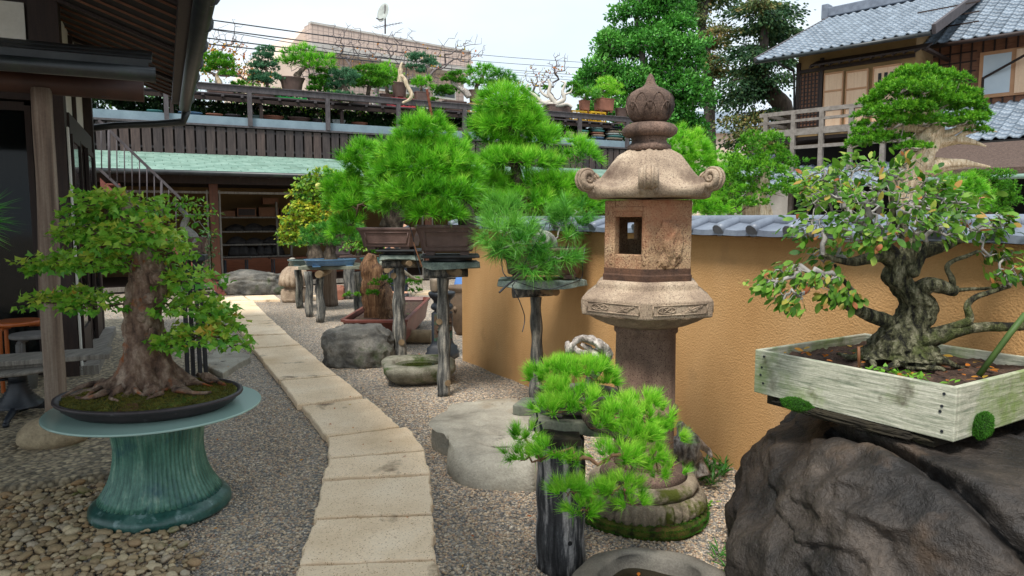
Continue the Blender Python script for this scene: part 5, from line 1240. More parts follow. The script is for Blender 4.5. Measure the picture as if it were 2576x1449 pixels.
# wired pine on the single post
bonsai('small wired pine with long needles in the oval brown pot on the single post stand', 5.7, [(1385, 640, 12, -.05), (1392, 610, 11, -.1), (1372, 590, 10, -.16), (1348, 600, 9, -.2), (1352, 622, 8, -.26), (1378, 604, 7, -.3), (1360, 580, 5, -.25)],
       [(1292, 615, 48, 42, -.35), (1262, 585, 40, 34, -.1), (1398, 640, 38, 36, -.35), (1340, 668, 34, 22, -.42), (1415, 570, 40, 22), (1270, 540, 40, 22, .1), (1455, 530, 26, 16), (1350, 550, 36, 18), (1240, 640, 26, 16, -.25)],
       'pine', (1262, 1470, 622, 698), 'pot_brown', 'round', 'potted pines on log stands', psc=1.5, dens=80, Ln=.145, w=.0045, n=60, per=4, rt=.004, depth=.5, ang=.05, leafm='pinedark', barkm='palebark', spread=.75, low=-.8, gap=.2, t0=.72, name='wired_pine_bonsai', trough=.1)
# straps and stakes
def strand(name, label, pts, r, m, cat, Y=None, seg=6, group=None):
    mb = MB(); q = smooth_path(np.array([P(*p) for p in pts]), max(6, len(pts) * 5)); mb.tube(q, r, seg); return tag(mb.build(name, M[m]), label, cat, group)
strand('tie_cord', 'black cord hanging loose below the single post stand', [(1375, 560, 5.35), (1300, 700, 5.25), (1290, 722, 5.2), (1308, 760, 5.2), (1320, 800, 5.25), (1314, 835, 5.2)], .004, 'blackmetal', 'cord')
strand('tie_cord', 'black cord tied from the oval pot rim down to the slate board', [(1472, 622, 5.55), (1466, 660, 5.5), (1462, 700, 5.55), (1420, 718, 5.3), (1370, 728, 5.28), (1310, 712, 5.2), (1268, 690, 5.35), (1262, 640, 5.45)], .004, 'blackmetal', 'cord')
strand('tie_cord', 'black strap end sticking out left of the single post stand', [(1292, 706, 5.2), (1275, 718, 5.15), (1256, 736, 5.1)], .008, 'blackmetal', 'cord')
strand('tie_cord', 'black cord wrapped round the panelled brown pot', [(1030, 566, 6.0), (1040, 600, 5.97), (1044, 640, 5.97), (1052, 668, 5.98), (1058, 690, 5.98)], .004, 'blackmetal', 'cord')
strand('tie_cord', 'thin black cord hanging at the right of the panelled brown pot', [(1198, 575, 6.2), (1197, 620, 6.2), (1195, 646, 6.2)], .002, 'blackmetal', 'cord')
M['rust'] = mat('rust', [L(88, 46, 34), L(124, 66, 46)], 12, rough=.85, fine=(90, .2), bmp=(.3, .004))
def rebar(label, a, b, r):
    mb = MB(); q = np.linspace(a, b, 70); rad = np.array([r * (1.0 if i % 3 else 1.3) for i in range(70)]); mb.tube(q, rad, 8); tag(mb.build('rusty_bar', M['rust']), label, 'iron bar', 'rusty support bars')
rebar('long rusty ribbed bar slanting out of the top of the big bushy pine', P(1074, 225, 6.3), P(1128, 520, 6.3), .011)
rebar('short rusty rod standing upright right of the long ribbed bar', P(1143, 350, 6.2), P(1141, 520, 6.2), .009)
strand('bamboo_stake', 'thin brown stake leaning between the two brown pots', [(1040, 610, 5.92), (1052, 645, 5.9), (1062, 672, 5.9)], .006, 'boxwood', 'stake')

# ------------------------------------------------------------------ rocks
def ico(sub):
    bm = bmesh.new(); bmesh.ops.create_icosphere(bm, subdivisions=sub, radius=1); v = np.array([x.co[:] for x in bm.verts]); f = np.array([[x.index for x in q.verts] for q in bm.faces]); bm.free(); return v, f
ICO = {k: ico(k) for k in (4, 5, 6)}
def rock(mb, c, r, seed=0, sub=5, e=.8, amp=.12, fr=1.3, ridg=.05, flat=None, ang=0.0, cut=-.3, fn=None, dent=None):
    v, f = ICO[sub]; q = np.sign(v) * np.abs(v) ** e; q = q * (1 + amp * fbm(v + seed * 9.7, fr, 4) + ridg * fbm(v + seed, fr * 3, 3, True))[:, None]
    q[:, 2] = np.maximum(q[:, 2], cut)
    if flat is not None: q[:, 2] = np.where(q[:, 2] > flat, flat + (q[:, 2] - flat) * .22, q[:, 2])
    if fn is not None: q = fn(q, v)
    x = q * np.asarray(r); ca, sa = math.cos(ang), math.sin(ang)
    x = np.column_stack([x[:, 0] * ca - x[:, 1] * sa, x[:, 0] * sa + x[:, 1] * ca, x[:, 2]]); mb.add(x + np.asarray(c, float), f, 0, .5, True)
M['greyrock'] = mat('grey_rock', [L(46, 46, 46), L(96, 94, 88), L(138, 132, 122)], 4, rough=.8, fine=(60, .25), bmp=(.8, .03), moss=(L(52, 66, 32), 2.2, .56, .68))
M['palerock'] = mat('pale_rock', [L(118, 112, 100), L(156, 150, 136), L(178, 172, 156)], 3, rough=.85, fine=(70, .18), bmp=(.7, .02), stain=[(L(132, 116, 94), 2, .56, .72), (L(84, 78, 70), 5, .64, .7)])
M['bigrock'] = mat('big_rock', [L(14, 13, 13), L(34, 31, 29), L(62, 55, 49), L(98, 86, 75)], 2.0, rough=.6, fine=(50, .28), bmp=(.8, .035), detail=8, stain=[(L(104, 84, 66), 1.4, .56, .7), (L(24, 22, 22), 1.1, .50, .62)], spec=.35)
m = MB(); c = P(905, 905, 7.75); rock(m, (c[0], 7.75, .12), (.39, .34, .30), 3, 5, .8, .16, 1.6, .10, cut=-.4); tag(m.build('boulder', M['greyrock']), 'rounded dark grey boulder in front of the red tray', 'boulder')
c = G(628, 742); m = MB(); rock(m, (c[0], c[1] + .35, .12), (.74, .4, .33), 8, 5, .7, .22, 1.6, .09, cut=-.4, ang=.2); tag(m.build('boulder', M['greyrock']), 'long low grey boulder at the foot of the brown gallery pillar', 'boulder')
def flat_rock():
    # stepping rock with water-filled hollows
    o = np.array([G(*q)[:2] for q in ((1150, 1215), (1142, 1150), (1118, 1085), (1135, 1060), (1180, 1052), (1215, 1040), (1290, 1045), (1340, 1080), (1375, 1110), (1372, 1190), (1345, 1238), (1250, 1232), (1190, 1228))]); c = o.mean(0)
    th = np.arctan2(o[:, 1] - c[1], o[:, 0] - c[0]); rr = np.hypot(*(o - c).T); k = np.argsort(th); th, rr = th[k], rr[k]
    v, f = ICO[6]; tv = np.arctan2(v[:, 1], v[:, 0]); R_ = np.interp(tv, np.concatenate([th - 2 * math.pi, th, th + 2 * math.pi]), np.concatenate([rr, rr, rr]))
    rho = np.hypot(v[:, 0], v[:, 1]); R_ = rr.mean() + (R_ - rr.mean()) * np.clip(rho * 1.1, 0, 1) ** 3; rho2 = rho ** .62; h = np.abs(v[:, 2]) ** .8 * np.sign(v[:, 2])
    x = c[0] + v[:, 0] / (rho + 1e-6) * rho2 * R_; y = c[1] + v[:, 1] / (rho + 1e-6) * rho2 * R_; z = np.clip(h * 1.5, -1, 1) * .15
    top = z > .1; z = z + .025 * fbm(np.column_stack([x, y, z]) * 2.2, 1, 4) + np.where(rho > .8, .02 * fbm(np.column_stack([x, y, z * 2]), 5, 3), 0)
    for px, py, r_ in ((1262, 1096, .085), (1228, 1122, .05), (1270, 1124, .07), (1205, 1080, .04), (1300, 1060, .05)):
        g = G(px, py, .15)[:2]; d = np.hypot((x - g[0]), (y - g[1]) * 1.6); z = np.where(z > 0, z - .05 * np.exp(-(d / r_) ** 4), z)
    x2 = np.column_stack([x, y, z + .02]); m = MB(); m.add(x2, f, 0, .5, True); o_ = tag(m.build('stepping_rock', M['palerock']), 'flat pale grey rock with small water puddles on top', 'rock')
    w = MB()
    for px, py, r_ in ((1262, 1096, .085), (1228, 1122, .05), (1270, 1124, .075)):
        g = G(px, py, .15); w.lathe([(r_, 0), (r_ * .5, .0005), (.001, .0005)], (g[0], g[1], .142), 18, sy=.7, fn=lambda t_, i, r: r * (1 + .2 * np.sin(3 * t_)))
    ww = w.build('puddle', M['water'], None); base = o_.location.copy(); loc = ww.location.copy(); ww.parent = o_; ww.location = loc - base
M['water'], _n2, _b2 = new_mat('water'); _b2.inputs['Base Color'].default_value = L(38, 36, 26); _b2.inputs['Roughness'].default_value = .03; _b2.inputs['Specular IOR Level'].default_value = .7
flat_rock()
def stone_basin():
    t = thing('water_basin', (G(1050, 950)[0], 6.9, 0), 'mossy stone water basin with a round pool, behind the log post', 'basin'); c = V3(-.93, 6.92, 0)
    W_, D_, H_ = .38, .36, .23
    def sq(th, p): return (np.abs(np.cos(th)) ** p + np.abs(np.sin(th)) ** p) ** (-1 / p)
    def fn(th, i, r):
        if i >= 5: return np.full_like(th, r)
        return r * (sq(th, 5) * .88) * (1 + .03 * np.sin(3 * th + 1) + .02 * np.sin(7 * th))
    m = MB(); m.lathe([(.27, 0), (.35, .06), (.40, .12), (.405, .165), (.375, .185), (.265, .185), (.25, .17), (.22, .12), (.02, .09)], c, 64, fn=fn, ang=.2); m.build('basin', M['mossstone'], t)
    m = MB(); m.lathe([(.236, 0), (.1, .0005), (.002, .0005)], c + V3(0, 0, .15), 40, capb=False); m.build('water', M['pond'], t)
M['mossstone'] = mat('moss_stone', [L(84, 80, 68), L(128, 124, 108), L(156, 152, 136)], 7, rough=.85, fine=(90, .25), bmp=(.8, .02), moss=(L(62, 78, 32), 5, .52, .66))
M['pond'] = mat('pond_water', [L(28, 34, 14), L(66, 78, 26)], 6, rough=.06, bmp=None, spec=.6)
stone_basin()
M['murky'] = mat('murky_water', [L(20, 18, 12), L(44, 38, 24)], 5, rough=.05, bmp=None, spec=.5)
def near_basin():
    t = thing('water_basin', (.56, 2.77, 0), 'low grey stone with carved pool of dark water beside the foreground log post', 'basin'); c = V3(.56, 2.77, 0)
    def fn(th, i, r):
        a = (1 + .06 * np.sin(2 * th + .4) + .04 * np.sin(3 * th + 2) + .015 * np.sin(9 * th)); q = (np.abs(np.cos(th + .5)) ** 3.5 + np.abs(np.sin(th + .5)) ** 3.5) ** (-1 / 3.5)
        return r * (a if i < 6 else q * (1 + .03 * np.sin(5 * th)))
    m = MB(); m.lathe([(.34, -.02), (.375, .03), (.38, .07), (.355, .115), (.30, .135), (.235, .137), (.215, .125), (.20, .085), (.19, .03), (.02, .02)], c, 96, fn=fn, sx=.90, sy=.84); m.build('basin', M['basinstone'], t)
    m = MB(); m.lathe([(.212, 0), (.1, .0003), (.002, .0003)], c + V3(0, 0, .075), 48, fn=lambda th, i, r: r * .93 * (np.abs(np.cos(th + .5)) ** 3.5 + np.abs(np.sin(th + .5)) ** 3.5) ** (-1 / 3.5), sx=.90, sy=.84, capb=False); m.build('water', M['murky'], t)
    mb = MB(); g = V3(.64, 2.83, .079)
    leaves(mb, np.array([g, g + V3(-.1, .05, 0)]), np.array([[1, .3, .2], [.2, 1, .1]]), np.array([[0, 0, 1.], [0, .2, 1]]), np.array([.055, .03]), 'oval', .75); tag(mb.build('fallen_leaf', M['autumnleaf']), 'fallen orange leaves floating in the near basin', 'leaf')
M['basinstone'] = mat('basin_stone', [L(88, 84, 76), L(120, 114, 104), L(140, 134, 122)], 3, rough=.85, fine=(110, .25), bmp=(.6, .012), stain=(L(62, 58, 52), 2.4, .56, .7))
near_basin()

# red tray with a twisted juniper
def red_tray():
    t = thing('tray_planter', (-1.63, 9.5, 0), 'long dark red tray planter of soil propped on a log', 'planter'); ang = 0.0
    c = V3(-1.64, 9.5, .1); m = MB(); iw, zs = pot_mesh(m, c, .80, 2.5, .30, 'rect', 0, .86, .03, .035, False); m.build('tray', M['pot_red'], t)
    m = MB(); soil_mesh(m, c, iw, zs - .02, 0, .03, 'rect'); m.build('soil', M['soil'], t)
    c2 = P(1045, 836, 9.0); m = MB(); m.tube([(c2[0] - .5, 9.05, .085), (c2[0] + .22, 8.95, .085)], .085, 18, rough=.04); tag(m.build('log', M['logend']), 'short brown log propping up the red tray', 'log')
red_tray()
bonsai('thick twisted juniper trunk with bare wood leaning in the red tray', 8.9, [(970, 815, 40), (960, 780, 37), (948, 740, 34), (938, 700, 29), (931, 665, 22), (938, 640, 9)],
       [(888, 745, 22, 10), (965, 715, 34, 16, -.3), (1025, 715, 34, 16), (1045, 735, 20, 9), (940, 740, 20, 9, -.3), (985, 650, 18, 10)], 'juniper', None, dens=300, Ln=.035, n=7, barkm='redwood', per=5, rt=.004, flute=4, fl=.30, tw=.13, trough=.2, name='twisted_juniper')
m = MB(); q = smooth_path(np.array([P(972, 665, 8.75), P(988, 668, 8.7), P(1005, 676, 8.65), P(1040, 700, 8.6), P(1062, 703, 8.6)]), 16); m.tube(q, np.linspace(.05, .006, 16), 8, rough=.3)
tag(m.build('dead_branch', M['deadwood']), 'pale bare dead branch sticking right out of the twisted juniper', 'branch')

# black iron pedestal and brown urn by the wall end
def iron_pedestal():
    x = P(1113, 900, 8.05)[0]; t = thing('iron_pedestal', (x, 8.05, 0), 'ornate black iron pedestal between the log post and the wall end', 'pedestal')
    sq = lambda th, i, r: r * (np.abs(np.cos(th + .3)) ** 8 + np.abs(np.sin(th + .3)) ** 8) ** (-1 / 8) if i < 8 else np.full_like(th, r)
    m = MB(); m.lathe([(.16, 0), (.16, .06), (.145, .075), (.145, .12), (.118, .14), (.105, .17), (.10, .2), (.10, .52), (.085, .54), (.12, .56), (.13, .585), (.12, .61), (.095, .63), (.10, .66), (.14, .70), (.155, .73), (.155, .75), (.14, .76)], (x, 8.05, 0), 48, fn=sq); m.build('column', M['blackmetal'], t)
    m = MB()
    for k in range(4):
        a = -.3 + k * math.pi / 2; u = V3(math.cos(a), math.sin(a), 0); w = V3(-u[1], u[0], 0)
        for zz in (.24, .33, .42): m.lathe([(.03, -.02), (.035, 0), (.02, .015), (.03, .03), (.005, .045)], V3(x, 8.05, zz) + u * .09, 8)
        m.par(V3(x, 8.05, .2) + u * .099 - w * .055, w * .11, u * .004, (0, 0, .31))
    m.build('carved_panel', M['rustpanel'], t)
    m = MB(); cz = P(1083, 720, 8.0)[2]; c = P(1093, 726, 7.98); 
    tt = thing('small_pot', (x - .07, 8.0, .76), 'little cream pot with a thin bare twig on the iron pedestal', 'pot'); m.lathe([(.035, 0), (.055, .02), (.06, .12), (.065, .15), (.055, .15), (.04, .13)], (x - .07, 8.0, .761), 20); m.build('pot', M['pot_beige'], tt)
    m = MB(); A, par, R, kids, ns = grow([(x - .07, 8, .88), (x - .08, 8, .95)], [.006, .005], np.array([P(px, py, 7.9) for px, py in ((1062, 735), (1040, 745), (1070, 700), (1085, 690), (1050, 720), (1095, 695), (1075, 680), (1028, 750))]), .05, .3, rt=.002); tubes_from(m, A, par, R, kids, ns, 5, False); m.build('twig', M['twig'], tt)
    m = MB(); xu = P(1166, 800, 9.7)[0]; u_ = thing('urn', (xu, 9.7, 0), 'tall brown clay urn half hidden behind the wall end', 'urn')
    m.lathe([(.10, 0), (.13, .05), (.19, .25), (.215, .42), (.20, .55), (.19, .6), (.215, .63), (.215, .67), (.19, .67), (.17, .6)], (xu, 9.7, 0), 40, capt=False); m.build('body', M['urnclay'], u_)
    m = MB()
    for k in range(9):
        a = k * .7; m.lathe([(.02, -.03), (.03, 0), (.012, .03)], (xu + .205 * math.cos(a), 9.7 + .205 * math.sin(a), .4 + .05 * math.sin(k * 2.0)), 8)
    m.build('relief', M['urnclay'], u_)
M['rustpanel'] = mat('rust_panel', [L(60, 44, 36), L(96, 72, 54)], 16, rough=.8, bmp=(.6, .01), stain=(L(44, 84, 66), 9, .5, .6))
M['urnclay'] = mat('urn_clay', [L(82, 66, 52), L(122, 102, 82)], 5, rough=.7, fine=(60, .15), bmp=(.3, .008))
iron_pedestal()
# ------------------------------------------------------------------ stone lantern
M['lantern'] = mat('lantern_stone', [L(122, 104, 88), L(168, 148, 126), L(196, 178, 154)], 4, rough=.9, fine=(110, .25), speck=(300, L(110, 92, 80), .12), bmp=(.7, .012), pos=[.28, .52, .7], stain=[(L(92, 74, 62), 3.2, .56, .72)])
M['lanternred'] = mat('lantern_fire_stone', [L(124, 92, 68), L(168, 136, 104), L(188, 160, 126)], 4, rough=.9, fine=(110, .3), speck=(260, L(100, 66, 52), .14), bmp=(.9, .02), stain=[(L(164, 104, 74), 3.0, .46, .7), (L(60, 46, 40), 2.6, .6, .72)])
M['lanterndark'] = mat('lantern_dark_stone', [L(66, 52, 44), L(108, 88, 76), L(138, 112, 98)], 6, rough=.9, fine=(110, .35), speck=(300, L(70, 54, 48), .14), bmp=(.8, .012), stain=[(L(44, 38, 34), 4, .55, .7)])
M['lanternmoss'] = mat('lantern_base_stone', [L(96, 84, 70), L(142, 128, 108), L(168, 154, 132)], 8, rough=.9, fine=(120, .3), bmp=(.9, .02), moss=(L(78, 84, 24), 4.5, .54, .62), stain=(L(70, 62, 54), 6, .55, .7))
M['charred'] = mat('charred_stone', [L(30, 25, 22), L(62, 50, 42)], 6, rough=.9, bmp=(.6, .01))
M['mossfuzz2'] = leaf_mat('moss_fuzz_green', [L(30, 70, 14), L(58, 116, 24), L(90, 150, 40)], .2, .9)
def stone_lantern():
    Y = 3.72; X = P(1627, 700, Y)[0]; s = 1.012 * Y / FPX * 1.0
    z = lambda py: P(1627, py, Y)[2]
    rt = math.radians(-90) - math.atan2(X, Y); C = (X, Y, 0)
    root = thing('stone_lantern', (X, Y, 0), 'tall weathered stone lantern with a hexagonal curled roof on a round shaft', 'stone lantern')
    R = lambda px: px * s
    # base: mossy fluted ring, torus, inner ring
    fl = lambda th, i, r: r * (1 + (.03 * np.cos(th * 44) if 2 <= i <= 5 else 0) + .012 * np.sin(th * 3 + i))
    m = MB(); m.lathe([(.30, .03), (.318, .055), (.322, .07), (.33, .09), (.325, .12), (.312, .145), (.285, .158)], C, 352, fn=fl); m.build('base_ring', M['lanternmoss'], root)
    m = MB(); m.lathe([(.335, -.02), (.352, .015), (.348, .045), (.325, .066), (.30, .07)], C, 160, fn=lambda th, i, r: r * (1 + .02 * np.sin(th * 4) + .02 * perlin(np.column_stack([np.cos(th) * 5, np.sin(th) * 5, np.full_like(th, i * 1.0)])))); vv = m.v[0]; needles(m, np.repeat(vv, 3, 0), nrm(np.repeat(vv, 3, 0) - [X, Y, -.1] + RNG.normal(0, .1, (len(vv) * 3, 3))), 4, .014, .003, .7, .5, mi=1); m.build('moss_ring', [M['moss'], M['mossfuzz2']], root)
    m = MB(); m.lathe([(.27, .15), (.29, .165), (.295, .19), (.275, .215), (.23, .225), (.20, .225)], C, 96, fn=lambda th, i, r: r * (1 + .008 * np.sin(th * 16) + .01 * np.sin(th * 2))); m.build('base_torus', M['lanternmoss'], root)
    m = MB(); m.lathe([(.22, .21), (.235, .225), (.225, .255), (.195, .27), (.17, .28)], C, 64); m.build('base_collar', M['lanterndark'], root)
    # shaft
    zt = z(808); zr = z(1030)
    m = MB(); m.lathe([(.155, .265), (.158, .3), (.157, zr - .04), (.157, zr - .035), (.172, zr - .028), (.172, zr - .005), (.178, zr), (.178, zr + .022), (.168, zr + .03), (.160, zr + .035), (.157, zt - .09), (.157, zt - .06), (.168, zt - .05), (.168, zt - .01), (.160, zt)], C, 64, fn=lambda th, i, r: r * (1 + .006 * np.sin(th * 2 + i))); m.build('shaft', M['lanterndark2'], root)
    # platform: scalloped lotus dish below, hexagonal slab with carved panels above
    z1, z2, z3, z4 = z(812), z(780), z(742), z(700)
    n = 12
    def lob(th, i, r):
        hexr = 1.04 * np.cos(math.pi / 6) / np.cos(math.pi / 6 - np.abs(((th - rt + math.pi / 6) % (math.pi / 3)) - math.pi / 6))
        k = [0, .1, .3, .55, .8][i]; sc = 1 + [.0, .015, .03, .045, .03][i] * np.abs(np.sin((th - rt) * n)) ** .6
        return r * ((1 - k) + k * hexr) * sc
    zz0 = z(812)
    m = MB(); m.lathe([(.165, zz0 - .012), (.215, zz0 + .002), (.275, zz0 + .03), (.325, zz0 + .062), (.345, z2 - .006)], C, 144, fn=lob, rot=rt); m.build('lotus_dish', M['lantern'], root)
    hx = lambda q: [(r, h) for r, h in q]
    m = MB(); m.lathe([(.345, z2 - .01), (.375, z2 - .004), (.378, z3), (.362, z3 + .008), (.325, z3 + .035), (.30, z3 + .042), (.292, z4 - .012), (.27, z4)], C, 6, rot=rt, sm=False)
    m.build('platform', M['lantern'], root, bevel=.008)
    m = MB()
    for k in range(6):
        a0, a1 = rt + k * math.pi / 3, rt + (k + 1) * math.pi / 3; rr = .379
        p0, p1 = V3(X + rr * math.cos(a0), Y + rr * math.sin(a0), 0), V3(X + rr * math.cos(a1), Y + rr * math.sin(a1), 0); d = p1 - p0; zl, zh = z2 + .018, z3 - .016
        c4 = [p0 + d * .1 + V3(0, 0, zl), p0 + d * .9 + V3(0, 0, zl), p0 + d * .9 + V3(0, 0, zh), p0 + d * .1 + V3(0, 0, zh)]
        for q in range(4): m.tube([c4[q], c4[(q + 1) % 4]], .0035, 6)
        for f0, ph in ((.3, 0), (.7, 1.3)):
            cc = p0 + d * f0 + V3(0, 0, (zl + zh) / 2); th = np.linspace(0, 2 * math.pi, 20)
            for kx, kz, a in ((.13, .016, 1), (.07, .010, 2)): m.tube([cc + d * (kx * math.cos(t_) ) + V3(0, 0, kz * math.sin(a * t_ + ph)) for t_ in th], .0032, 5)
    m.build('carving', M['lantern'], root)
    # fire box: hexagonal chamber, window in one face, round hole opposite
    zb, zt2 = z4, z(505); rb = .250; H = zt2 - zb; th_ = .05
    m = MB(); md = MB()
    for k in range(6):
        a0, a1 = rt + k * math.pi / 3, rt + (k + 1) * math.pi / 3
        p0, p1 = V3(X + rb * math.cos(a0), Y + rb * math.sin(a0), zb), V3(X + rb * math.cos(a1), Y + rb * math.sin(a1), zb); d = p1 - p0; inn = unit(V3(X, Y, zb) - (p0 + p1) / 2) * th_
        if k == 5 or k == 3:      # k=5 is the face left of the corner turned to the camera
            f0, f1, h0, h1 = (.24, .86, .33, .79) if k == 5 else (.36, .6, .5, .72)
            W = [(0, f0, 0, 1), (f1, 1, 0, 1), (f0, f1, 0, h0), (f0, f1, h1, 1)]
            for a_, b_, c_, e_ in W: m.par(p0 + d * a_ + V3(0, 0, H * c_), d * (b_ - a_), inn, (0, 0, H * (e_ - c_)))
            if k == 5:
                for a_, b_, c_, e_ in ((.12, .2, .2, .92), (.9, .97, .2, .92), (.2, .9, .86, .92)): m.par(p0 + d * a_ + V3(0, 0, H * c_) - inn * .12, d * (b_ - a_), inn * .3, (0, 0, H * (e_ - c_)))
        else: m.par(p0, d, inn, (0, 0, H))
    m.build('fire_box', M['lanternred'], root, bevel=.006)
    m = MB(); q0 = MB(); m.lathe([(.256, zb - .004), (.258, zb + .03), (.252, zb + .034), (.252, zb + .06), (.2515, zb + .064)], C, 6, rot=rt, sm=False, capt=False); m.lathe([(.2, zb + .07), (.2, zb + .11), (.0, zb + .11)], C, 6, rot=rt, sm=False, capt=False, capb=False); m.build('fire_box_foot', M['charred2'], root, bevel=.003)
    # weathered bulge on the right-hand face
    m = MB(); a_ = rt + math.pi / 6; cc = V3(X + .198 * math.cos(a_), Y + .198 * math.sin(a_), zb + H * .45); rock(m, cc, (.030, .08, .12), 5, 5, .8, .3, 1.8, .2, cut=-1, ang=a_); m.build('worn_relief', M['lanternred'], root)
    # roof
    z0r, z1r = z(500), z(381); Rm = .362; N = 144; th = np.linspace(0, 2 * math.pi, N, endpoint=False)
    a = ((th - rt + math.pi / 6) % (math.pi / 3)) - math.pi / 6      # 0 at the corners
    corner = np.clip(1 - np.abs(a) / (math.pi / 6), 0, 1)           # 1 at corner, 0 mid-face
    hexR = np.cos(math.pi / 6) / np.cos(math.pi / 6 - np.abs(a))
    V = []; us = np.linspace(0, 1, 26)
    prof_r = np.interp(us, [0, .15, .35, .55, .72, .86, 1], [.20, .34, .50, .63, .76, .89, 1.0]); prof_z = np.interp(us, [0, .15, .35, .55, .72, .86, 1], [1.0, .965, .84, .62, .38, .235, .20])
    for u, pr, pzv in zip(us, prof_r, prof_z):
        k = min(1, u * 1.3); rr = Rm * pr * ((1 - k) + k * hexR); lift = .20 * corner ** 2.4 * max(0, (u - .62) / .38) ** 1.6
        rib = .012 * np.exp(-(a * rr / .018) ** 2) * (u > .05) + .007 * np.exp(-((np.abs(a) * rr - .034) / .007) ** 2) * (.1 < u)
        zz = z0r + (z1r - z0r) * (pzv + lift) + rib
        V.append(np.column_stack([X + rr * np.cos(th), Y + rr * np.sin(th), zz]))
    for (pr, pzv) in ((1.005, .13), (.985, .03), (.93, .0), (.5, .01)):
        rr = Rm * pr * hexR; lift = .22 * corner ** 3 * (pr > .98); V.append(np.column_stack([X + rr * np.cos(th), Y + rr * np.sin(th), z0r + (z1r - z0r) * (pzv + lift)]))
    n_ = len(V); V = np.concatenate(V); V = V + .004 * np.column_stack([perlin(V * 9), perlin(V * 9 + 5), perlin(V * 9 + 9)])
    F = [(i * N + (j + 1) % N, i * N + j, (i + 1) * N + j, (i + 1) * N + (j + 1) % N) for i in range(n_ - 1) for j in range(N)]; F.append(tuple(range(N))); F.append(tuple(range((n_ - 1) * N, n_ * N))[::-1])
    m = MB(); m.add(V, F, 0, .5, True); m.build('roof', M['lantern'], root)
    for k in range(6):      # curled corner scrolls
        a0 = rt + k * math.pi / 3; u = V3(math.cos(a0), math.sin(a0), 0); w = V3(-u[1], u[0], 0); Hh = z1r - z0r
        t_ = np.linspace(0, 1, 34); ang = -2.2 + t_ * 2 * math.pi * 1.28; rad = .039 * (1 - .74 * t_)
        cx, cz = Rm * .985, z0r + Hh * .40
        px_ = cx + np.cos(ang) * rad * .95; pz_ = cz + np.sin(ang) * rad * 1.1
        path = [V3(X, Y, 0) + u * (Rm * .86) + V3(0, 0, z0r + .020)] + [V3(X, Y, 0) + u * a_ + V3(0, 0, b_) for a_, b_ in zip(px_, pz_)]
        m = MB(); pw = np.array(path); th2 = np.linspace(0, 2 * math.pi, 12, endpoint=False); tg = nrm(np.gradient(pw, axis=0)); VV = []
        for i_, (p_, g_) in enumerate(zip(pw, tg)):
            nn_ = nrm(np.cross(w, g_)); hw = .050 * (1 - .15 * i_ / len(pw)); hh_ = max(.006, .020 * (1 - .55 * i_ / len(pw)))
            VV.append(p_ + (np.sign(np.cos(th2)) * np.abs(np.cos(th2)) ** .5 * hw)[:, None] * w + (np.sin(th2) * hh_)[:, None] * nn_)
        VV = np.concatenate(VV); F = [(i * 12 + j, i * 12 + (j + 1) % 12, (i + 1) * 12 + (j + 1) % 12, (i + 1) * 12 + j) for i in range(len(pw) - 1) for j in range(12)] + [tuple(range(12))[::-1], tuple(range(len(VV) - 12, len(VV)))]
        m.add(VV, F, 0, .5, True)
        for o_ in (-.018, .018): m.tube([p_ + w * o_ + nrm(p_ - V3(X + u[0] * cx, Y + u[1] * cx, cz)) * .019 for p_ in pw[1:22]], .007, 6)
        rock(m, V3(X, Y, 0) + u * cx + V3(0, 0, cz), (.022, .040, .022), 1, 4, .9, .05, cut=-1, ang=a0); m.build('corner_scroll', M['lantern'], root)
    # neck, lotus collar, jewel
    m = MB(); m.lathe([(.10, z(382)), (.113, z(378)), (.113, z(368)), (.092, z(360)), (.088, z(350)), (.10, z(346))], C, 40, fn=lambda th, i, r: r * (1 + .02 * np.sin(th * 3))); m.build('neck', M['lanterndark'], root)
    pet = lambda th, i, r: r * (1 + [.0, .05, .09, .10, .06, .02, 0][i] * (np.abs(np.sin(th * 4)) ** .5 - .5) * 1.2)
    m = MB(); m.lathe([(.09, z(346)), (.115, z(345)), (.132, z(338)), (.136, z(326)), (.122, z(316)), (.098, z(311)), (.07, z(309))], C, 96, fn=pet); m.build('lotus_collar', M['lanterndark'], root)
    J = [(.07, z(309)), (.098, z(300)), (.116, z(284)), (.121, z(266)), (.116, z(248)), (.098, z(234)), (.07, z(225)), (.045, z(220)), (.030, z(213)), (.022, z(204)), (.018, z(196)), (.010, z(189)), (.003, z(185))]
    Jf = lambda zz: np.interp(zz, [q[1] for q in J], [q[0] for q in J])
    m = MB(); m.lathe(J, C, 48, fn=lambda th, i, r: r * (1 + .012 * np.sin(th * 5 + i)))
    m.build('jewel', M['lanterndark'], root)
    m = MB()
    for row, (zl, zh, ph) in enumerate(((z(304), z(262), 0), (z(282), z(240), .39))):
        for k in range(8):
            pts = []
            for t_ in np.linspace(-1, 1, 15):
                a_ = rt + ph + k * math.pi / 4 + t_ * .36; zz = zl + (zh - zl) * (1 - abs(t_) ** 2.6); r_ = Jf(zz) + .001; pts.append(V3(X + r_ * math.cos(a_), Y + r_ * math.sin(a_), zz))
            m.tube(pts, .0042, 6)
    m.build('petal_relief', M['lanterndark'], root)
M['lanterndark2'] = mat('lantern_shaft_stone', [L(86, 66, 56), L(128, 104, 88), L(150, 126, 106)], 3, (2, 2, .5), rough=.9, fine=(110, .3), speck=(260, L(80, 58, 50), .12), bmp=(.5, .01), stain=[(L(54, 46, 42), 2.2, .56, .7)])
M['charred2'] = mat('charred_foot', [L(50, 40, 36), L(104, 74, 56)], 7, rough=.9, fine=(110, .3), bmp=(.7, .012))
stone_lantern()

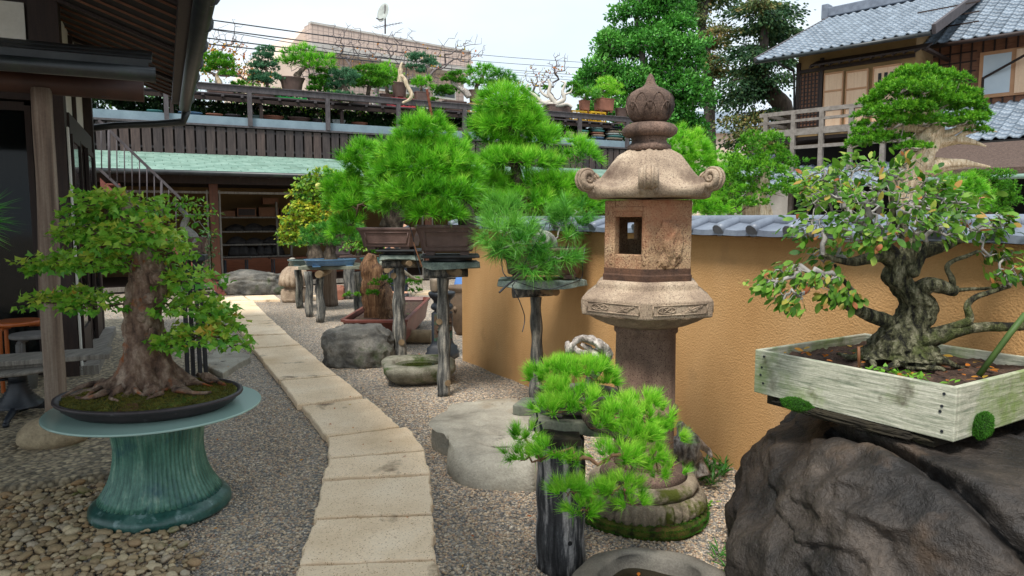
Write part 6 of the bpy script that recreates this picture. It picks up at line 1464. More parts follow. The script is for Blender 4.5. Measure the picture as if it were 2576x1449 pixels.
# ------------------------------------------------------------------ green pedestal with the maple bonsai
M['greenglaze'] = mat('green_glaze', [L(46, 92, 78), L(84, 130, 112), L(140, 168, 146)], 7, (3, 3, .5), rough=.38, fine=(60, .2), bmp=(.3, .006), pos=[.34, .55, .72], spec=.5, stain=[(L(44, 88, 92), 5, .56, .7)])
M['greenblue'] = mat('green_foot_glaze', [L(24, 62, 56), L(44, 86, 78), L(84, 116, 108)], 10, rough=.3, fine=(60, .2), bmp=(.3, .006), spec=.5, stain=[(L(108, 136, 132), 12, .56, .64)])
M['glasstop'], _n3, _b3 = new_mat('frosted_glass'); _b3.inputs['Base Color'].default_value = L(150, 178, 168); _b3.inputs['Roughness'].default_value = .18; _b3.inputs['Specular IOR Level'].default_value = .6
PX, PY = -1.95, 3.80
def flare_trunk(mb, pts, roots, h0=.08, seg=64, rough=.18, rs=10, ztop=None):
    """pts rows (x,y,z,r) bottom to top; roots: (angle, strength m, width rad)"""
    pts = np.asarray(pts); th = np.linspace(0, 2 * math.pi, seg, endpoint=False); V = []; z0 = pts[0, 2]
    for x, y, z, r in pts:
        f = math.exp(-(z - z0) / h0); rr = np.full(seg, r)
        for a, s_, w in roots:
            d = np.abs((th - a + math.pi) % (2 * math.pi) - math.pi); rr = rr + s_ * f * np.exp(-(d / w) ** 2)
        for a, s_, w in roots:   # ribs that run on up the stem
            d = np.abs((th - a - (z - z0) * .8 + math.pi) % (2 * math.pi) - math.pi); rr = rr + r * .10 * np.exp(-(d / w) ** 2)
        V.append(np.column_stack([x + rr * np.cos(th), y + rr * np.sin(th), np.full(seg, z)]))
    n = len(V); V = np.concatenate(V); c = np.repeat(pts[:, :3], seg, 0); dv = V - c; V = c + dv * (1 + rough * fbm(V, rs, 4) + rough * .5 * 1.6 * fbm(V * [1, 1, .5], rs * 3, 2, True))[:, None]
    F = [(i * seg + j, i * seg + (j + 1) % seg, (i + 1) * seg + (j + 1) % seg, (i + 1) * seg + j) for i in range(n - 1) for j in range(seg)] + [tuple(range((n - 1) * seg, n * seg))]
    mb.add(V, F, 0, .5, True)
def roots_mesh(mb, c, z, specs, r0=.02, drop=.0, rng=np.random.default_rng(3)):
    for a, l0, l1, r in specs:
        n = 9; p = []
        for i in range(n):
            f = i / (n - 1); d = l0 + (l1 - l0) * f; aa = a + .25 * math.sin(3 * f + a * 5)
            p.append(V3(c[0] + d * math.cos(aa), c[1] + d * math.sin(aa), z + .018 * (1 - f) ** 1.5 + .008 * math.sin(7 * f + a * 3) - .012 * f + drop * f))
        mb.tube(p, np.linspace(r, r * .25, n), 8, rough=.3, rs=20)
def maple():
    t = thing('pedestal_table', (PX, PY, 0), 'green glazed ceramic pedestal with fluted sides and round frosted glass top', 'pedestal table'); C = (PX, PY, 0)
    prof = [(.355, 0), (.362, .015), (.36, .04), (.35, .055), (.335, .068), (.315, .08), (.305, .09)]
    m = MB(); m.lathe(prof, C, 72, fn=lambda th, i, r: r * (1 + .004 * np.sin(th * 8))); m.build('foot', M['greenblue'], t)
    pr = [(.305, .085), (.283, .12), (.258, .165), (.237, .22), (.222, .30), (.219, .36), (.225, .42), (.232, .47), (.238, .485)]
    m = MB(); m.lathe(pr, C, 396, fn=lambda th, i, r: r * (1 + (.036 * np.abs(np.sin(th * 33)) ** .8 if i < 8 else 0))); m.lathe([(.238, .485), (.243, .49), (.243, .525), (.235, .535), (.235, .562)], C, 64); m.build('fluted_body', M['greenglaze'], t)
    m = MB(); m.lathe([(.535, .563), (.541, .566), (.541, .573), (.537, .576)], C, 96); m.build('glass_top', M['glasstop'], t)
    zt = .577; root = thing('maple_bonsai', (PX - .02, PY - .02, zt), 'thick old trident maple bonsai with flared roots in a shallow oval tray', 'bonsai'); BC = V3(PX - .02, PY - .02, zt)
    m = MB(); m.lathe([(.40, 0), (.42, .012), (.445, .03), (.455, .048), (.474, .056), (.480, .064), (.478, .074), (.462, .076), (.448, .06), (.43, .05)], BC, 84, sy=.84, fn=lambda th, i, r: r); m.build('pot', M['pot_dark'], root)
    # moss mound with hummocks
    mm = MB(); N = 96; th = np.linspace(0, 2 * math.pi, N, endpoint=False); V = []; K = 26
    for k in range(K + 1):
        f = 1 - k / K; x, y = .448 * f * np.cos(th), .376 * f * np.sin(th); zz = .062 + .055 * (1 - f ** 2.6); q = np.column_stack([x * 9, y * 9, np.full(N, 2.2)])
        zz = zz + .012 * fbm(q, 1, 3) + .006 * fbm(q, 5, 2); V.append(np.column_stack([BC[0] + x, BC[1] + y, BC[2] + zz]))
    V = np.concatenate(V); F = [(k * N + j, k * N + (j + 1) % N, (k + 1) * N + (j + 1) % N, (k + 1) * N + j) for k in range(K) for j in range(N)]; mm.add(V, F, 0, .5, True); mm.build('moss', M['moss'], root)
    fz = MB(); n = 9000; a = RNG.uniform(0, 6.28, n); f = RNG.uniform(0, 1, n) ** .5; p = np.column_stack([BC[0] + .44 * f * np.cos(a), BC[1] + .37 * f * np.sin(a), BC[2] + .064 + .055 * (1 - f ** 2.6)])
    q = np.column_stack([(p[:, 0] - BC[0]) * 9, (p[:, 1] - BC[1]) * 9, np.full(n, 2.2)]); p[:, 2] += .012 * fbm(q, 1, 3) + .006 * fbm(q, 5, 2)
    needles(fz, p, np.tile([0, 0, 1.], (n, 1)) + RNG.normal(0, .4, (n, 3)), 5, .011, .0022, .6, .45 + .3 * perlin(p * 12)); fz.build('moss_fuzz', M['mossfuzz'], root)
    # trunk
    px = [(388, 975, 60), (380, 945, 50), (372, 905, 46), (366, 860, 43), (362, 815, 39), (362, 770, 40), (368, 735, 42), (374, 700, 41), (370, 672, 40), (360, 640, 30), (345, 600, 24), (330, 560, 18), (322, 525, 12), (318, 500, 6)]
    q = smooth_path(trunk_px([(a_, b_, c_) for a_, b_, c_ in px], PY), 90); q[:, 2] = np.linspace(0, 1, 90) * 0 + q[:, 2]; q[:, 2] = np.maximum.accumulate(q[:, 2]); q[0, 2] = min(q[0, 2], BC[2] + .07)
    tm = MB(); roots = [(-1.2, .12, .28), (-.45, .20, .25), (.2, .22, .3), (1.1, .12, .35), (2.1, .12, .3), (2.9, .20, .3), (-2.9, .26, .26), (-2.3, .20, .24), (-1.75, .16, .22)]
    flare_trunk(tm, q, roots, .075, 120, .2, 9)
    roots_mesh(tm, q[0], BC[2] + .115, [(a_, s_ * .75 + .08, s_ + .17, .022) for a_, s_, _ in roots] + [(a_ + .32, s_ * .7 + .07, s_ + .11, .013) for a_, s_, _ in roots])
    # knobs and old cuts
    for (kx, ky, kr) in ((345, 690, .035), (392, 700, .034), (372, 752, .03), (355, 800, .025), (385, 835, .022)):
        c = P(kx, ky, PY - .085); rock(tm, c, (kr, kr * .7, kr), int(kx), 4, .9, .25, 2, .2, cut=-1)
    tm.build('trunk', M['maplebark'], root)
    pads_ = [(245, 512, 62, 32), (205, 545, 50, 24), (318, 530, 78, 40), (235, 590, 75, 34), (180, 600, 42, 22), (360, 590, 84, 40, -.12), (300, 620, 70, 34, -.2), (438, 640, 52, 26, -.05), (400, 610, 60, 34, .1), (150, 665, 78, 26), (245, 668, 78, 32, -.12), (110, 680, 40, 16), (310, 650, 40, 24, .15),
             (128, 765, 70, 28, -.05), (245, 768, 72, 28, -.08), (200, 745, 60, 20, .1), (470, 708, 76, 24, .0), (415, 680, 42, 22, .05), (480, 775, 88, 30, .02), (430, 750, 50, 26, .12), (540, 790, 46, 20), (500, 850, 96, 28, -.05), (430, 870, 50, 22, -.12), (590, 872, 38, 18), (560, 820, 56, 22, .1)]
    pd = pads_px(pads_, PY, .8); T = []
    for c, r in pd: v = runit(12); v[:, 2] *= .4; T.append(c + v * r * RNG.uniform(.2, .8, (12, 1)))
    sk = q[::3]; A, par, R_, kids, ns = grow(sk[:, :3], sk[:, 3], np.concatenate(T), .05, .25, rt=.0028, p=2.3); bm_ = MB(); tubes_from(bm_, A, par, R_, kids, ns, 6, True, .028, rough=.15); bm_.build('branches', M['twig'], root)
    cm = leaf_crown([(c, r * 1.12) for c, r in pd], 1080, .041, 'maple', .54, .16, .15, low=-.55, seed=4, tipd=.05, inner=.55, flat=.9)
    cm.build('crown', M['maple'], root)
    lb = MB(); g = [P(420, 955, PY - .2), P(395, 985, PY - .3), P(355, 965, PY - .25)]; 
M['maplebark'] = mat('maple_bark', [L(50, 36, 30), L(116, 92, 76), L(166, 146, 128)], 15, (1, 1, .45), rough=.85, fine=(90, .25), bmp=(1, .02), pos=[.32, .5, .68], stain=[(L(150, 84, 40), 6, .58, .66), (L(48, 40, 36), 4, .6, .7)])
M['mossfuzz'] = leaf_mat('moss_fuzz', [L(50, 46, 18), L(92, 92, 32), L(132, 116, 52), L(120, 140, 50)], .2, .9)
maple()

# ------------------------------------------------------------------ big rock, timber planter, quince bonsai
PA, PB_ = V3(1.088, 3.12), V3(1.54, 2.40); PE = unit(PA - PB_); PW = V3(PE[1], -PE[0]) * 1.0; PW = PW if PW[0] > 0 else -PW; PZ = .80
def pq(a, b, z): q = PB_ + PE * a + PW * b; return V3(q[0], q[1], z)
def big_rock():
    v, f = ico(7)
    q = np.sign(v) * np.abs(v) ** .72
    q = q * (1 + .10 * fbm(v + 3.1, 1.2, 5) + .05 * fbm(v + 9, 2.6, 3, True) + .03 * np.round(2.2 * fbm(v + 4, 1.5, 2)) / 2)[:, None]
    x = q * np.array([1.02, .92, .62]); ca, sa = math.cos(-.35), math.sin(-.35)
    x = np.column_stack([x[:, 0] * ca - x[:, 1] * sa, x[:, 0] * sa + x[:, 1] * ca, x[:, 2]]) + np.array([1.98, 2.72, .22])
    # slope down to the left, step ledges, and two cracks
    x[:, 2] -= np.clip(1.45 - x[:, 0], 0, 1) * .30 * (x[:, 2] > .1)
    top = PZ - .03 + .015 * perlin(x * 4); x[:, 2] = np.minimum(x[:, 2], top)
    x[:, 2] = np.maximum(x[:, 2], -.1)
    for (p0, nrm_, w, dp, zz) in ((V3(1.60, 2.1, .5), unit([1, .12, .75]), .022, .12, 1), (V3(2.02, 2.0, .5), unit([1, -.1, .35]), .014, .07, 2)):
        d = (x - p0) @ nrm_ + .05 * perlin(x * 3 + zz * 7) + .012 * perlin(x * 14); msk = (x[:, 1] < 2.9)
        c = V3(1.98, 2.8, .2); dirc = nrm(x - c); x = x - dirc * (dp * np.exp(-(d / w) ** 2) * msk)[:, None]
    d = nrm(x - np.array([1.98, 2.8, .2])); x = x + d * (.020 * fbm(x, 6, 3) + .018 * fbm(x, 3.2, 2, True))[:, None]
    m = MB(); m.add(x, f, 0, .5, True); return tag(m.build('boulder', M['bigrock'], org=(1.98, 2.72, 0)), 'huge dark cracked boulder carrying the pale wooden planter box', 'boulder')
big_rock()
M['plankwhite'] = mat('limed_plank', [L(124, 132, 112), L(176, 176, 156), L(204, 202, 184)], 5, (1.5, 1.5, 22), rough=.85, fine=(80, .12), bmp=(.5, .006), pos=[.3, .5, .68], moss=(L(112, 138, 58), 2.6, .50, .68), dist=.3, stain=[(L(96, 92, 74), 6, .58, .72)])
M['brightmoss'] = mat('bright_moss', [L(26, 56, 12), L(52, 96, 20)], 20, rough=.95, fine=(120, .4), bmp=(1, .02))
M['rotwood'] = mat('rot_wood', [L(28, 24, 20), L(58, 52, 36)], 8, rough=.95, bmp=(.9, .03), stain=(L(60, 76, 26), 4, .55, .65))
M['quincebark'] = mat('quince_bark', [L(30, 29, 20), L(88, 88, 60), L(142, 138, 112)], 36, (1, 1, .3), rough=.9, fine=(90, .35), bmp=(1, .05), pos=[.40, .5, .62], stain=[(L(96, 110, 46), 4.5, .55, .68), (L(48, 44, 34), 7, .6, .7)])
def planter():
    root = thing('planter_box', pq(.3, .3, PZ), 'pale limed wooden planter box with green moss patches on the dark boulder', 'planter'); LL, WW, H, T = .85, .82, .195, .022
    a, b = V3(PE[0], PE[1], 0), V3(PW[0], PW[1], 0); o = pq(0, 0, PZ + .02)
    for name, p, d, w in (('long_board', o, a * LL, b * T), ('side_board', o + b * (T + .001), b * (WW - T), a * T), ('long_board', o + b * WW, a * LL, b * T), ('side_board', o + a * (LL - T) + b * (T + .001), b * (WW - T - .001), a * T)):
        m = MB(); m.par(p, d, w, (0, 0, H)); m.build(name, M['plankwhite'], root, bevel=.004)
    m = MB(); m.par(o + a * T + b * T + V3(0, 0, .005), a * (LL - 2 * T), b * (WW - 2 * T), (0, 0, .01)); m.build('bottom', M['rotwood'], root)
    m = MB()
    for k in range(3): m.par(o + a * (.08 + k * .3) - V3(0, 0, .045) + b * .03, a * .12, b * (WW - .06), (0, 0, .045))
    rock(m, o + a * .42 + b * .02 - V3(0, 0, .02), (.30, .045, .02), 12, 5, .8, .2, 4, .15, cut=-1, ang=math.atan2(a[1], a[0])); m.build('rotten_bearer', M['rotwood'], root)
    for (p, r) in ((o + b * .18 + V3(0, 0, .035) - a * .012, (.055, .018, .045)), (o + a * .62 - b * .008 + V3(0, 0, -.005), (.07, .02, .026))):
        m = MB(); rock(m, p, r, 3, 5, .9, .15, 2, .1, cut=-1, ang=math.atan2(b[1], b[0]) if r[0] < .07 else math.atan2(a[1], a[0]))
        vv = m.v[0]; needles(m, vv[::2], nrm(vv[::2] - p), 4, .008, .002, .6, .5, mi=1); m.build('moss_patch', [M['brightmoss'], M['mossfuzz2']], root)
    m = MB()
    for al, zz in ((.04, .165), (.045, .12), (.05, .10), (.04, .03), (.80, .17), (.81, .12), (.815, .085), (.80, .05)):
        c = o + a * al - b * .001 + V3(0, 0, zz); m.tube([c, c - b * .002], .0055, 8)
    m.build('nail', M['blackmetal'], root)
    n = 50; uu = np.linspace(T, LL - T, n); ww_ = np.linspace(T, WW - T, n); U, W_ = np.meshgrid(uu, ww_); p = o + U.ravel()[:, None] * a + W_.ravel()[:, None] * b
    dC = np.hypot(U.ravel() - .42, W_.ravel() - .42); p[:, 2] = o[2] + .155 + .035 * np.exp(-(dC / .22) ** 2) + .012 * fbm(p, 14, 3) + .008 * fbm(p, 40, 2)
    i = np.arange(n - 1)[:, None] * n; j = np.arange(n - 1)[None]; F = np.stack([i + j, i + j + 1, i + n + j + 1, i + n + j], -1).reshape(-1, 4)
    m = MB(); m.add(p, F, 0, .5, True); m.build('soil', M['soil'], root)
    # litter of fallen leaves and little ferns on the soil
    m = MB(); k = 70; uv = RNG.uniform([.06, .06], [LL - .06, WW - .1], (k, 2)); q = o + uv[:, :1] * a + uv[:, 1:] * b; q[:, 2] = o[2] + .185; leaves(m, q, RNG.normal(size=(k, 3)) * [1, 1, .15], RNG.normal(0, .35, (k, 3)) + [0, 0, 1], RNG.uniform(.02, .045, k), 'oval', RNG.uniform(.3, 1, k)); m.build('fallen_leaves', M['autumnleaf'], root)['kind'] = 'stuff'
    m = MB(); k = 60; uv = RNG.normal([.25, .1], [.08, .03], (k, 2)); q = o + uv[:, :1] * a + uv[:, 1:] * b; q[:, 2] = o[2] + .18; leaves(m, q, RNG.normal(size=(k, 3)) * [1, 1, .3] + [0, 0, .3], np.tile([0, 0, 1.], (k, 1)), .03, 'small', .5); m.build('fern', M['maple'], root)['kind'] = 'stuff'
    return o, a, b
PO, PAx, PBx = planter()
def quince():
    TY = 2.93; root = thing('old_tree_bonsai', P(2262, 880, TY), 'large gnarled bonsai with twisting grey branches and browning leaves in the planter', 'bonsai')
    px = [(2262, 893, 60), (2262, 872, 58), (2264, 850, 50), (2276, 828, 44), (2296, 806, 42), (2308, 780, 37), (2303, 752, 37), (2282, 728, 34), (2261, 704, 31), (2256, 680, 27), (2268, 658, 24), (2280, 640, 20), (2286, 618, 14), (2280, 590, 10), (2268, 560, 9)]
    q = smooth_path(trunk_px(px, TY), 100); q[:, 2] = np.maximum.accumulate(q[:, 2] + np.arange(100) * 1e-5)
    tm = MB(); roots = [(-1.5, .05, .35), (-.5, .07, .3), (.4, .06, .3), (1.6, .05, .3), (2.6, .07, .3), (-2.7, .09, .28), (-2.1, .07, .25)]
    flare_trunk(tm, q, roots, .035, 110, .24, 11)
    roots_mesh(tm, q[0] , PO[2] + .19, [(a_, s_ + .05, s_ + .17, .022) for a_, s_, _ in roots] + [(a_ + .4, s_ + .04, s_ + .12, .014) for a_, s_, _ in roots])
    limbs = {}
    def limb(pts, n=20, rough=.2, m=tm):
        a = smooth_path(trunk_px(pts, TY), n); m.tube(a[:, :3], a[:, 3], 12, rough=rough, rs=16); return a
    L_ = [limb([(2240, 812, 20), (2200, 797, 17, -.02), (2160, 780, 15, -.05), (2120, 762, 12, -.08), (2080, 748, 8, -.1)]),
          limb([(2262, 668, 24), (2225, 640, 20, -.02), (2190, 648, 15, -.05), (2150, 658, 11, -.08), (2110, 655, 8, -.1), (2070, 640, 6, -.12)]),
          limb([(2272, 655, 22), (2310, 640, 19), (2350, 625, 16), (2390, 612, 12), (2430, 600, 8)]),
          limb([(2300, 735, 24), (2340, 715, 19, -.05), (2370, 722, 17, -.05), (2404, 732, 14, -.05)]),
          limb([(2398, 728, 8, -.05), (2394, 700, 7, -.06), (2382, 672, 6, -.06), (2400, 655, 5.5, -.06), (2430, 645, 5, -.06), (2460, 632, 4, -.06)]),
          limb([(2404, 730, 6, -.05), (2440, 727, 4.5, -.05), (2480, 726, 4, -.05), (2520, 718, 3.5, -.04)]),
          limb([(2275, 845, 32), (2320, 850, 28, -.04), (2360, 845, 22, -.06), (2400, 835, 17, -.08), (2440, 826, 13, -.1), (2490, 822, 12, -.1), (2540, 822, 12, -.1), (2620, 815, 11, -.1)]),
          limb([(2330, 838, 12, -.02), (2420, 815, 10, -.1), (2440, 800, 9, -.1), (2432, 770, 8, -.1), (2450, 750, 7, -.1), (2490, 735, 6, -.1), (2540, 720, 5, -.1)]),
          limb([(2284, 640, 12), (2300, 690, 10, -.08), (2310, 668, 9, -.08), (2322, 640, 8, -.08), (2330, 610, 7, -.06)]),
          limb([(2148, 775, 7, -.06), (2155, 745, 6, -.1), (2130, 715, 5, -.1), (2110, 690, 4.5, -.1), (2100, 665, 4, -.1)]),
          limb([(2265, 650, 14), (2220, 605, 11, -.05), (2190, 570, 9, -.05), (2180, 530, 7, -.02)]), limb([(2285, 620, 13), (2320, 575, 11, .05), (2350, 540, 8, .05), (2370, 500, 6, .05)]),
          limb([(2270, 600, 9, .05), (2250, 560, 8, .05), (2245, 510, 6, .03), (2240, 470, 4)])]
    tm.build('trunk', M['quincebark'], root)
    pads_ = [(2090, 440, 70, 36), (2170, 425, 80, 36), (2260, 430, 80, 36), (2060, 500, 75, 46), (2150, 490, 90, 46, -.15), (2250, 490, 95, 50, -.18), (2340, 480, 80, 44), (2420, 520, 70, 44), (2040, 570, 60, 40), (2120, 575, 90, 44, -.1), (2300, 560, 100, 44, -.15), (2400, 570, 80, 44, -.1), (2480, 580, 50, 40), (2210, 590, 80, 30, -.2),
             (2080, 640, 60, 24), (1990, 680, 55, 26, -.05), (2060, 700, 75, 30, -.1), (1940, 712, 40, 20, -.1), (2120, 740, 55, 26, -.1), (1990, 745, 50, 24, -.1), (2520, 560, 30, 30), (2540, 690, 50, 30, -.1), (2510, 640, 50, 24), (2180, 540, 110, 60, .25), (2350, 540, 100, 55, .25)]
    pd = pads_px(pads_, TY, .75)
    sp, sr, spar = [q[-1, :3]], [q[-1, 3]], [-1]; k0 = 0
    sp = list(q[40::4, :3]); sr = list(q[40::4, 3]); spar = [-1] + list(range(len(sp) - 1))
    for a in L_:
        b0 = len(sp); k = int(np.argmin(np.linalg.norm(np.array(sp) - a[0, :3], axis=1)))
        for i in range(0, len(a)): sp.append(a[i, :3]); sr.append(a[i, 3]); spar.append(k if i == 0 else len(sp) - 2)
    T = []
    for c, r in pd: v = runit(46); T.append(c + v * r * RNG.uniform(.3, 1, (46, 1)))
    T = np.concatenate(T); A, par, R_, kids, ns = grow(sp, sr, T, .03, .42, p=2.0, rt=.0022, seed_par=spar, sort_c=None)
    bm_ = MB(); tubes_from(bm_, A, par, np.minimum(R_, .011), kids, ns, 6, True, .011, rough=.12); bm_.build('branches', M['palebark'], root)
    # leaves at the twig ends, hanging a little
    cm = MB(); tips = np.array([A[i] for i in range(ns, len(A)) if not kids[i]]); tips = np.concatenate([tips, tips + RNG.normal(0, .02, tips.shape)])
    cen = np.array([P(2250, 560, TY)]).repeat(len(tips), 0)
    for rep in range(3):
        p = tips + RNG.normal(0, .012, tips.shape); out = nrm(p - cen); D = nrm(out * .8 + RNG.normal(0, .45, p.shape) + V3(0, 0, -.5 if rep else -.15)); Nn = nrm(out * .5 + V3(0, -.2, .7) + RNG.normal(0, .4, p.shape))
        sel = RNG.uniform(size=len(p)) < (.9, .7, .6)[rep]; tt = np.where(RNG.uniform(size=sel.sum()) < .15, RNG.uniform(.5, .9, sel.sum()), RNG.uniform(.0, .46, sel.sum()))
        leaves(cm, p[sel], D[sel], Nn[sel], RNG.uniform(.028, .052, sel.sum()), 'oval', tt, .22)
    p, nn = np.concatenate([ellipsoid_pts(c, r, 14, -.1, .2)[0] for c, r in pd[:10]]), None
    # pale new shoot at the far left
    sh = np.array([P(x, y, TY - .15) for x, y in ((1880, 715), (1872, 708), (1890, 722), (1868, 718), (1900, 735), (1885, 705))]); leaves(cm, sh, RNG.normal(size=sh.shape) + [-.5, 0, .3], np.tile([0, -.3, 1.], (len(sh), 1)), .025, 'oval', .62)
    cm.build('crown', M['quinceleaf'], root)
    m = MB(); m.tube([P(2580, 790, TY - .3), P(2540, 840, TY - .3), P(2462, 945, TY - .28)], .011, 8); tag(m.build('bamboo_stake', M['greenstake']), 'green bamboo stake leaning at the right of the planter', 'stake')
    m = MB(); m.tube([P(2160, 872, TY - .2), P(2161, 925, TY - .2)], .006, 8); tag(m.build('wooden_peg', M['boxwood']), 'short upright brown peg stuck in the planter soil', 'peg')
M['greenstake'] = mat('green_stake', [L(46, 70, 30), L(86, 112, 52)], 5, rough=.6, bmp=None)
quince()
# ------------------------------------------------------------------ foreground pine on its log and planks
def near_pine():
    st = thing('post_stand', (.222, 3.12, 0), 'thick charred black log post carrying two weathered planks in the foreground', 'stand')
    m = MB(); n = 20; q = [V3(.222 + .004 * math.sin(i), 3.12 + .004 * math.cos(i * .8), .62 * i / (n - 1)) for i in range(n)]
    m.tube(q, [.112 - .008 * i / n for i in range(n)], 48, rough=.03, rs=5, flute=17, fl=.012); m.build('post', M['charredlog'], st)
    m = MB(); c = V3(.222 + .035, 3.12 - .104, .16); m.tube([c, c - V3(-.001, .006, 0)], .010, 10); m.build('knot_hole', M['black'], st)
    # planks: the upper one runs back, the lower one lies nearer
    zt = .66
    def plank(x0, y0, x1, y1, w, z, th): 
        m = MB(); a, b = V3(x0, y0, z), V3(x1, y1, z); d = b - a; s = unit(np.cross(d, (0, 0, 1))) * w; n_ = 14
        o = [a + d * i / n_ + s * (.5 + .05 * math.sin(i * 1.7 + z * 9)) for i in range(n_ + 1)] + [b - d * i / n_ - s * (.5 + .05 * math.sin(i * 2.1)) for i in range(n_ + 1)]
        m.prism(np.array(o)[:, :2], z - th, z); m.build('plank', M['plank'], st, bevel=.005)
    a_, b_ = P(1310, 1003, 3.42), P(1560, 1045, 3.15)
    plank(-.03 + .06, 3.46, .50, 3.30, .17, zt + .03, .05)
    plank(.10, 3.24, .56, 3.10, .18, zt + .025, .055)
    m = MB(); m.par((.14, 2.98, zt - .045), (.16, 0, 0), (0, .46, 0), (0, 0, .03)); m.build('bearer', M['rotwood'], st)
    Y = 3.25; root = thing('cascade_pine', P(1452, 1030, Y), 'bright green low pine bonsai with pale driftwood knot spreading over the plank stand', 'bonsai')
    m = MB(); base = V3(P(1450, 1000, Y)[0], Y, zt + .035); iw, zs = pot_mesh(m, base, .40, .30, .10, 'oval', .05, .78, .014, .014); m.build('pot', M['pot_purple'], root)
    m = MB(); soil_mesh(m, base, iw, zs, .05, .015); m.build('soil', M['soil'], root)
    # driftwood knot
    m = MB(); Yk = 3.25
    for pts in ([(1480, 985, 15), (1490, 945, 14), (1510, 915, 13), (1528, 895, 13), (1515, 872, 12), (1490, 858, 10), (1462, 852, 8), (1440, 868, 7), (1438, 885, 6)],
                [(1440, 870, 9), (1458, 885, 9), (1482, 892, 9), (1510, 882, 9), (1532, 892, 8)], [(1430, 862, 6), (1426, 880, 6), (1440, 900, 7), (1468, 908, 8), (1500, 905, 8), (1488, 880, 7), (1462, 866, 6)], [(1470, 850, 5), (1495, 862, 6), (1520, 882, 7)]):
        a = smooth_path(trunk_px([(x, y, r, -.03 * math.sin(i * 1.9)) for i, (x, y, r) in enumerate(pts)], Yk), 34); m.tube(a[:, :3], a[:, 3], 12, rough=.5, rs=28, flute=4, fl=.16, tw=.2)
    m.build('driftwood', M['driftgrey'], root)
    pads_ = [(1362, 950, 42, 26, .05), (1410, 935, 56, 24, -.1), (1470, 935, 66, 26, -.1), (1520, 960, 40, 24, -.05), (1400, 985, 50, 22, -.2), (1455, 1015, 80, 30, -.25), (1390, 1035, 50, 24, -.3), (1510, 1060, 40, 22, -.3),
             (1610, 1010, 48, 22, -.15), (1570, 1045, 80, 34, -.3), (1500, 1075, 36, 20, -.3), (1635, 1060, 56, 40, -.2), (1670, 1110, 52, 40, -.2), (1600, 1095, 60, 30, -.3), (1318, 1105, 32, 30, -.3), (1312, 1150, 36, 28, -.35), (1350, 1160, 30, 22, -.4), (1410, 1135, 60, 34, -.45), (1460, 1155, 40, 24, -.45),
             (1545, 1150, 66, 32, -.4), (1620, 1155, 60, 34, -.3), (1690, 1170, 36, 34, -.25), (1675, 1190, 50, 26, -.3), (1430, 1240, 50, 28, -.45), (1465, 1285, 44, 26, -.45), (1500, 1240, 34, 20, -.42), (1560, 1230, 46, 30, -.42), (1590, 1265, 36, 24, -.4)]
    tr = [(1485, 985, 15), (1495, 1010, 14, -.12), (1475, 1040, 12, -.22), (1490, 1070, 11, -.28), (1530, 1085, 10, -.3), (1570, 1110, 8, -.32), (1600, 1140, 7, -.32), (1590, 1190, 6, -.36), (1560, 1220, 5, -.38)]
    pd = pads_px(pads_, Y, .7)
    tm, bm_, (A, par, R_, kids, ns) = limb_mesh(trunk_px(tr, Y), pd, Y, 8, .0022, .03, .4, 6, .2, .6, 40, 12, .25, 22)
    tm.build('trunk', M['bark'], root); bm_.build('branches', M['pinetwig'], root)
    cm = pine_crown([(c, r * .98) for c, r in pd], 560, .066, .0026, 50, .42, .72, .85, -.35, 5, .4, .3); cm.build('crown', M['pine'], root)
    strand('tie_cord', 'black wire tied round the plank and pot of the low foreground pine', [(1340, 1010, 3.0), (1352, 1050, 2.98), (1345, 1080, 2.98), (1362, 1100, 2.98), (1358, 1060, 2.97), (1370, 1110, 2.98), (1374, 1130, 2.99)], .0045, 'blackmetal', 'cord')
    strand('tie_cord', 'thin black wire over the rim of the foreground pot', [(1552, 965, 3.2), (1558, 990, 3.18), (1560, 1030, 3.2)], .003, 'blackmetal', 'cord')
M['charredlog'] = mat('charred_log', [L(26, 26, 28), L(62, 62, 64), L(150, 146, 144)], 9, (2.6, 2.6, .3), rough=.8, fine=(90, .3), bmp=(.9, .015), pos=[.40, .52, .62])
M['pinetwig'] = mat('pine_twig', [L(96, 66, 48), L(142, 108, 80)], 30, rough=.85, bmp=None)
pot_mat('pot_purple', L(76, 64, 66), L(104, 90, 92), .55)
near_pine()
# driftwood stump against the wall and small plants
def stump():
    m = MB(); Y = 4.1
    for pts in ([(1740, 1205, 22), (1728, 1160, 22), (1722, 1120, 18), (1715, 1085, 14), (1712, 1062, 6)], [(1765, 1200, 18), (1752, 1160, 17), (1738, 1130, 16), (1725, 1100, 12)], [(1790, 1150, 4), (1775, 1130, 9), (1750, 1110, 13), (1730, 1085, 12), (1712, 1095, 9), (1700, 1110, 5)], [(1722, 1205, 16), (1712, 1170, 16), (1705, 1130, 12), (1700, 1100, 6)], [(1735, 1115, 10), (1722, 1128, 10), (1735, 1145, 9), (1722, 1160, 8)]):
        a = smooth_path(trunk_px([(x, y, r, .05 * math.sin(i * 2.3)) for i, (x, y, r) in enumerate(pts)], Y), 26); m.tube(a[:, :3], a[:, 3], 14, rough=.45, rs=16, flute=5, fl=.2, tw=.12)
    tag(m.build('driftwood_stump', M['driftgrey']), 'gnarled grey driftwood stump leaning at the foot of the tan wall', 'driftwood')
stump()
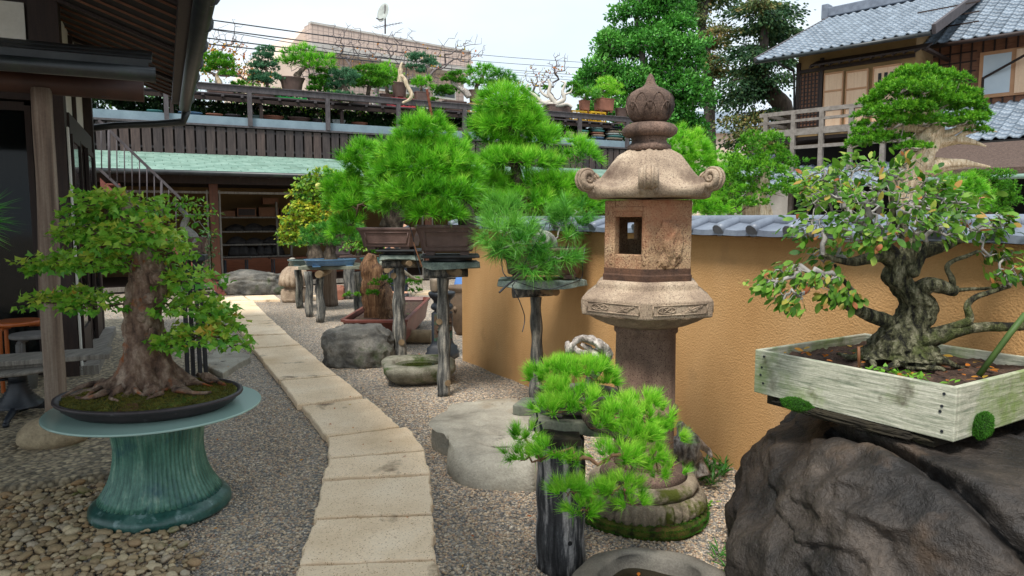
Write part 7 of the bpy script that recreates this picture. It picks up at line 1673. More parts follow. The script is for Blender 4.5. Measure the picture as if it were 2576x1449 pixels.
def weeds(label, spots, name='low_plant', sh='grass', size=.075, m='broadleaf', n=26):
    mb = MB()
    for (px, py) in spots:
        g = G(px, py); k = n; a = RNG.uniform(0, 6.28, k); D = np.column_stack([np.cos(a), np.sin(a), RNG.uniform(.2, 1.2, k)]); C = g + D * RNG.uniform(0, .03, (k, 1)); C[:, 2] = np.maximum(C[:, 2], .0) + RNG.uniform(0, .03, k)
        leaves(mb, C, D, nrm(V3(0, 0, 1) - D * .3 + RNG.normal(0, .2, D.shape)), size * RNG.uniform(.6, 1.2, k), sh, RNG.uniform(.3, .7, k))
    tag(mb.build(name, M[m]), label, 'plant', 'small plants on the gravel')
weeds('dark green grassy plant between the driftwood stump and the dark boulder', [(1765, 1215), (1785, 1195), (1805, 1185), (1775, 1180), (1800, 1210), (1820, 1180), (1790, 1225), (1815, 1200), (1760, 1190)])
weeds('tiny green sprout beside the mossy lantern base', [(1785, 1275), (1775, 1285)], sh='oval', size=.035, n=9, m='maple')
weeds('small grassy tuft right of the near basin', [(1810, 1400), (1800, 1410)], size=.05, n=18)
weeds('leafy green tuft at the bottom between the near basin and the dark boulder', [(1845, 1425), (1860, 1440), (1835, 1445)], size=.06)
# flagstone by the maple
m = MB(); rough_slab(m, [G(505, 915, .05), G(560, 940, .05), G(636, 898, .05), G(560, 868, .05)], .06, .08, amp=.02, seed=44); tag(m.build('flagstone', M['palerock'], org=(0, 0, 0)), 'pale flat flagstone between the maple bonsai and the path', 'flagstone')

# ------------------------------------------------------------------ juniper, pines and others behind the wall
W_OK = dict(psc=1.3, group='bonsai standing behind the tan wall')
def wallpots(label, Y, trunk, pads, **k): return bonsai(label, Y, trunk, pads, **{**W_OK, **k})
wallpots('bright green juniper with pale dead trunk just behind the wall, right of the lantern', 6.4, [(1925, 600, 34), (1912, 560, 34), (1900, 520, 30), (1905, 480, 20), (1925, 440, 12), (1920, 400, 7)],
         [(1915, 378, 58, 32), (1880, 420, 56, 30), (1960, 415, 52, 32), (1905, 450, 72, 28, -.15), (1985, 440, 34, 24), (1850, 480, 60, 30), (1940, 490, 60, 26, -.15), (1845, 520, 34, 20), (1890, 520, 44, 14, -.3), (1995, 470, 30, 20)], kind='juniper', pot=(1840, 2000, 590, 640), dens=330, Ln=.032, n=8, barkm='deadwood', flute=5, fl=.14, tw=.08, per=6, trough=.15)
wallpots('round dense pine dome behind the wall, touching the lantern roof', 8.6, [(1715, 640, 14), (1712, 560, 13), (1718, 480, 10), (1715, 400, 6)], [(1705, 385, 64, 44), (1745, 415, 46, 38), (1670, 400, 30, 34), (1720, 440, 70, 36), (1640, 520, 60, 24), (1735, 525, 72, 26), (1790, 530, 46, 20), (1590, 515, 50, 22), (1700, 480, 60, 30)], pot=(1660, 1770, 640, 690), dens=150, Ln=.10, w=.006, n=30, per=4, t0=.6)
wallpots('small fluffy pine between the pine dome and the juniper', 9.5, [(1838, 620, 9), (1838, 500, 8), (1838, 430, 5)], [(1838, 428, 36, 26), (1820, 470, 40, 26), (1850, 500, 44, 26), (1825, 540, 40, 20)], pot=(1800, 1870, 620, 660), dens=150, Ln=.09, w=.006, n=26, per=3, t0=.6)
wallpots('low bright round pine behind the wall at the far right', 9.0, [(2400, 600, 9), (2400, 540, 8), (2402, 480, 5)], [(2402, 478, 48, 28), (2370, 500, 36, 24), (2440, 505, 40, 26), (2405, 520, 54, 24)], pot=(2350, 2450, 600, 640), dens=150, Ln=.09, w=.006, n=28, per=3, t0=.6)
wallpots('dull green tiered conifer behind the wall by the entrance', 11.0, [(2490, 640, 10), (2488, 560, 9), (2490, 500, 7), (2488, 450, 4)], [(2485, 446, 46, 18), (2462, 462, 34, 14), (2510, 480, 44, 18), (2470, 495, 44, 16), (2515, 515, 44, 18), (2475, 535, 44, 18), (2530, 495, 26, 14)], kind='juniper', pot=(2430, 2540, 620, 660), dens=170, Ln=.045, n=7, t0=.35, per=4)
def big_juniper():
    Y = 8.4; root = thing('juniper_bonsai', P(2270, 640, Y), 'large juniper with dense green cloud crown over sweeping pale driftwood trunk', 'bonsai', None)
    m = MB(); base = P(2270, 640, Y); pot_mesh(m, base, 1.1, .7, .3, 'rect', .4); m.build('pot', M['pot_brown'], root)
    tr = [(2262, 610, 20), (2268, 520, 24), (2275, 465, 32), (2290, 425, 38), (2312, 385, 34), (2335, 350, 26), (2352, 320, 20), (2345, 290, 14), (2320, 260, 9)]
    tm = MB(); q = bark_tube(tm, trunk_px(tr, Y), 50, 30, .18, 5, flute=7, fl=.20, tw=.05)
    def jin(pts, fl=.2): a = smooth_path(trunk_px(pts, Y), 26); tm.tube(a[:, :3], a[:, 3], 12, rough=.25, rs=6, flute=4, fl=fl, tw=.1)
    jin([(2290, 425, 22), (2330, 425, 20), (2370, 415, 15), (2410, 410, 10), (2450, 414, 6), (2492, 420, 2)]); jin([(2310, 440, 12), (2350, 430, 10), (2400, 420, 7), (2460, 412, 3)])
    jin([(2330, 360, 20), (2370, 355, 14), (2410, 352, 10), (2450, 358, 6), (2480, 368, 2)]); jin([(2340, 345, 14), (2390, 335, 10), (2430, 318, 6), (2470, 322, 4), (2508, 332, 1.5)])
    jin([(2325, 370, 12), (2318, 345, 10), (2315, 320, 6), (2322, 300, 3)]); jin([(2330, 330, 14), (2290, 320, 12), (2250, 330, 9), (2220, 345, 6), (2190, 350, 3)]); jin([(2345, 300, 12), (2310, 290, 9), (2270, 300, 7), (2240, 318, 5)]); jin([(2400, 350, 6), (2430, 335, 5), (2460, 330, 2)])
    tm.build('trunk', M['deadwood'], root)
    pads_ = [(2310, 203, 64, 26), (2255, 225, 50, 26), (2370, 215, 56, 26), (2415, 245, 44, 26), (2300, 240, 80, 30, -.2), (2225, 262, 48, 26), (2380, 268, 70, 24), (2430, 280, 36, 22), (2200, 295, 46, 24), (2265, 285, 66, 24, -.2), (2185, 325, 36, 20), (2240, 312, 46, 18, -.2),
             (2145, 368, 36, 20), (2190, 358, 56, 22, -.1), (2240, 352, 40, 14, -.1), (2345, 312, 56, 20, -.25), (2410, 312, 60, 22, -.1), (2458, 300, 28, 20), (2300, 375, 44, 12, -.25), (2455, 332, 30, 14), (2165, 340, 30, 16)]
    pd = pads_px(pads_, Y, .85); T = np.concatenate([c + (runit(6) * [1, 1, .3]) * r * .7 for c, r in pd]); A, par, R_, kids, ns = grow(q[10:, :3], q[10:, 3], T, .12, .3, rt=.006); bm_ = MB(); tubes_from(bm_, A, par, R_, kids, ns, 6, True, .04); bm_.build('branches', M['driftgrey'], root)
    cm = juniper_crown([(c, r * 1.18) for c, r in pd], 250, .045, 9, .52, seed=9); cm.build('crown', M['juniper'], root)
big_juniper()

# ------------------------------------------------------------------ benches and bonsai in the middle of the yard
def bench(label, x0, x1, y, Y, posts, w=.5):
    a, b = P(x0, y, Y), P(x1, y, Y); z = a[2]; t = thing('plank_bench', ((a[0] + b[0]) / 2, Y, 0), label, 'bench', 'plank benches in the yard')
    for k in range(2):
        m = MB(); m.par((a[0], Y - w / 2 + k * (w / 2 + .01), z - .05), ((b[0] - a[0]), .15, 0), (-.02, w / 2 - .01, 0), (0, 0, .05)); m.build('plank', M['plank'], t, bevel=.006)
    for px, yy, pl in posts:
        c = P(px, y, yy); m = MB(); q = [V3(c[0] + .012 * math.sin(i + px), yy, (z - .14) * i / 9) for i in range(10)]; m.tube(q, .062 if pl == 0 else .07, 14, rough=.22, rs=9, flute=5, fl=.06); m.build('leg', M['barkpost'], t)
    m = MB(); c = P(posts[0][0], y, Y); m.tube([V3(c[0] + .08, Y - .34, z - .11), V3(c[0] + .02, Y + .45, z - .11)], .055, 14, rough=.05); m.build('bearer', M['logend'], t)
bench('weathered plank bench holding the blue oval tray bonsai', 762, 935, 668, 10.8, [(803, 10.8, 0), (775, 11.4, 0), (900, 11.3, 1)])
bench('second plank bench farther back under the purple pot', 738, 990, 660, 12.4, [(970, 12.4, 1), (750, 12.5, 0)], .6)
def tree_stump(label, x0, x1, y0, y1, Y, mt):
    a, b = P(x0, y1, Y), P(x1, y0, Y); r = (b[0] - a[0]) / 2; m = MB(); m.tube([V3((a[0] + b[0]) / 2, Y, (b[2]) * i / 8) for i in range(9)], [r * (1.1 - .02 * i) for i in range(9)], 20, rough=.12, rs=4, flute=7, fl=.04); tag(m.build('stump_post', M[mt]), label, 'post', 'old wooden posts behind the bench')
tree_stump('thick pale weathered wooden post behind the blue tray bench', 808, 846, 668, 765, 12.9, 'column')
tree_stump('dark split wooden post behind the bench, right of the pale post', 866, 893, 668, 745, 14.0, 'barkpost')
c = G(852, 752); m = MB(); rock(m, (c[0], c[1], .1), (.13, .12, .17), 4, 4, .6, .1, cut=-.7); tag(m.build('red_brick_stone', M['pot_terra']), 'small reddish block of stone beside the pale post', 'stone')
def mushroom_lantern():
    g = G(732, 762); Y = g[1] + .25; X = g[0]; t = thing('mushroom_lantern', (X, Y, 0), 'small squat stone lantern with a ribbed mushroom cap beside the path', 'stone lantern'); z = lambda py: P(732, py, Y)[2]; s = Y / FPX
    m = MB(); rock(m, (X, Y, .13), (29 * s, 27 * s, .15), 6, 5, .45, .05, cut=-.9); m.build('base', M['lantern'], t)
    m = MB(); m.lathe([(22 * s, .24), (23 * s, .3), (22 * s, z(708))], (X, Y, 0), 8, rot=.3, sm=False); m.build('body', M['lantern'], t, bevel=.015)
    m = MB(); Z0 = z(718); H = z(667) - Z0
    m.lathe([(20 * s, .02), (33 * s, 0), (37.5 * s, H * .06), (38 * s, H * .25), (35.5 * s, H * .5), (29 * s, H * .74), (18 * s, H * .92), (6 * s, H)], (X, Y, Z0), 120, fn=lambda th, i, r: r * (1 - .10 * np.exp(-((((th * 9 / math.pi) % 1) - .5) / .09) ** 2) * (1 if i > 0 else 0)) + (0 if i > 2 else .01 * np.cos(th * 18))); m.build('cap', M['lantern'], t)
    m = MB(); rock(m, P(735, 655, Y), (.06, .05, .05), 2, 4); m.build('finial', M['palerock'], t)
mushroom_lantern()
YB = dict(group='bonsai on the yard benches')
bonsai('yellow green maple bonsai in a grey green tray at the left of the benches', 11.9, [(795, 650, 22), (792, 632, 18), (785, 610, 12), (772, 580, 9), (765, 545, 5)],
       [(758, 528, 34, 18), (790, 540, 30, 18), (745, 555, 38, 20), (785, 565, 40, 20), (735, 585, 34, 20), (775, 595, 40, 20), (722, 608, 22, 16), (750, 612, 26, 14), (800, 590, 30, 20)], 'leaf', (730, 812, 652, 668), 'pot_greygreen', 'oval', dens=420, leaf=.062, leafm='yellowleaf', t0=.38, tv=.22, soilm='moss', shape='maple', **YB)
bonsai('small pine with a mossy trunk in the blue oval tray', 10.75, [(832, 655, 17), (830, 635, 15), (836, 615, 12), (850, 595, 8), (845, 575, 5)],
       [(840, 572, 36, 18), (800, 590, 42, 18, -.1), (868, 585, 40, 18), (815, 610, 30, 14, -.2), (885, 605, 34, 16), (785, 612, 30, 14), (860, 560, 30, 14, .3)], 'pine', (773, 890, 651, 669), 'pot_blue', 'oval', dens=130, Ln=.09, w=.008, n=20, t0=.55, soilm='moss', leafm='pinedark', potflare=.9, **YB)
bonsai('leafy quince bonsai with one round yellow fruit, tallest on the benches', 12.2, [(850, 640, 14), (845, 590, 13), (838, 555, 11), (820, 530, 9), (815, 500, 7), (825, 470, 4)],
       [(815, 445, 40, 18), (780, 465, 36, 20), (840, 465, 46, 24), (765, 492, 34, 20), (810, 490, 50, 24), (858, 495, 34, 24), (785, 512, 40, 16), (845, 520, 30, 14)], 'leaf', (820, 880, 640, 660), 'pot_brown', 'rect', dens=330, leaf=.085, leafm='yellowleaf', t0=.22, tv=.2, shape='oval', **YB)
bonsai('pale flowering yellow green bonsai under the quince', 12.0, [(868, 630, 10), (862, 600, 9), (850, 575, 7), (840, 550, 4)], [(835, 530, 34, 14), (860, 545, 36, 16), (820, 552, 34, 16), (850, 570, 40, 14), (880, 560, 24, 14)], 'leaf', (842, 879, 619, 643), 'pot_purple', 'rect', dens=420, leaf=.05, leafm='yellowleaf', t0=.6, tv=.3, shape='small', **YB)
bonsai('low green bonsai in a brown oval pot at the right end of the bench', 11.6, [(900, 645, 7), (905, 630, 6), (912, 618, 4)], [(905, 612, 34, 12), (925, 628, 26, 12), (885, 625, 24, 10)], 'leaf', (858, 918, 643, 662), 'pot_brown', 'oval', dens=420, leaf=.05, leafm='maple', t0=.45, shape='small', **YB)
bonsai('feathery green bonsai in a small teal pot by the twisted juniper', 11.0, [(930, 645, 5), (930, 630, 4)], [(928, 622, 26, 16), (945, 632, 20, 12)], 'juniper', (908, 956, 648, 662), 'pot_teal', 'oval', dens=200, Ln=.04, **YB)
q = P(801, 468, 11.4); m = MB(); m.lathe([(.002, -.052), (.03, -.045), (.05, -.018), (.052, .01), (.04, .038), (.018, .048), (.003, .043)], q, 20, fn=lambda th, i, r: r * (1 + .03 * np.sin(3 * th))); tag(m.build('quince_fruit', M['fruit']), 'round pale yellow quince fruit hanging in the leafy bonsai', 'fruit')

bonsai('grey twigged leafy bonsai in a brown pot behind the maple', 6.4, [(492, 612, 15), (480, 590, 13), (462, 568, 10), (470, 545, 7), (452, 525, 5)], [(440, 512, 44, 16), (490, 515, 40, 16), (410, 520, 34, 16), (520, 538, 30, 14), (470, 540, 46, 14), (530, 585, 22, 12), (500, 560, 30, 14), (480, 640, 20, 10, -.15), (385, 530, 26, 14)], 'leaf', (452, 512, 596, 640), 'pot_brown', 'rect', dens=300, leaf=.045, leafm='maple', t0=.5, tv=.2, barkm='palebark', shape='oval', per=14, rt=.0018)
def blackstand():
    x = P(482, 650, 6.4)[0]; z = P(482, 640, 6.4)[2]; t = thing('flower_stand', (x, 6.4, 0), 'tall black stand under the grey twigged bonsai behind the maple', 'stand'); m = MB(); m.box((x, 6.4, z - .03), (.25, .25, .05), .3); m.build('top', M['blackmetal'], t, bevel=.006)
    for sx in (-1, 1):
        for sy in (-1, 1): m = MB(); m.beam((x + sx * .05, 6.4 + sy * .05, z - .056), (x + sx * .06, 6.4 + sy * .06, 0), .03, .03); m.build('leg', M['blackmetal'], t)
    # ivy-like green on the pillar side
    c = bp(bh(541, 640, -.2)[0], -.35, 0); 
blackstand()
bonsai('narrow dark green shrub hanging beside the brown gallery pillar', 13.5, [(520, 700, 8), (520, 640, 7), (520, 600, 5)], [(522, 600, 14, 24), (526, 640, 14, 26), (518, 670, 16, 22), (512, 625, 14, 22)], 'leaf', None, dens=300, leaf=.07, leafm='hedge', t0=.6, shape='oval', name='shrub', cat='shrub')

# ------------------------------------------------------------------ people glimpsed behind the stands
M['navy'] = mat('navy_cloth', [L(26, 32, 44), L(40, 48, 62)], 6, rough=.9, bmp=(.2, .01)); M['skin'] = mat('skin', [L(190, 140, 112), L(204, 156, 126)], 4, rough=.6, bmp=None); M['shirt'] = mat('grey_shirt', [L(70, 74, 80), L(86, 90, 96)], 4, rough=.9, bmp=(.2, .01)); M['hair'] = mat('hair', [L(20, 17, 16), L(34, 28, 26)], 20, rough=.6, bmp=None); M['jeans'] = mat('blue_cloth', [L(72, 110, 170), L(96, 138, 196)], 5, rough=.9, bmp=(.4, .02))
def skin_body(name, verts, edges, radii, mats, parent, root=0, sub=2):
    base = np.array(parent.location); me = bpy.data.meshes.new(name); me.from_pydata([tuple(np.array(v) - base) for v in verts], edges, []); o = bpy.data.objects.new(name, me); COL.objects.link(o); o.parent = parent
    me.materials.append(mats); sk = o.modifiers.new('skin', 'SKIN'); sk.use_smooth_shade = True
    sv = me.skin_vertices[0].data if len(me.skin_vertices) else None
    if sv is None:
        bpy.context.view_layer.objects.active = o; sv = me.skin_vertices[0].data
    for i, r in enumerate(radii): sv[i].radius = (r, r) if np.isscalar(r) else r
    sv[root].use_root = True; s = o.modifiers.new('s', 'SUBSURF'); s.levels = s.render_levels = sub; return o
def person():
    g = G(1018, 748); x, y = g[0] - .12, g[1]; t = thing('person', (x, y, 0), 'person in dark trousers and black shoes standing behind the log posts', 'person')
    B = lambda a, b, c: (x + a, y + b, c)
    V = [B(0, 0, .95), B(0, -.01, 1.12), B(0, -.02, 1.3), B(0, -.01, 1.42), B(0, 0, 1.50), B(0, -.01, 1.57), B(0, -.015, 1.64),
         B(-.09, 0, .9), B(-.10, -.02, .5), B(-.10, .02, .1), B(-.10, -.08, .04), B(.09, 0, .9), B(.11, -.04, .5), B(.14, .0, .1), B(.17, -.10, .04),
         B(-.18, 0, 1.40), B(-.23, .01, 1.14), B(-.22, -.08, .92), B(.18, 0, 1.40), B(.23, .01, 1.14), B(.22, -.08, .92), B(-.22, -.10, .86), B(.22, -.10, .86)]
    E = [(0, 1), (1, 2), (2, 3), (3, 4), (4, 5), (5, 6), (0, 7), (7, 8), (8, 9), (9, 10), (0, 11), (11, 12), (12, 13), (13, 14), (3, 15), (15, 16), (16, 17), (3, 18), (18, 19), (19, 20), (17, 21), (20, 22)]
    R_ = [.13, .13, .15, .12, .055, .085, .09, .095, .065, .045, .04, .095, .065, .045, .04, .06, .045, .032, .06, .045, .032, .03, .03]
    b = skin_body('body', V, E, R_, M['skin'], t)
    # clothes follow the body
    tr = [0, 7, 8, 9, 11, 12, 13]; mp = {v: i for i, v in enumerate(tr)}; skin_body('trousers', [V[i] for i in tr], [(mp[a], mp[c]) for a, c in ((0, 7), (7, 8), (8, 9), (0, 11), (11, 12), (12, 13))], [R_[i] * 1.2 for i in tr], M['navy'], t)
    sh = [0, 1, 2, 3, 15, 16, 18, 19]; mp = {v: i for i, v in enumerate(sh)}; skin_body('shirt', [V[i] for i in sh], [(mp[a], mp[c]) for a, c in ((0, 1), (1, 2), (2, 3), (3, 15), (15, 16), (3, 18), (18, 19))], [R_[i] * 1.18 for i in sh], M['shirt'], t)
    for k in (9, 13):
        m = MB(); c = V3(*V[k]); rock(m, (c[0] + (.02 if k == 13 else 0), c[1] - .07, .045), (.05, .14, .05), 2, 4, .8, .03, cut=-.8); m.build('shoe', M['blackplastic'], t)
    m = MB(); rock(m, V3(*V[6]) + V3(0, .012, .02), (.095, .105, .115), 3, 4, 1, .03, cut=-.25); m.build('hair', M['hair'], t)
    for sx in (-1, 1):
        hnd = V3(*V[21 if sx < 0 else 22])
        for f in range(5):
            m = MB(); o_ = V3((f - 2) * .011 * sx, -.01, -.02); L2 = [.05, .065, .07, .062, .045][f]; m.tube([hnd + o_, hnd + o_ + V3(0, -.008, -L2 * .55), hnd + o_ + V3(0, -.018, -L2)], [.008, .0075, .005], 8); m.build('finger', M['skin'], t)
    m = MB(); f = V3(*V[6])
    m.tube([f + V3(0, -.088, .0), f + V3(0, -.108, -.025), f + V3(0, -.09, -.03)], [.008, .014, .008], 8); m.build('nose', M['skin'], t)
    for sx in (-1, 1): m = MB(); m.lathe([(.002, -.012), (.012, 0), (.002, .012)], f + V3(sx * .032, -.082, .008), 10); m.build('eye', M['hair'], t)
    m = MB(); m.beam(f + V3(-.022, -.09, -.05), f + V3(.022, -.09, -.05), .008, .006); m.build('mouth', M['pot_terra'], t)
    for sx in (-1, 1): m = MB(); rock(m, f + V3(sx * .088, .0, -.005), (.012, .02, .03), 2, 4, 1, .03, cut=-1); m.build('ear', M['skin'], t)
person()
def blue_cloth():
    Y = 10.4; m = MB(); pts = []; n = 18
    for i in range(n + 1):
        f = i / n; row = []
        for j in range(13):
            g = j / 12; x0 = 1142 + 12 * (1 - f); x1 = 1230; px = x0 + (x1 - x0) * g; py = 664 + 62 * f; c = P(px, py, Y + .05 * math.sin(g * 14 + f * 2) - .2 * f * (1 - g)); row.append(c)
        pts += row
    F = [(i * 13 + j, i * 13 + j + 1, (i + 1) * 13 + j + 1, (i + 1) * 13 + j) for i in range(n) for j in range(12)]; m.add(pts, F, 0, .5, True); o = tag(m.build('draped_cloth', M['jeans']), 'blue cloth hanging behind the brown urn at the wall end', 'cloth'); s = o.modifiers.new('s', 'SOLIDIFY'); s.thickness = .02
    t = thing('folding_table', P(1180, 664, Y + .1), 'dark trestle table behind the wall end under the blue cloth', 'table'); a = P(1142, 664, Y); m = MB(); m.par((a[0], Y + .03, a[2] - .03), (1.4, 0, 0), (0, .7, 0), (0, 0, .035)); m.build('tabletop', M['darkwood'], t)
    for sx in (.05, 1.3):
        for sy in (.08, .65): m = MB(); m.tube([(a[0] + sx, Y + sy, 0), (a[0] + sx, Y + sy, a[2] - .03)], .02, 8); m.build('leg', M['blackmetal'], t)
blue_cloth()

# ------------------------------------------------------------------ porch furniture
M['orangestool'] = mat('stool_wood', [L(150, 74, 30), L(180, 96, 42)], 3, (1, 4, 1), rough=.3, bmp=None, spec=.5); M['greystool'] = mat('stool_grey', [L(92, 90, 88), L(124, 120, 116)], 5, (1, 5, 1), rough=.7, bmp=(.2, .004)); M['zinc'] = mat('zinc', [L(130, 134, 136), L(160, 164, 166)], 8, rough=.4, metal=.6, bmp=None); M['pinkgrip'] = mat('pink_grip', [L(190, 90, 90), L(204, 104, 104)], 4, bmp=None)
def stool(label, px, py, Y, r, m_, h=None):
    c = P(px, py, Y); z = c[2] if h is None else h; t = thing('stool', (c[0], Y, .06), label, 'stool', 'round bentwood stools'); m = MB(); m.lathe([(r * .97, z - .035), (r, z - .03), (r, z - .008), (r * .97, z)], (c[0], Y, 0), 36); m.build('seat', M[m_], t)
    for k in range(3):
        a = .5 + k * 2.094; u = V3(math.cos(a), math.sin(a), 0); C = V3(c[0], Y, 0); pts = [C + u * r * .45 + V3(0, 0, z - .045), C + u * (r * .85) + V3(0, 0, z - .047), C + u * (r * 1.02) + V3(0, 0, z - .065), C + u * (r * 1.08) + V3(0, 0, z - .12), C + u * (r * 1.1) + V3(0, 0, .06)]
        m = MB(); q = smooth_path(np.array(pts), 20); w = V3(-u[1], u[0], 0)
        for i in range(19): m.beam(q[i], q[i + 1] + (q[i + 1] - q[i]) * .05, .045, .022, up=tuple(w)) if False else m.tube([q[i], q[i + 1]], .018, 8, cap=False)
        m.build('leg', M[m_], t)
stool('orange varnished round stool on the porch behind the grey one', 42, 806, 6.35, .20, 'orangestool')
stool('weathered grey round stool on the porch in front of the orange one', 82, 838, 5.95, .17, 'greystool')
c = P(68, 880, 6.3); m = MB(); t = thing('bucket', (c[0], 6.3, .06), 'small zinc bucket with a pink grip between the porch stools', 'bucket'); m.lathe([(.06, .06), (.085, .30), (.09, .31), (.082, .31), (.056, .08)], (c[0], 6.3, .0), 24, capt=False, fn=lambda th, i, r: r); m.build('pail', M['zinc'], t); m = MB(); m.tube([(c[0] - .06, 6.25, .33), (c[0] + .05, 6.25, .335)], .014, 10); m.build('grip', M['pinkgrip'], t)
def porch_table():
    X, Y = -3.86, 5.42; zt = .52; t = thing('porch_table', (X, Y, .06), 'grey plank table on a black cast iron screw base under the porch', 'table')
    m = MB(); m.box((X + .05, Y + .05, zt - .02), (1.15, .36, .04), .45); m.build('plank_top', M['greywood'], t, bevel=.006); m = MB(); m.lathe([(.29, zt - .10), (.30, zt - .09), (.30, zt - .075), (.28, zt - .07)], (X, Y, 0), 40); m.lathe([(.02, zt - .07), (.02, zt - .045)], (X, Y, 0), 8); m.box((X, Y, zt - .056), (.5, .2, .03), .45); m.build('turning_disc', M['greywood'], t)
    m = MB(); pr = [(.03, zt - .1), (.03, .40), (.065, .395), (.065, .33)] + [(.06 + (.012 if i % 2 else 0) + .0004 * i * i, .33 - i * .011) for i in range(18)] + [(.08, .13), (.06, .10)]; m.lathe(pr[::-1], (X, Y, 0), 32); m.tube([(X - .02, Y - .04, .36), (X - .14, Y - .10, .355)], .012, 8); m.build('screw_column', M['blackmetal'], t)
    for k in range(4):
        a = .35 + k * math.pi / 2; u = V3(math.cos(a), math.sin(a), 0); m = MB(); m.tube([V3(X, Y, .14) + u * .04, V3(X, Y, .13) + u * .16, V3(X, Y, .10) + u * .30, V3(X, Y, .08) + u * .34], [.035, .028, .022, .018], 12); m.tube([V3(X, Y, .06) + u * .34, V3(X, Y, .09) + u * .34], .022, 12); m.build('foot', M['blackmetal'], t)
porch_table()
# close pine spray at the left edge
t = thing('pine_spray', P(-25, 560, 1.7), 'tip of a long needled pine branch poking in from the left edge', 'pine branch'); m = MB(); m.tube([P(-300, 620, 1.9), P(-120, 580, 1.8), P(-35, 552, 1.7)], [.012, .010, .006], 8); m.build('branch', M['twig'], t)
m = MB(); k = 60; c = P(-38, 552, 1.7); needles(m, np.array([c, c + V3(-.02, .02, .02), c + V3(-.01, -.02, -.02)]), np.array([[1, -.1, .1], [.8, 0, .5], [.8, 0, -.5]]), 50, .078, .0022, .5, .6); m.build('crown', M['pinedark'], t)
# ------------------------------------------------------------------ bonsai, pots and crates on the rack
def by(px, off):      # depth Y of the rack plane under picture column px
    return PL(px, 300, F0 + EB * off, EB)[1]
def rk(label, x, trunk, pads, pot, kind='juniper', off=2.1, zsnap=True, **k):
    Y = by(x, off)
    if pot and zsnap:
        yb = pz(ZS + .035, Y, x); pot = (pot[0], pot[1], pot[2], max(pot[3], yb) if abs(pot[3] - yb) > 1 else yb)
        if pot[3] - pot[2] < 6: pot = (pot[0], pot[1], pot[3] - 8, pot[3])
    ang = math.atan2(E1[1], E1[0]); k.setdefault('per', 4); k.setdefault('rt', .008); k.setdefault('psc', 1.4)
    if kind == 'pine': k.setdefault('Ln', .15); k.setdefault('w', .016); k.setdefault('n', 14); k.setdefault('dens', 60)
    elif kind == 'juniper': k.setdefault('Ln', .075); k.setdefault('n', 7); k.setdefault('dens', 70)
    else: k.setdefault('leaf', .11); k.setdefault('dens', 60)
    return bonsai(label, Y, trunk, pads, kind, pot, group='bonsai on the rack above the gallery', ang=ang, **k)
def crate(label, x0, x1, y0, y1, off, m_):
    Y = by(x0, off); a, b = P(x0, y1, Y), P(x1, y0, Y); w = (b[0] - a[0]) / E1[0]; h = b[2] - a[2]; h = min(max(h, .2), .5); z0 = ZS + .035; t = thing('plastic_crate', (a[0], Y, z0), label, 'crate', 'plastic crates on the rack'); e = V3(E1[0], E1[1], 0); f = V3(EB[0], EB[1], 0); o = V3(a[0], Y, z0)
    m = MB()
    for p, d, L_ in ((o, e, w), (o + f * .4, e, w), (o, f, .4), (o + e * (w - .02), f, .4)):
        s_ = f if d is e else e
        for zz, hh_ in ((0, .05), (h - .05, .05)): m.par(p + V3(0, 0, zz), d * L_, s_ * .02, (0, 0, hh_))
        for q in np.linspace(0, L_ - .04, 4 if L_ < .6 else 5): m.par(p + d * q + V3(0, 0, .04), d * .04, s_ * .018, (0, 0, h - .08))
    m.par(o + V3(0, 0, .005), e * w, f * .4, (0, 0, .02)); m.build('lattice_box', M[m_], t); return z0 + h
for nm, c_ in (('cr_green', L(30, 150, 66)), ('cr_pink', L(222, 96, 104)), ('cr_yellow', L(240, 186, 30)), ('cr_orange', L(236, 178, 120))): M[nm] = mat(nm, [tuple(.8 * v for v in c_[:3]) + (1,), c_], 3, rough=.4, bmp=None)
def on_crate(label, x0, x1, y0, y1, m_, blabel, trunk, pads, pot, kind, **k):
    zt = crate(label, x0, x1, y0, y1, 1.95, m_); Y = by((x0 + x1) / 2, 2.15); yb = pz(zt, Y, (pot[0] + pot[1]) / 2); sh = yb - pot[3]
    pot = (pot[0], pot[1], pot[2], yb) if yb - pot[2] > 6 else (pot[0], pot[1], yb - 10, yb)
    rk(blabel, (x0 + x1) / 2, trunk, pads, pot, kind, 2.15, False, **k)
rk('juniper with white forked trunk, leftmost on the rack beside the eave', 553, [(556, 222, 6), (552, 205, 6), (546, 190, 4), (560, 170, 2)], [(545, 150, 26, 12), (535, 165, 22, 10), (562, 170, 24, 12), (575, 190, 16, 12), (530, 182, 16, 8)], (525, 585, 219, 235), barkm='deadwood')
rk('tall blue green juniper in an oval pot, second on the rack from the eave', 665, [(672, 225, 4), (672, 195, 4), (668, 160, 3)], [(668, 130, 16, 10), (655, 148, 20, 10), (675, 150, 16, 12), (645, 170, 18, 12), (670, 172, 24, 10), (645, 190, 18, 8), (680, 200, 22, 10), (655, 208, 26, 8)], (640, 690, 227, 243), leafm='juniperblue', potk='oval')
on_crate('green plastic crate under the many trunked pine', 703, 763, 232, 250, 'cr_green', 'spreading pine with four dark trunks in a round brown pot on the green crate', [(745, 195, 9), (752, 185, 7), (765, 172, 5), (785, 160, 3)],
         [(742, 133, 20, 8), (768, 125, 14, 8), (718, 156, 20, 8), (765, 152, 26, 10), (800, 152, 26, 10), (822, 168, 18, 9), (790, 170, 16, 6), (740, 158, 14, 6)], (706, 764, 195, 215), 'pine', potk='oval', potflare=.7, t0=.5, per=6)
rk('small dark layered conifer right of the many trunked pine', 800, [(805, 240, 4), (805, 215, 3), (808, 195, 2)], [(812, 188, 16, 8), (805, 202, 22, 7), (810, 215, 28, 8), (800, 228, 20, 6)], (778, 822, 245, 254), t0=.3, leafm='juniper')
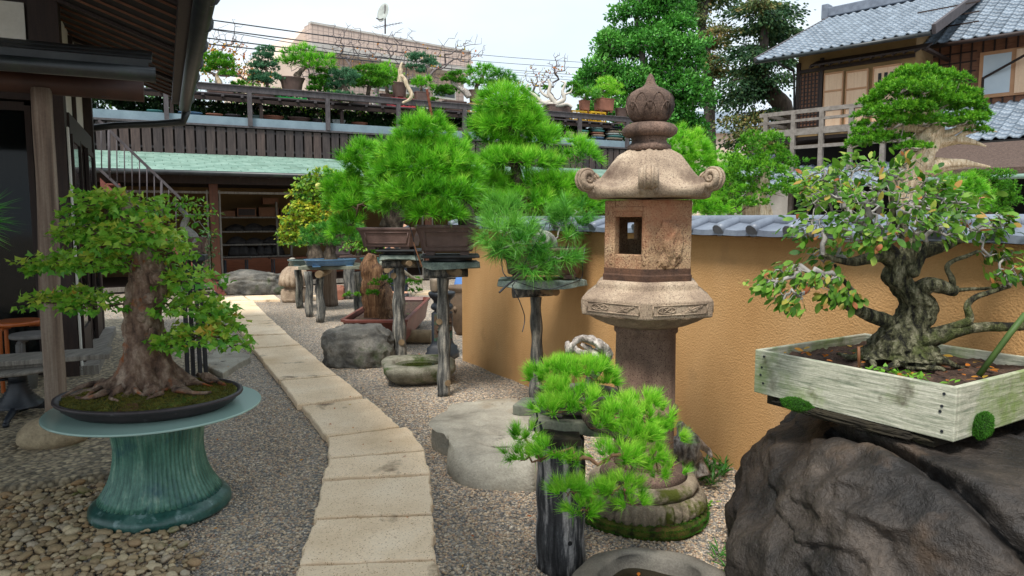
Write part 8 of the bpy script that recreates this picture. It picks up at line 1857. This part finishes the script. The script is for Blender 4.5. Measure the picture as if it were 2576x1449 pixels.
rk('blue green juniper cascading over the rail', 865, [(872, 235, 6), (865, 215, 5), (855, 225, 4), (860, 245, 3)], [(862, 190, 26, 12), (885, 200, 20, 12), (845, 205, 16, 12), (845, 222, 20, 10), (870, 215, 20, 10), (855, 245, 26, 8), (875, 252, 18, 8)], (850, 890, 240, 250), leafm='juniperblue', off=1.7)
rk('wide dark green juniper with pale twigs at the middle of the rack', 930, [(925, 240, 5), (930, 215, 5), (935, 195, 3)], [(925, 182, 26, 10), (905, 195, 18, 8), (950, 195, 24, 9), (930, 210, 34, 10), (905, 218, 22, 8), (955, 220, 20, 10)], (883, 925, 245, 258), t0=.4)
rk('bright green pine in the middle of the rack behind the dark juniper', 970, [(975, 240, 5), (972, 210, 4), (972, 190, 2)], [(972, 178, 20, 11), (958, 190, 18, 9), (988, 195, 18, 9), (970, 208, 26, 10)], (955, 995, 238, 256), 'pine', off=2.6, t0=.6)
on_crate('pink plastic crate hanging a pale dead branch', 984, 1042, 243, 268, 'cr_pink', 'tall bare deadwood trunk in a round brown pot on the pink crate', [(1006, 212, 8), (1008, 190, 7), (1008, 170, 5), (1012, 157, 2)],
         [(1055, 152, 26, 10), (1080, 165, 18, 9), (1045, 172, 16, 8), (1062, 182, 14, 5)], (986, 1024, 208, 228), 'juniper', potk='oval', barkm='deadwood', leafm='juniperblue', potflare=.74)
m = MB(); q = smooth_path(trunk_px([(1010, 190, 5), (1018, 200, 5), (1026, 220, 5), (1036, 238, 5), (1030, 250, 4), (1012, 259, 2)], by(1015, 1.15)), 24); m.tube(q[:, :3], q[:, 3], 8, rough=.3); tag(m.build('dead_branch', M['deadwood']), 'pale dead branch drooping over the rail in front of the pink crate', 'branch')
rk('little round bright pine right of the pink crate', 1060, [(1060, 240, 3), (1060, 225, 3), (1060, 210, 2)], [(1060, 206, 16, 9), (1052, 216, 14, 8), (1068, 218, 14, 8)], (1045, 1078, 232, 246), 'pine', off=1.6)
rk('dark green juniper with twisted driftwood trunk leaning left on the rack', 1150, [(1180, 245, 8), (1172, 232, 8), (1158, 222, 6), (1142, 212, 5), (1135, 200, 3)], [(1142, 190, 16, 8), (1132, 202, 14, 7), (1155, 208, 14, 6), (1118, 228, 22, 7), (1120, 238, 24, 7)], (1115, 1168, 256, 272), barkm='driftgrey', t0=.35)
on_crate('pale orange crate under the windswept pine', 1180, 1216, 250, 276, 'cr_orange', 'windswept pine in a dark round pot on the pale orange crate', [(1198, 228, 6), (1200, 215, 5), (1212, 200, 5), (1215, 188, 3)],
         [(1212, 176, 22, 9), (1195, 190, 18, 8), (1228, 185, 16, 8), (1188, 208, 16, 7), (1205, 214, 22, 6)], (1180, 1220, 227, 246), 'pine', potk='oval')
rk('blue green upright pine right of the windswept pine', 1262, [(1265, 245, 5), (1265, 215, 4), (1265, 195, 2)], [(1265, 190, 18, 9), (1255, 202, 20, 9), (1275, 205, 18, 9), (1262, 218, 24, 9), (1268, 232, 20, 8)], (1245, 1285, 245, 258), 'pine', leafm='pinedark', t0=.6)
Yd = by(1385, 1.9); m = MB()
for pts in ([(1400, 268, 7), (1390, 250, 6), (1380, 235, 5), (1384, 215, 4), (1378, 200, 2)], [(1392, 262, 6), (1365, 258, 5), (1345, 240, 4), (1325, 225, 3), (1330, 212, 2)], [(1398, 262, 6), (1420, 250, 5), (1415, 230, 4), (1422, 210, 3), (1410, 204, 2)], [(1385, 255, 5), (1355, 262, 4), (1340, 255, 3), (1342, 262, 2)], [(1400, 266, 5), (1425, 262, 4), (1440, 270, 3)], [(1380, 245, 4), (1362, 232, 3), (1358, 215, 2), (1366, 203, 1)], [(1418, 238, 3), (1435, 232, 2), (1440, 220, 1)]):
    q = smooth_path(trunk_px(pts, Yd), 18); m.tube(q[:, :3], q[:, 3], 7, rough=.3)
rt_ = rk('white bare twisted deadwood bonsai with small green tufts, right part of the rack', 1385, [(1402, 270, 5), (1400, 262, 4), (1398, 250, 3)], [(1440, 222, 18, 10), (1448, 236, 16, 8), (1318, 232, 16, 7), (1330, 246, 18, 7), (1375, 225, 8, 6), (1465, 240, 12, 8)], (1372, 1432, 266, 285), barkm='driftgrey', t0=.35)
m.build('deadwood', M['deadwhite'] if 'deadwhite' in M else M['deadwood'], rt_)
on_crate('yellow plastic crate, left of the pair', 1438, 1480, 273, 300, 'cr_yellow', 'small round pine in a terracotta pot on the left yellow crate', [(1470, 255, 3), (1472, 245, 3), (1478, 238, 2)], [(1482, 238, 20, 10), (1460, 245, 14, 7), (1490, 250, 14, 7)], (1458, 1482, 253, 266), 'pine', potm='pot_terra', leafm='pinedark', t0=.7)
on_crate('yellow plastic crate, right of the pair', 1486, 1528, 276, 304, 'cr_yellow', 'yellow green pine in a tall terracotta pot on the right yellow crate', [(1515, 248, 5), (1508, 235, 5), (1515, 225, 3)], [(1525, 210, 16, 8), (1540, 222, 16, 8), (1520, 232, 20, 9), (1545, 240, 14, 9)], (1497, 1541, 249, 275), 'pine', potm='pot_terra', t0=.75)
def pot(label, x0, x1, yt, yb, off, m_, kind='oval', z0=None, group='empty pots on the rack', flare=.8):
    Y = by((x0 + x1) / 2, off); a = P((x0 + x1) / 2, yb, Y); h = (yb - yt) * Y / FPX; w = (x1 - x0) * Y / FPX; 
    if z0 is not None: a[2] = z0
    m = MB(); pot_mesh(m, a, w, w * .7, max(h, .07), kind, math.atan2(E1[1], E1[0]), flare, .02, .02, False); tag(m.build('plant_pot', M[m_]), label, 'pot', group); return a[2] + max(h, .07)
pot('brown rectangular pot behind the rail left of the yellow crates', 1384, 1428, 268, 283, 2.5, 'pot_brown', 'rect', ZS + .035)
pot('round brown pot at the right end of the rack near the lantern', 1545, 1582, 250, 290, 2.1, 'pot_brown', 'oval', ZS + .035)
pot('long brown rectangular pot on the rack right of the pink crate', 1115, 1166, 255, 274, 2.5, 'pot_brown', 'rect', ZS + .035)
pot('shallow dark oval pot on the rack between the pink crate and the rusty bar', 1078, 1112, 262, 274, 2.3, 'pot_dark', 'oval', ZS + .035)
ZB_ = ZBEAM + .2
low = [('pale blue oval tray on the blue beam, leftmost', 452, 508, 291, 298, 'pot_blue'), ('pinkish brown tray right of the blue tray', 520, 560, 293, 299, 'pot_terra'), ('grey oval pot left of the first white post', 568, 605, 295, 303, 'pot_dark'),
       ('teal oval tray near the eave end', 372, 408, 288, 294, 'pot_teal')]
for lb, x0, x1, yt, yb, m_ in low: pot(lb, x0, x1, yt, yb, 1.75, m_, 'oval', ZLOW - .04 + .0, 'pots standing along the blue beam', .85)
for k, (lb, x0, x1, yt, yb, m_) in enumerate((('terracotta oval pot on the lower shelf', 660, 713, 281, 293, 'pot_terra'), ('brown round pot on the lower shelf right of the terracotta one', 724, 780, 283, 295, 'pot_brown'), ('grey green square pot on the lower shelf beside the second post', 634, 657, 278, 289, 'pot_greygreen'), ('white oval pot on the lower shelf', 834, 869, 287, 299, 'pot_white'),
       ('terracotta tray on the lower shelf', 884, 925, 291, 300, 'pot_terra'), ('grey pot on the lower shelf before the third post', 784, 812, 291, 303, 'pot_dark'), ('beige rectangular pot low on the rack left of the tall pine', 1144, 1184, 324, 334, 'pot_beige'), ('dark navy round pot low on the rack left of the tall pine', 1178, 1214, 307, 324, 'pot_navy'))):
    Y = by((x0 + x1) / 2, 2.2); pot(lb, x0, x1, yt, yb, 2.2, m_, 'rect' if 'rect' in lb or 'square' in lb else 'oval', ZLOW + .002, 'pots on the lower shelf', .8)
    if k in (0, 1, 3, 4, 5): rk('small leafy bonsai in the ' + lb.split(' on ')[0], (x0 + x1) / 2, [((x0 + x1) / 2, yt + 1, 3), ((x0 + x1) / 2 + 2, yt - 6, 2)], [((x0 + x1) / 2, yt - 9, 16, 6), ((x0 + x1) / 2 + 9, yt - 6, 10, 4)], None, 'leaf', 2.2, leafm=('hedge', 'maple', 'hedge', 'yellowleaf', 'maple', 'maple')[k], leaf=.08)
# stacks of glazed trays at the right end
zst = ZLOW + .002
for col, (x0, x1, lst) in enumerate(((1418, 1448, ['pot_beige']), (1448, 1482, ['pot_beige', 'pot_teal']), (1486, 1524, ['pot_blue', 'pot_beige', 'pot_terra', 'pot_teal', 'pot_greygreen']), (1524, 1572, ['pot_beige', 'pot_teal', 'pot_white', 'pot_beige', 'pot_dark', 'pot_navy']))):
    z0 = zst
    for k, m_ in enumerate(lst):
        sh = [0, 2, -1, 1, -2, 1][k]; hp_ = 14 if len(lst) < 3 and k == 0 else 5
        z0 = pot('%s tray, %s from the bottom of the %s' % (m_[4:].replace('greygreen', 'grey green'), ['first', 'second', 'third', 'fourth', 'fifth', 'sixth'][k], ['lone pot by the tray stacks', 'short stack', 'middle stack', 'tall stack at the rack end'][col]), x0 + sh, x1 + sh, 100, 100 + hp_, 1.9, m_, 'oval', z0, 'stacked trays at the end of the rack') + .004
# planting between the tiers
def strip_plants(name, label, s0, s1, o0, o1, z0, z1, n, size, m_, shape='small', kind=None, cat='hedge', gap=.0, t0=.5):
    s = RNG.uniform(s0, s1, n); o = RNG.uniform(o0, o1, n); z = RNG.uniform(z0, z1, n) ; keep = perlin(np.column_stack([s * 1.3, o, z * 1.5])) > gap - .5
    s, o, z = s[keep], o[keep], z[keep]; C = np.column_stack([F0[0] + E1[0] * s + EB[0] * o, F0[1] + E1[1] * s + EB[1] * o, z]); D = RNG.normal(size=C.shape); m = MB()
    leaves(m, C, D, RNG.normal(size=C.shape) + [0, -.5, .8], size * RNG.uniform(.6, 1.2, len(C)), shape, t0 + .3 * perlin(C * 1.3) + RNG.normal(0, .12, len(C))); o_ = m.build(name, M[m_], org=(0, 0, 0)); tag(o_, label, cat, kind=kind); return o_
S_END = bh(1590, 350, 1.3)[0]
strip_plants('hedge', 'clipped dark green hedge row behind the blue beam under the rack', -3, S_END, 2.5, 3.0, ZLOW - .1, ZLOW + .45, 34000, .10, 'hedge', kind='stuff')
strip_plants('foliage', 'mixed green and yellow leaves of small plants behind the lower shelf', -3, S_END, 3.2, 4.2, ZLOW, ZLOW + .75, 9000, .09, 'autumnleaf2', kind='stuff', gap=.0, t0=.2)
strip_plants('foliage', 'green leaves of plants behind the slatted rack shelf', -3, S_END, 3.0, 4.0, ZS, ZS + .6, 8000, .08, 'broadleaf', kind='stuff', gap=.45, t0=.6)
for k in range(11):      # pale stems on the lower tier
    px = 450 + k * 62; Y = by(px, 2.6); m = MB(); A, par, R_, kids, ns = grow([P(px, 290, Y), P(px + 3, 282, Y)], [.03, .025], np.array([P(px + RNG.uniform(-26, 26), RNG.uniform(262, 284), Y + RNG.uniform(-.2, .2)) for _ in range(14)]), .12, .35, rt=.009); tubes_from(m, A, par, R_, kids, ns, 5, False)
    p_ = pads_px([(px, 272, 24, 7)], Y, .5); lf = leaf_crown(p_, 60, .08, 'small', .5, .3, seed=k)
    r_ = thing('bonsai', P(px, 290, Y), ['pale twigged', 'yellow leaved', 'thin leaved'][k % 3] + ' small bonsai between the rack tiers, number %s from the eave' % ['one', 'two', 'three', 'four', 'five', 'six', 'seven', 'eight', 'nine', 'ten', 'eleven'][k], 'bonsai', 'small bonsai on the lower tier')
    m.build('branches', M['palebark'], r_); lf.build('crown', M[['autumnleaf', 'maple', 'hedge'][k % 3]], r_)

# ------------------------------------------------------------------ trees beyond
def bare_tree(label, base, Y, tops, r0, leafn=0, leafm='autumnleaf', nt=120, fan=None, step=.55):
    b = P(*base, Y); root = thing('bare_tree', (b[0], Y, 0), label, 'tree', 'bare trees behind the rack'); T = []
    for (x, y, rx, ry) in tops:
        c = P(x, y, Y); s = Y / FPX; v = runit(nt); T.append(c + v * np.array([rx, (rx + ry) * .3, ry]) * s * (RNG.uniform(0, 1, (nt, 1)) ** .6))
    tr = np.array([(b[0], Y, 0), (b[0] + .05, Y, b[2] * .5), (b[0], Y, b[2])]); tr = smooth_path(tr, 8)
    A, par, R_, kids, ns = grow(tr, np.linspace(r0, r0 * .8, 8), np.concatenate(T), step, .12, p=2.1, rt=.009, bias=1.2)
    m = MB(); m.tube(tr, np.linspace(r0, r0 * .8, 8), 10, rough=.1); m.build('trunk', M['barktree'], root); m = MB(); tubes_from(m, A, par, R_, kids, ns, 4, True, r0 * .7); m.build('limbs', M['barktree'], root)
    if leafn:
        tips = A[ns:]; i = RNG.integers(0, len(tips), leafn); p = tips[i] + RNG.normal(0, .12, (leafn, 3)); p = p[p[:, 2] < np.quantile(tips[:, 2], .8)]; m = MB(); leaves(m, p, RNG.normal(size=p.shape) + [0, 0, -.6], RNG.normal(size=p.shape), .12, 'oval', RNG.uniform(0, 1, len(p))); m.build('leaves', M[leafm], root)
M['barktree'] = mat('tree_bark', [L(92, 84, 84), L(132, 122, 120)], 6, rough=.9, bmp=None)
bare_tree('bare spreading cherry tree in the middle behind the rack', (945, 235), 29, [(860, 110, 60, 60), (930, 130, 80, 70), (1010, 110, 60, 50), (1090, 150, 70, 50), (1170, 120, 60, 40), (880, 180, 90, 30), (1040, 190, 110, 30), (700 + 60, 160, 40, 50)], .14, 160)
bare_tree('thin bare tree with a few brown leaves right of the middle behind the rack', (1355, 260), 30, [(1340, 200, 30, 50), (1380, 190, 40, 30), (1410, 160, 30, 30), (1300, 220, 30, 20)], .07, 110, nt=60)
bare_tree('autumn tree with yellow leaves beside the dark eave', (545, 230), 27, [(540, 120, 40, 60), (590, 100, 40, 50), (520, 170, 40, 30), (600, 170, 50, 30), (640, 190, 40, 25)], .10, 700, nt=90)
def lump_tree(name, label, base, Y, pads_, r0, size, m_, dens, t0=.5, barkm='barktree', seed=1, shape='oval', inner=.3, group=None, lumps=12, per=3, mul=2.6):
    b = P(*base, Y); root = thing(name, (b[0], Y, 0), label, 'tree', group); pd = pads_px(pads_, Y, .8); sub = []
    for k, (c, r) in enumerate(pd):
        sp, sn = ellipsoid_pts(c, r * .85, lumps, -.6, .1, .2, seed + k)
        for q in sp: sub.append((q, np.array([1, 1, .8]) * r.mean() * RNG.uniform(.3, .5)))
    tr = smooth_path(np.array([(b[0], Y, 0), (b[0], Y, b[2] * .6), (b[0] + .1, Y, b[2]), tuple(P(pads_[0][0], pads_[0][1] + 10, Y))]), 14)
    A, par, R_, kids, ns = grow(tr, np.linspace(r0, r0 * .3, 14), np.array([c for c, _ in sub]), .6, .12, rt=.02, bias=.6); m = MB(); m.tube(tr, np.linspace(r0, r0 * .3, 14), 12, rough=.12); m.build('trunk', M[barkm], root); m = MB(); tubes_from(m, A, par, R_, kids, ns, 6, True, r0 * .6); m.build('limbs', M[barkm], root)
    m = MB()
    for k, (c, r) in enumerate(sub):
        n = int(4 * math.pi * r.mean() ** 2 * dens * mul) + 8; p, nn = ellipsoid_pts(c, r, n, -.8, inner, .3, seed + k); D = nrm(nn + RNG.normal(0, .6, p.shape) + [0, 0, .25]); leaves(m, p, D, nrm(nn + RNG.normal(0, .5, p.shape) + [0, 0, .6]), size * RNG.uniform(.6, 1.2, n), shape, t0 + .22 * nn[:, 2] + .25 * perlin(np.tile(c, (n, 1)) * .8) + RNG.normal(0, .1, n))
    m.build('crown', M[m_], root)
lump_tree('evergreen_tree', 'tall bushy bright evergreen tree right behind the stone lantern', (1650, 420), 26, [(1600, 30, 60, 60), (1640, -60, 90, 70), (1690, 60, 60, 70), (1560, 120, 60, 50), (1640, 130, 90, 60), (1720, 160, 60, 70), (1500, 180, 44, 50), (1580, 210, 80, 50), (1680, 230, 80, 60), (1750, 250, 45, 60), (1475, 220, 30, 40), (1560, 280, 70, 40), (1650, 310, 90, 50), (1740, 340, 50, 40), (1500, 270, 40, 30)], .3, .13, 'evergreen', 44, .5, lumps=24)
def cedar(w, label):
    Y = 31 if w else 33; s = Y / FPX
    tr = smooth_path(trunk_px([(1975, 548, 26), (1978, 420, 26), (1978, 330, 24), (1968, 270, 24), (1945, 240, 20), (1925, 215, 15), (1920, 150, 11), (1925, 60, 9), (1930, -60, 5)] if w else [(1800, 548, 14), (1788, 380, 14), (1782, 200, 13), (1772, 110, 12), (1765, 60, 11), (1775, 20, 9), (1790, -80, 6)], Y), 40)
    root = thing('cedar_tree', (tr[0, 0], Y, 0), label, 'tree', 'drooping cedars beside the tiled house'); m = MB(); m.tube(tr[:, :3], tr[:, 3], 12, rough=.15, rs=2); m.build('trunk', M['bark2'], root); lm = MB(); cm = MB()
    ends = [(1850, 20), (1900, -10), (1990, 20), (1960, 60), (1870, 70), (1995, 75), (1850, 120), (1970, 110), (1890, 130), (1860, 170), (1990, 140), (1830, 200), (1880, 220), (1850, 250), (1830, 290), (1890, 290), (1860, 320), (1920, 330), (1840, 350), (1900, 360), (1800, 240), (1950, 30), (1985, 180), (1885, 180)] if w else [(1720, -10), (1840, -10), (1740, 40), (1830, 60), (1810, 100), (1730, 20), (1760, -20), (1800, 140), (1820, 170)]
    for (x, y) in ends:
        e = P(x, y, Y + RNG.uniform(-1.6, 1.2)); d = np.linalg.norm(tr[:, :3] - e, axis=1) + .5 * np.maximum(0, tr[:, 2] - e[2] - .2); k = int(np.argmin(d)); a = tr[k, :3]; v = e - a
        q = smooth_path(np.array([a, a + v * .35 + V3(0, 0, .12), a + v * .75 + V3(0, 0, .05), e + V3(0, 0, -.15)]), 12); lm.tube(q, np.linspace(.05, .012, 12), 5, cap=False)
        n = 800; i = RNG.uniform(1, 11, n); base = np.column_stack([np.interp(i, range(12), q[:, j]) for j in range(3)]); side = RNG.normal(0, 1, (n, 3)) * [.42, .42, .12] * (.35 + .65 * (i / 11))[:, None]; p = base + side; p[:, 2] -= np.abs(side[:, 0]) * .3 + RNG.exponential(.10, n)
        D = nrm(side * 1.2 + v / np.linalg.norm(v) * .5 + V3(0, 0, -.55)); leaves(cm, p, D, RNG.normal(size=p.shape), RNG.uniform(.10, .20, n), 'small', .35 + .2 * perlin(p * .8) + RNG.normal(0, .12, n) + (.35 if RNG.random() < (.2 if w else .6) else 0))
    lm.build('limbs', M['bark2'], root); cm.build('crown', M['cedar'], root)
M['bark2'] = mat('cedar_bark', [L(52, 46, 42), L(96, 86, 78)], 5, (2, 2, .6), rough=.9, bmp=(.6, .03))
cedar(1, 'tall dark drooping cedar with a bent trunk beside the tiled house'); cedar(0, 'browner straight trunked cedar between the evergreen and the dark cedar')
# more small trees filling the back row of the rack
for k, (px, kd, lm_) in enumerate(((600, 'juniper', 'juniper'), (632, 'leaf', 'maple'), (700, 'juniper', 'juniper'), (735, 'leaf', 'autumnleaf2'), (835, 'pine', 'pine'), (905, 'juniper', 'juniperblue'), (1000, 'juniper', 'juniper'), (1032, 'pine', 'pinedark'), (1098, 'juniper', 'juniper'), (1235, 'juniper', 'juniper'), (1300, 'pine', 'pine'), (1345, 'juniper', 'juniper'), (1490, 'pine', 'pinedark'), (1560, 'juniper', 'juniper'))):
    h = 26 + 14 * math.sin(k * 2.3); g = 1.0 + .2 * math.sin(k * 1.3); y0 = pz(ZS + .1, by(px, 2.6), px)
    rk('%s %s bonsai in the back row of the rack, %s from the eave' % (['small', 'bushy', 'short'][k % 3], {'juniper': 'green juniper', 'leaf': 'leafy', 'pine': 'needled pine'}[kd], ['first', 'second', 'third', 'fourth', 'fifth', 'sixth', 'seventh', 'eighth', 'ninth', 'tenth', 'eleventh', 'twelfth', 'thirteenth', 'last'][k]), px,
       [(px, y0, 4), (px + 3 * math.sin(k), y0 - h * .5, 3), (px + 5 * math.sin(k * 2), y0 - h, 2)], [(px + 4 * math.sin(k * 2), y0 - h - 6, 13 * g, 6), (px - 9, y0 - h * .75, 14 * g, 6), (px + 11, y0 - h * .65, 14 * g, 6), (px, y0 - h * .4, 18 * g, 6)], (px - 16, px + 16, y0 - 8, y0), kd, off=2.6, leafm=lm_, psc=1.25)
for k, (x, y, Y, rx, ry, lb, m_) in enumerate(((1560, 330, 24, 60, 40, 'dark bushy shrub at the right end of the rack', 'broadleaf'), (1800, 470, 16, 60, 50, 'leafy shrub behind the pine dome, low behind the wall', 'broadleaf'), (2080, 480, 14, 70, 40, 'leafy shrub behind the wall between the junipers', 'maple'), (1580, 470, 17, 90, 60, 'dense shrub behind the lantern roof', 'broadleaf'))):
    lump_tree('shrub', lb, (x, y + ry + 20), Y, [(x, y, rx, ry), (x - rx * .5, y + ry * .4, rx * .7, ry * .7), (x + rx * .5, y + ry * .4, rx * .7, ry * .7)], .05, .09, m_, 60, .5, seed=k * 5, group='shrubs beyond the wall')
n = 90; y = RNG.uniform(2.8, 9, n); x = RNG.uniform(-.45, .3, n) * y; m = MB(); leaves(m, np.column_stack([x, y, np.full(n, .062)]), RNG.normal(size=(n, 3)) * [1, 1, .1], RNG.normal(0, .3, (n, 3)) + [0, 0, 1], RNG.uniform(.012, .032, n), 'oval', RNG.uniform(.3, 1, n))
tag(m.build('leaf_litter', M['autumnleaf'], org=(0, 0, 0)), 'small dry fallen leaves scattered over the path and gravel', 'leaves', kind='stuff')
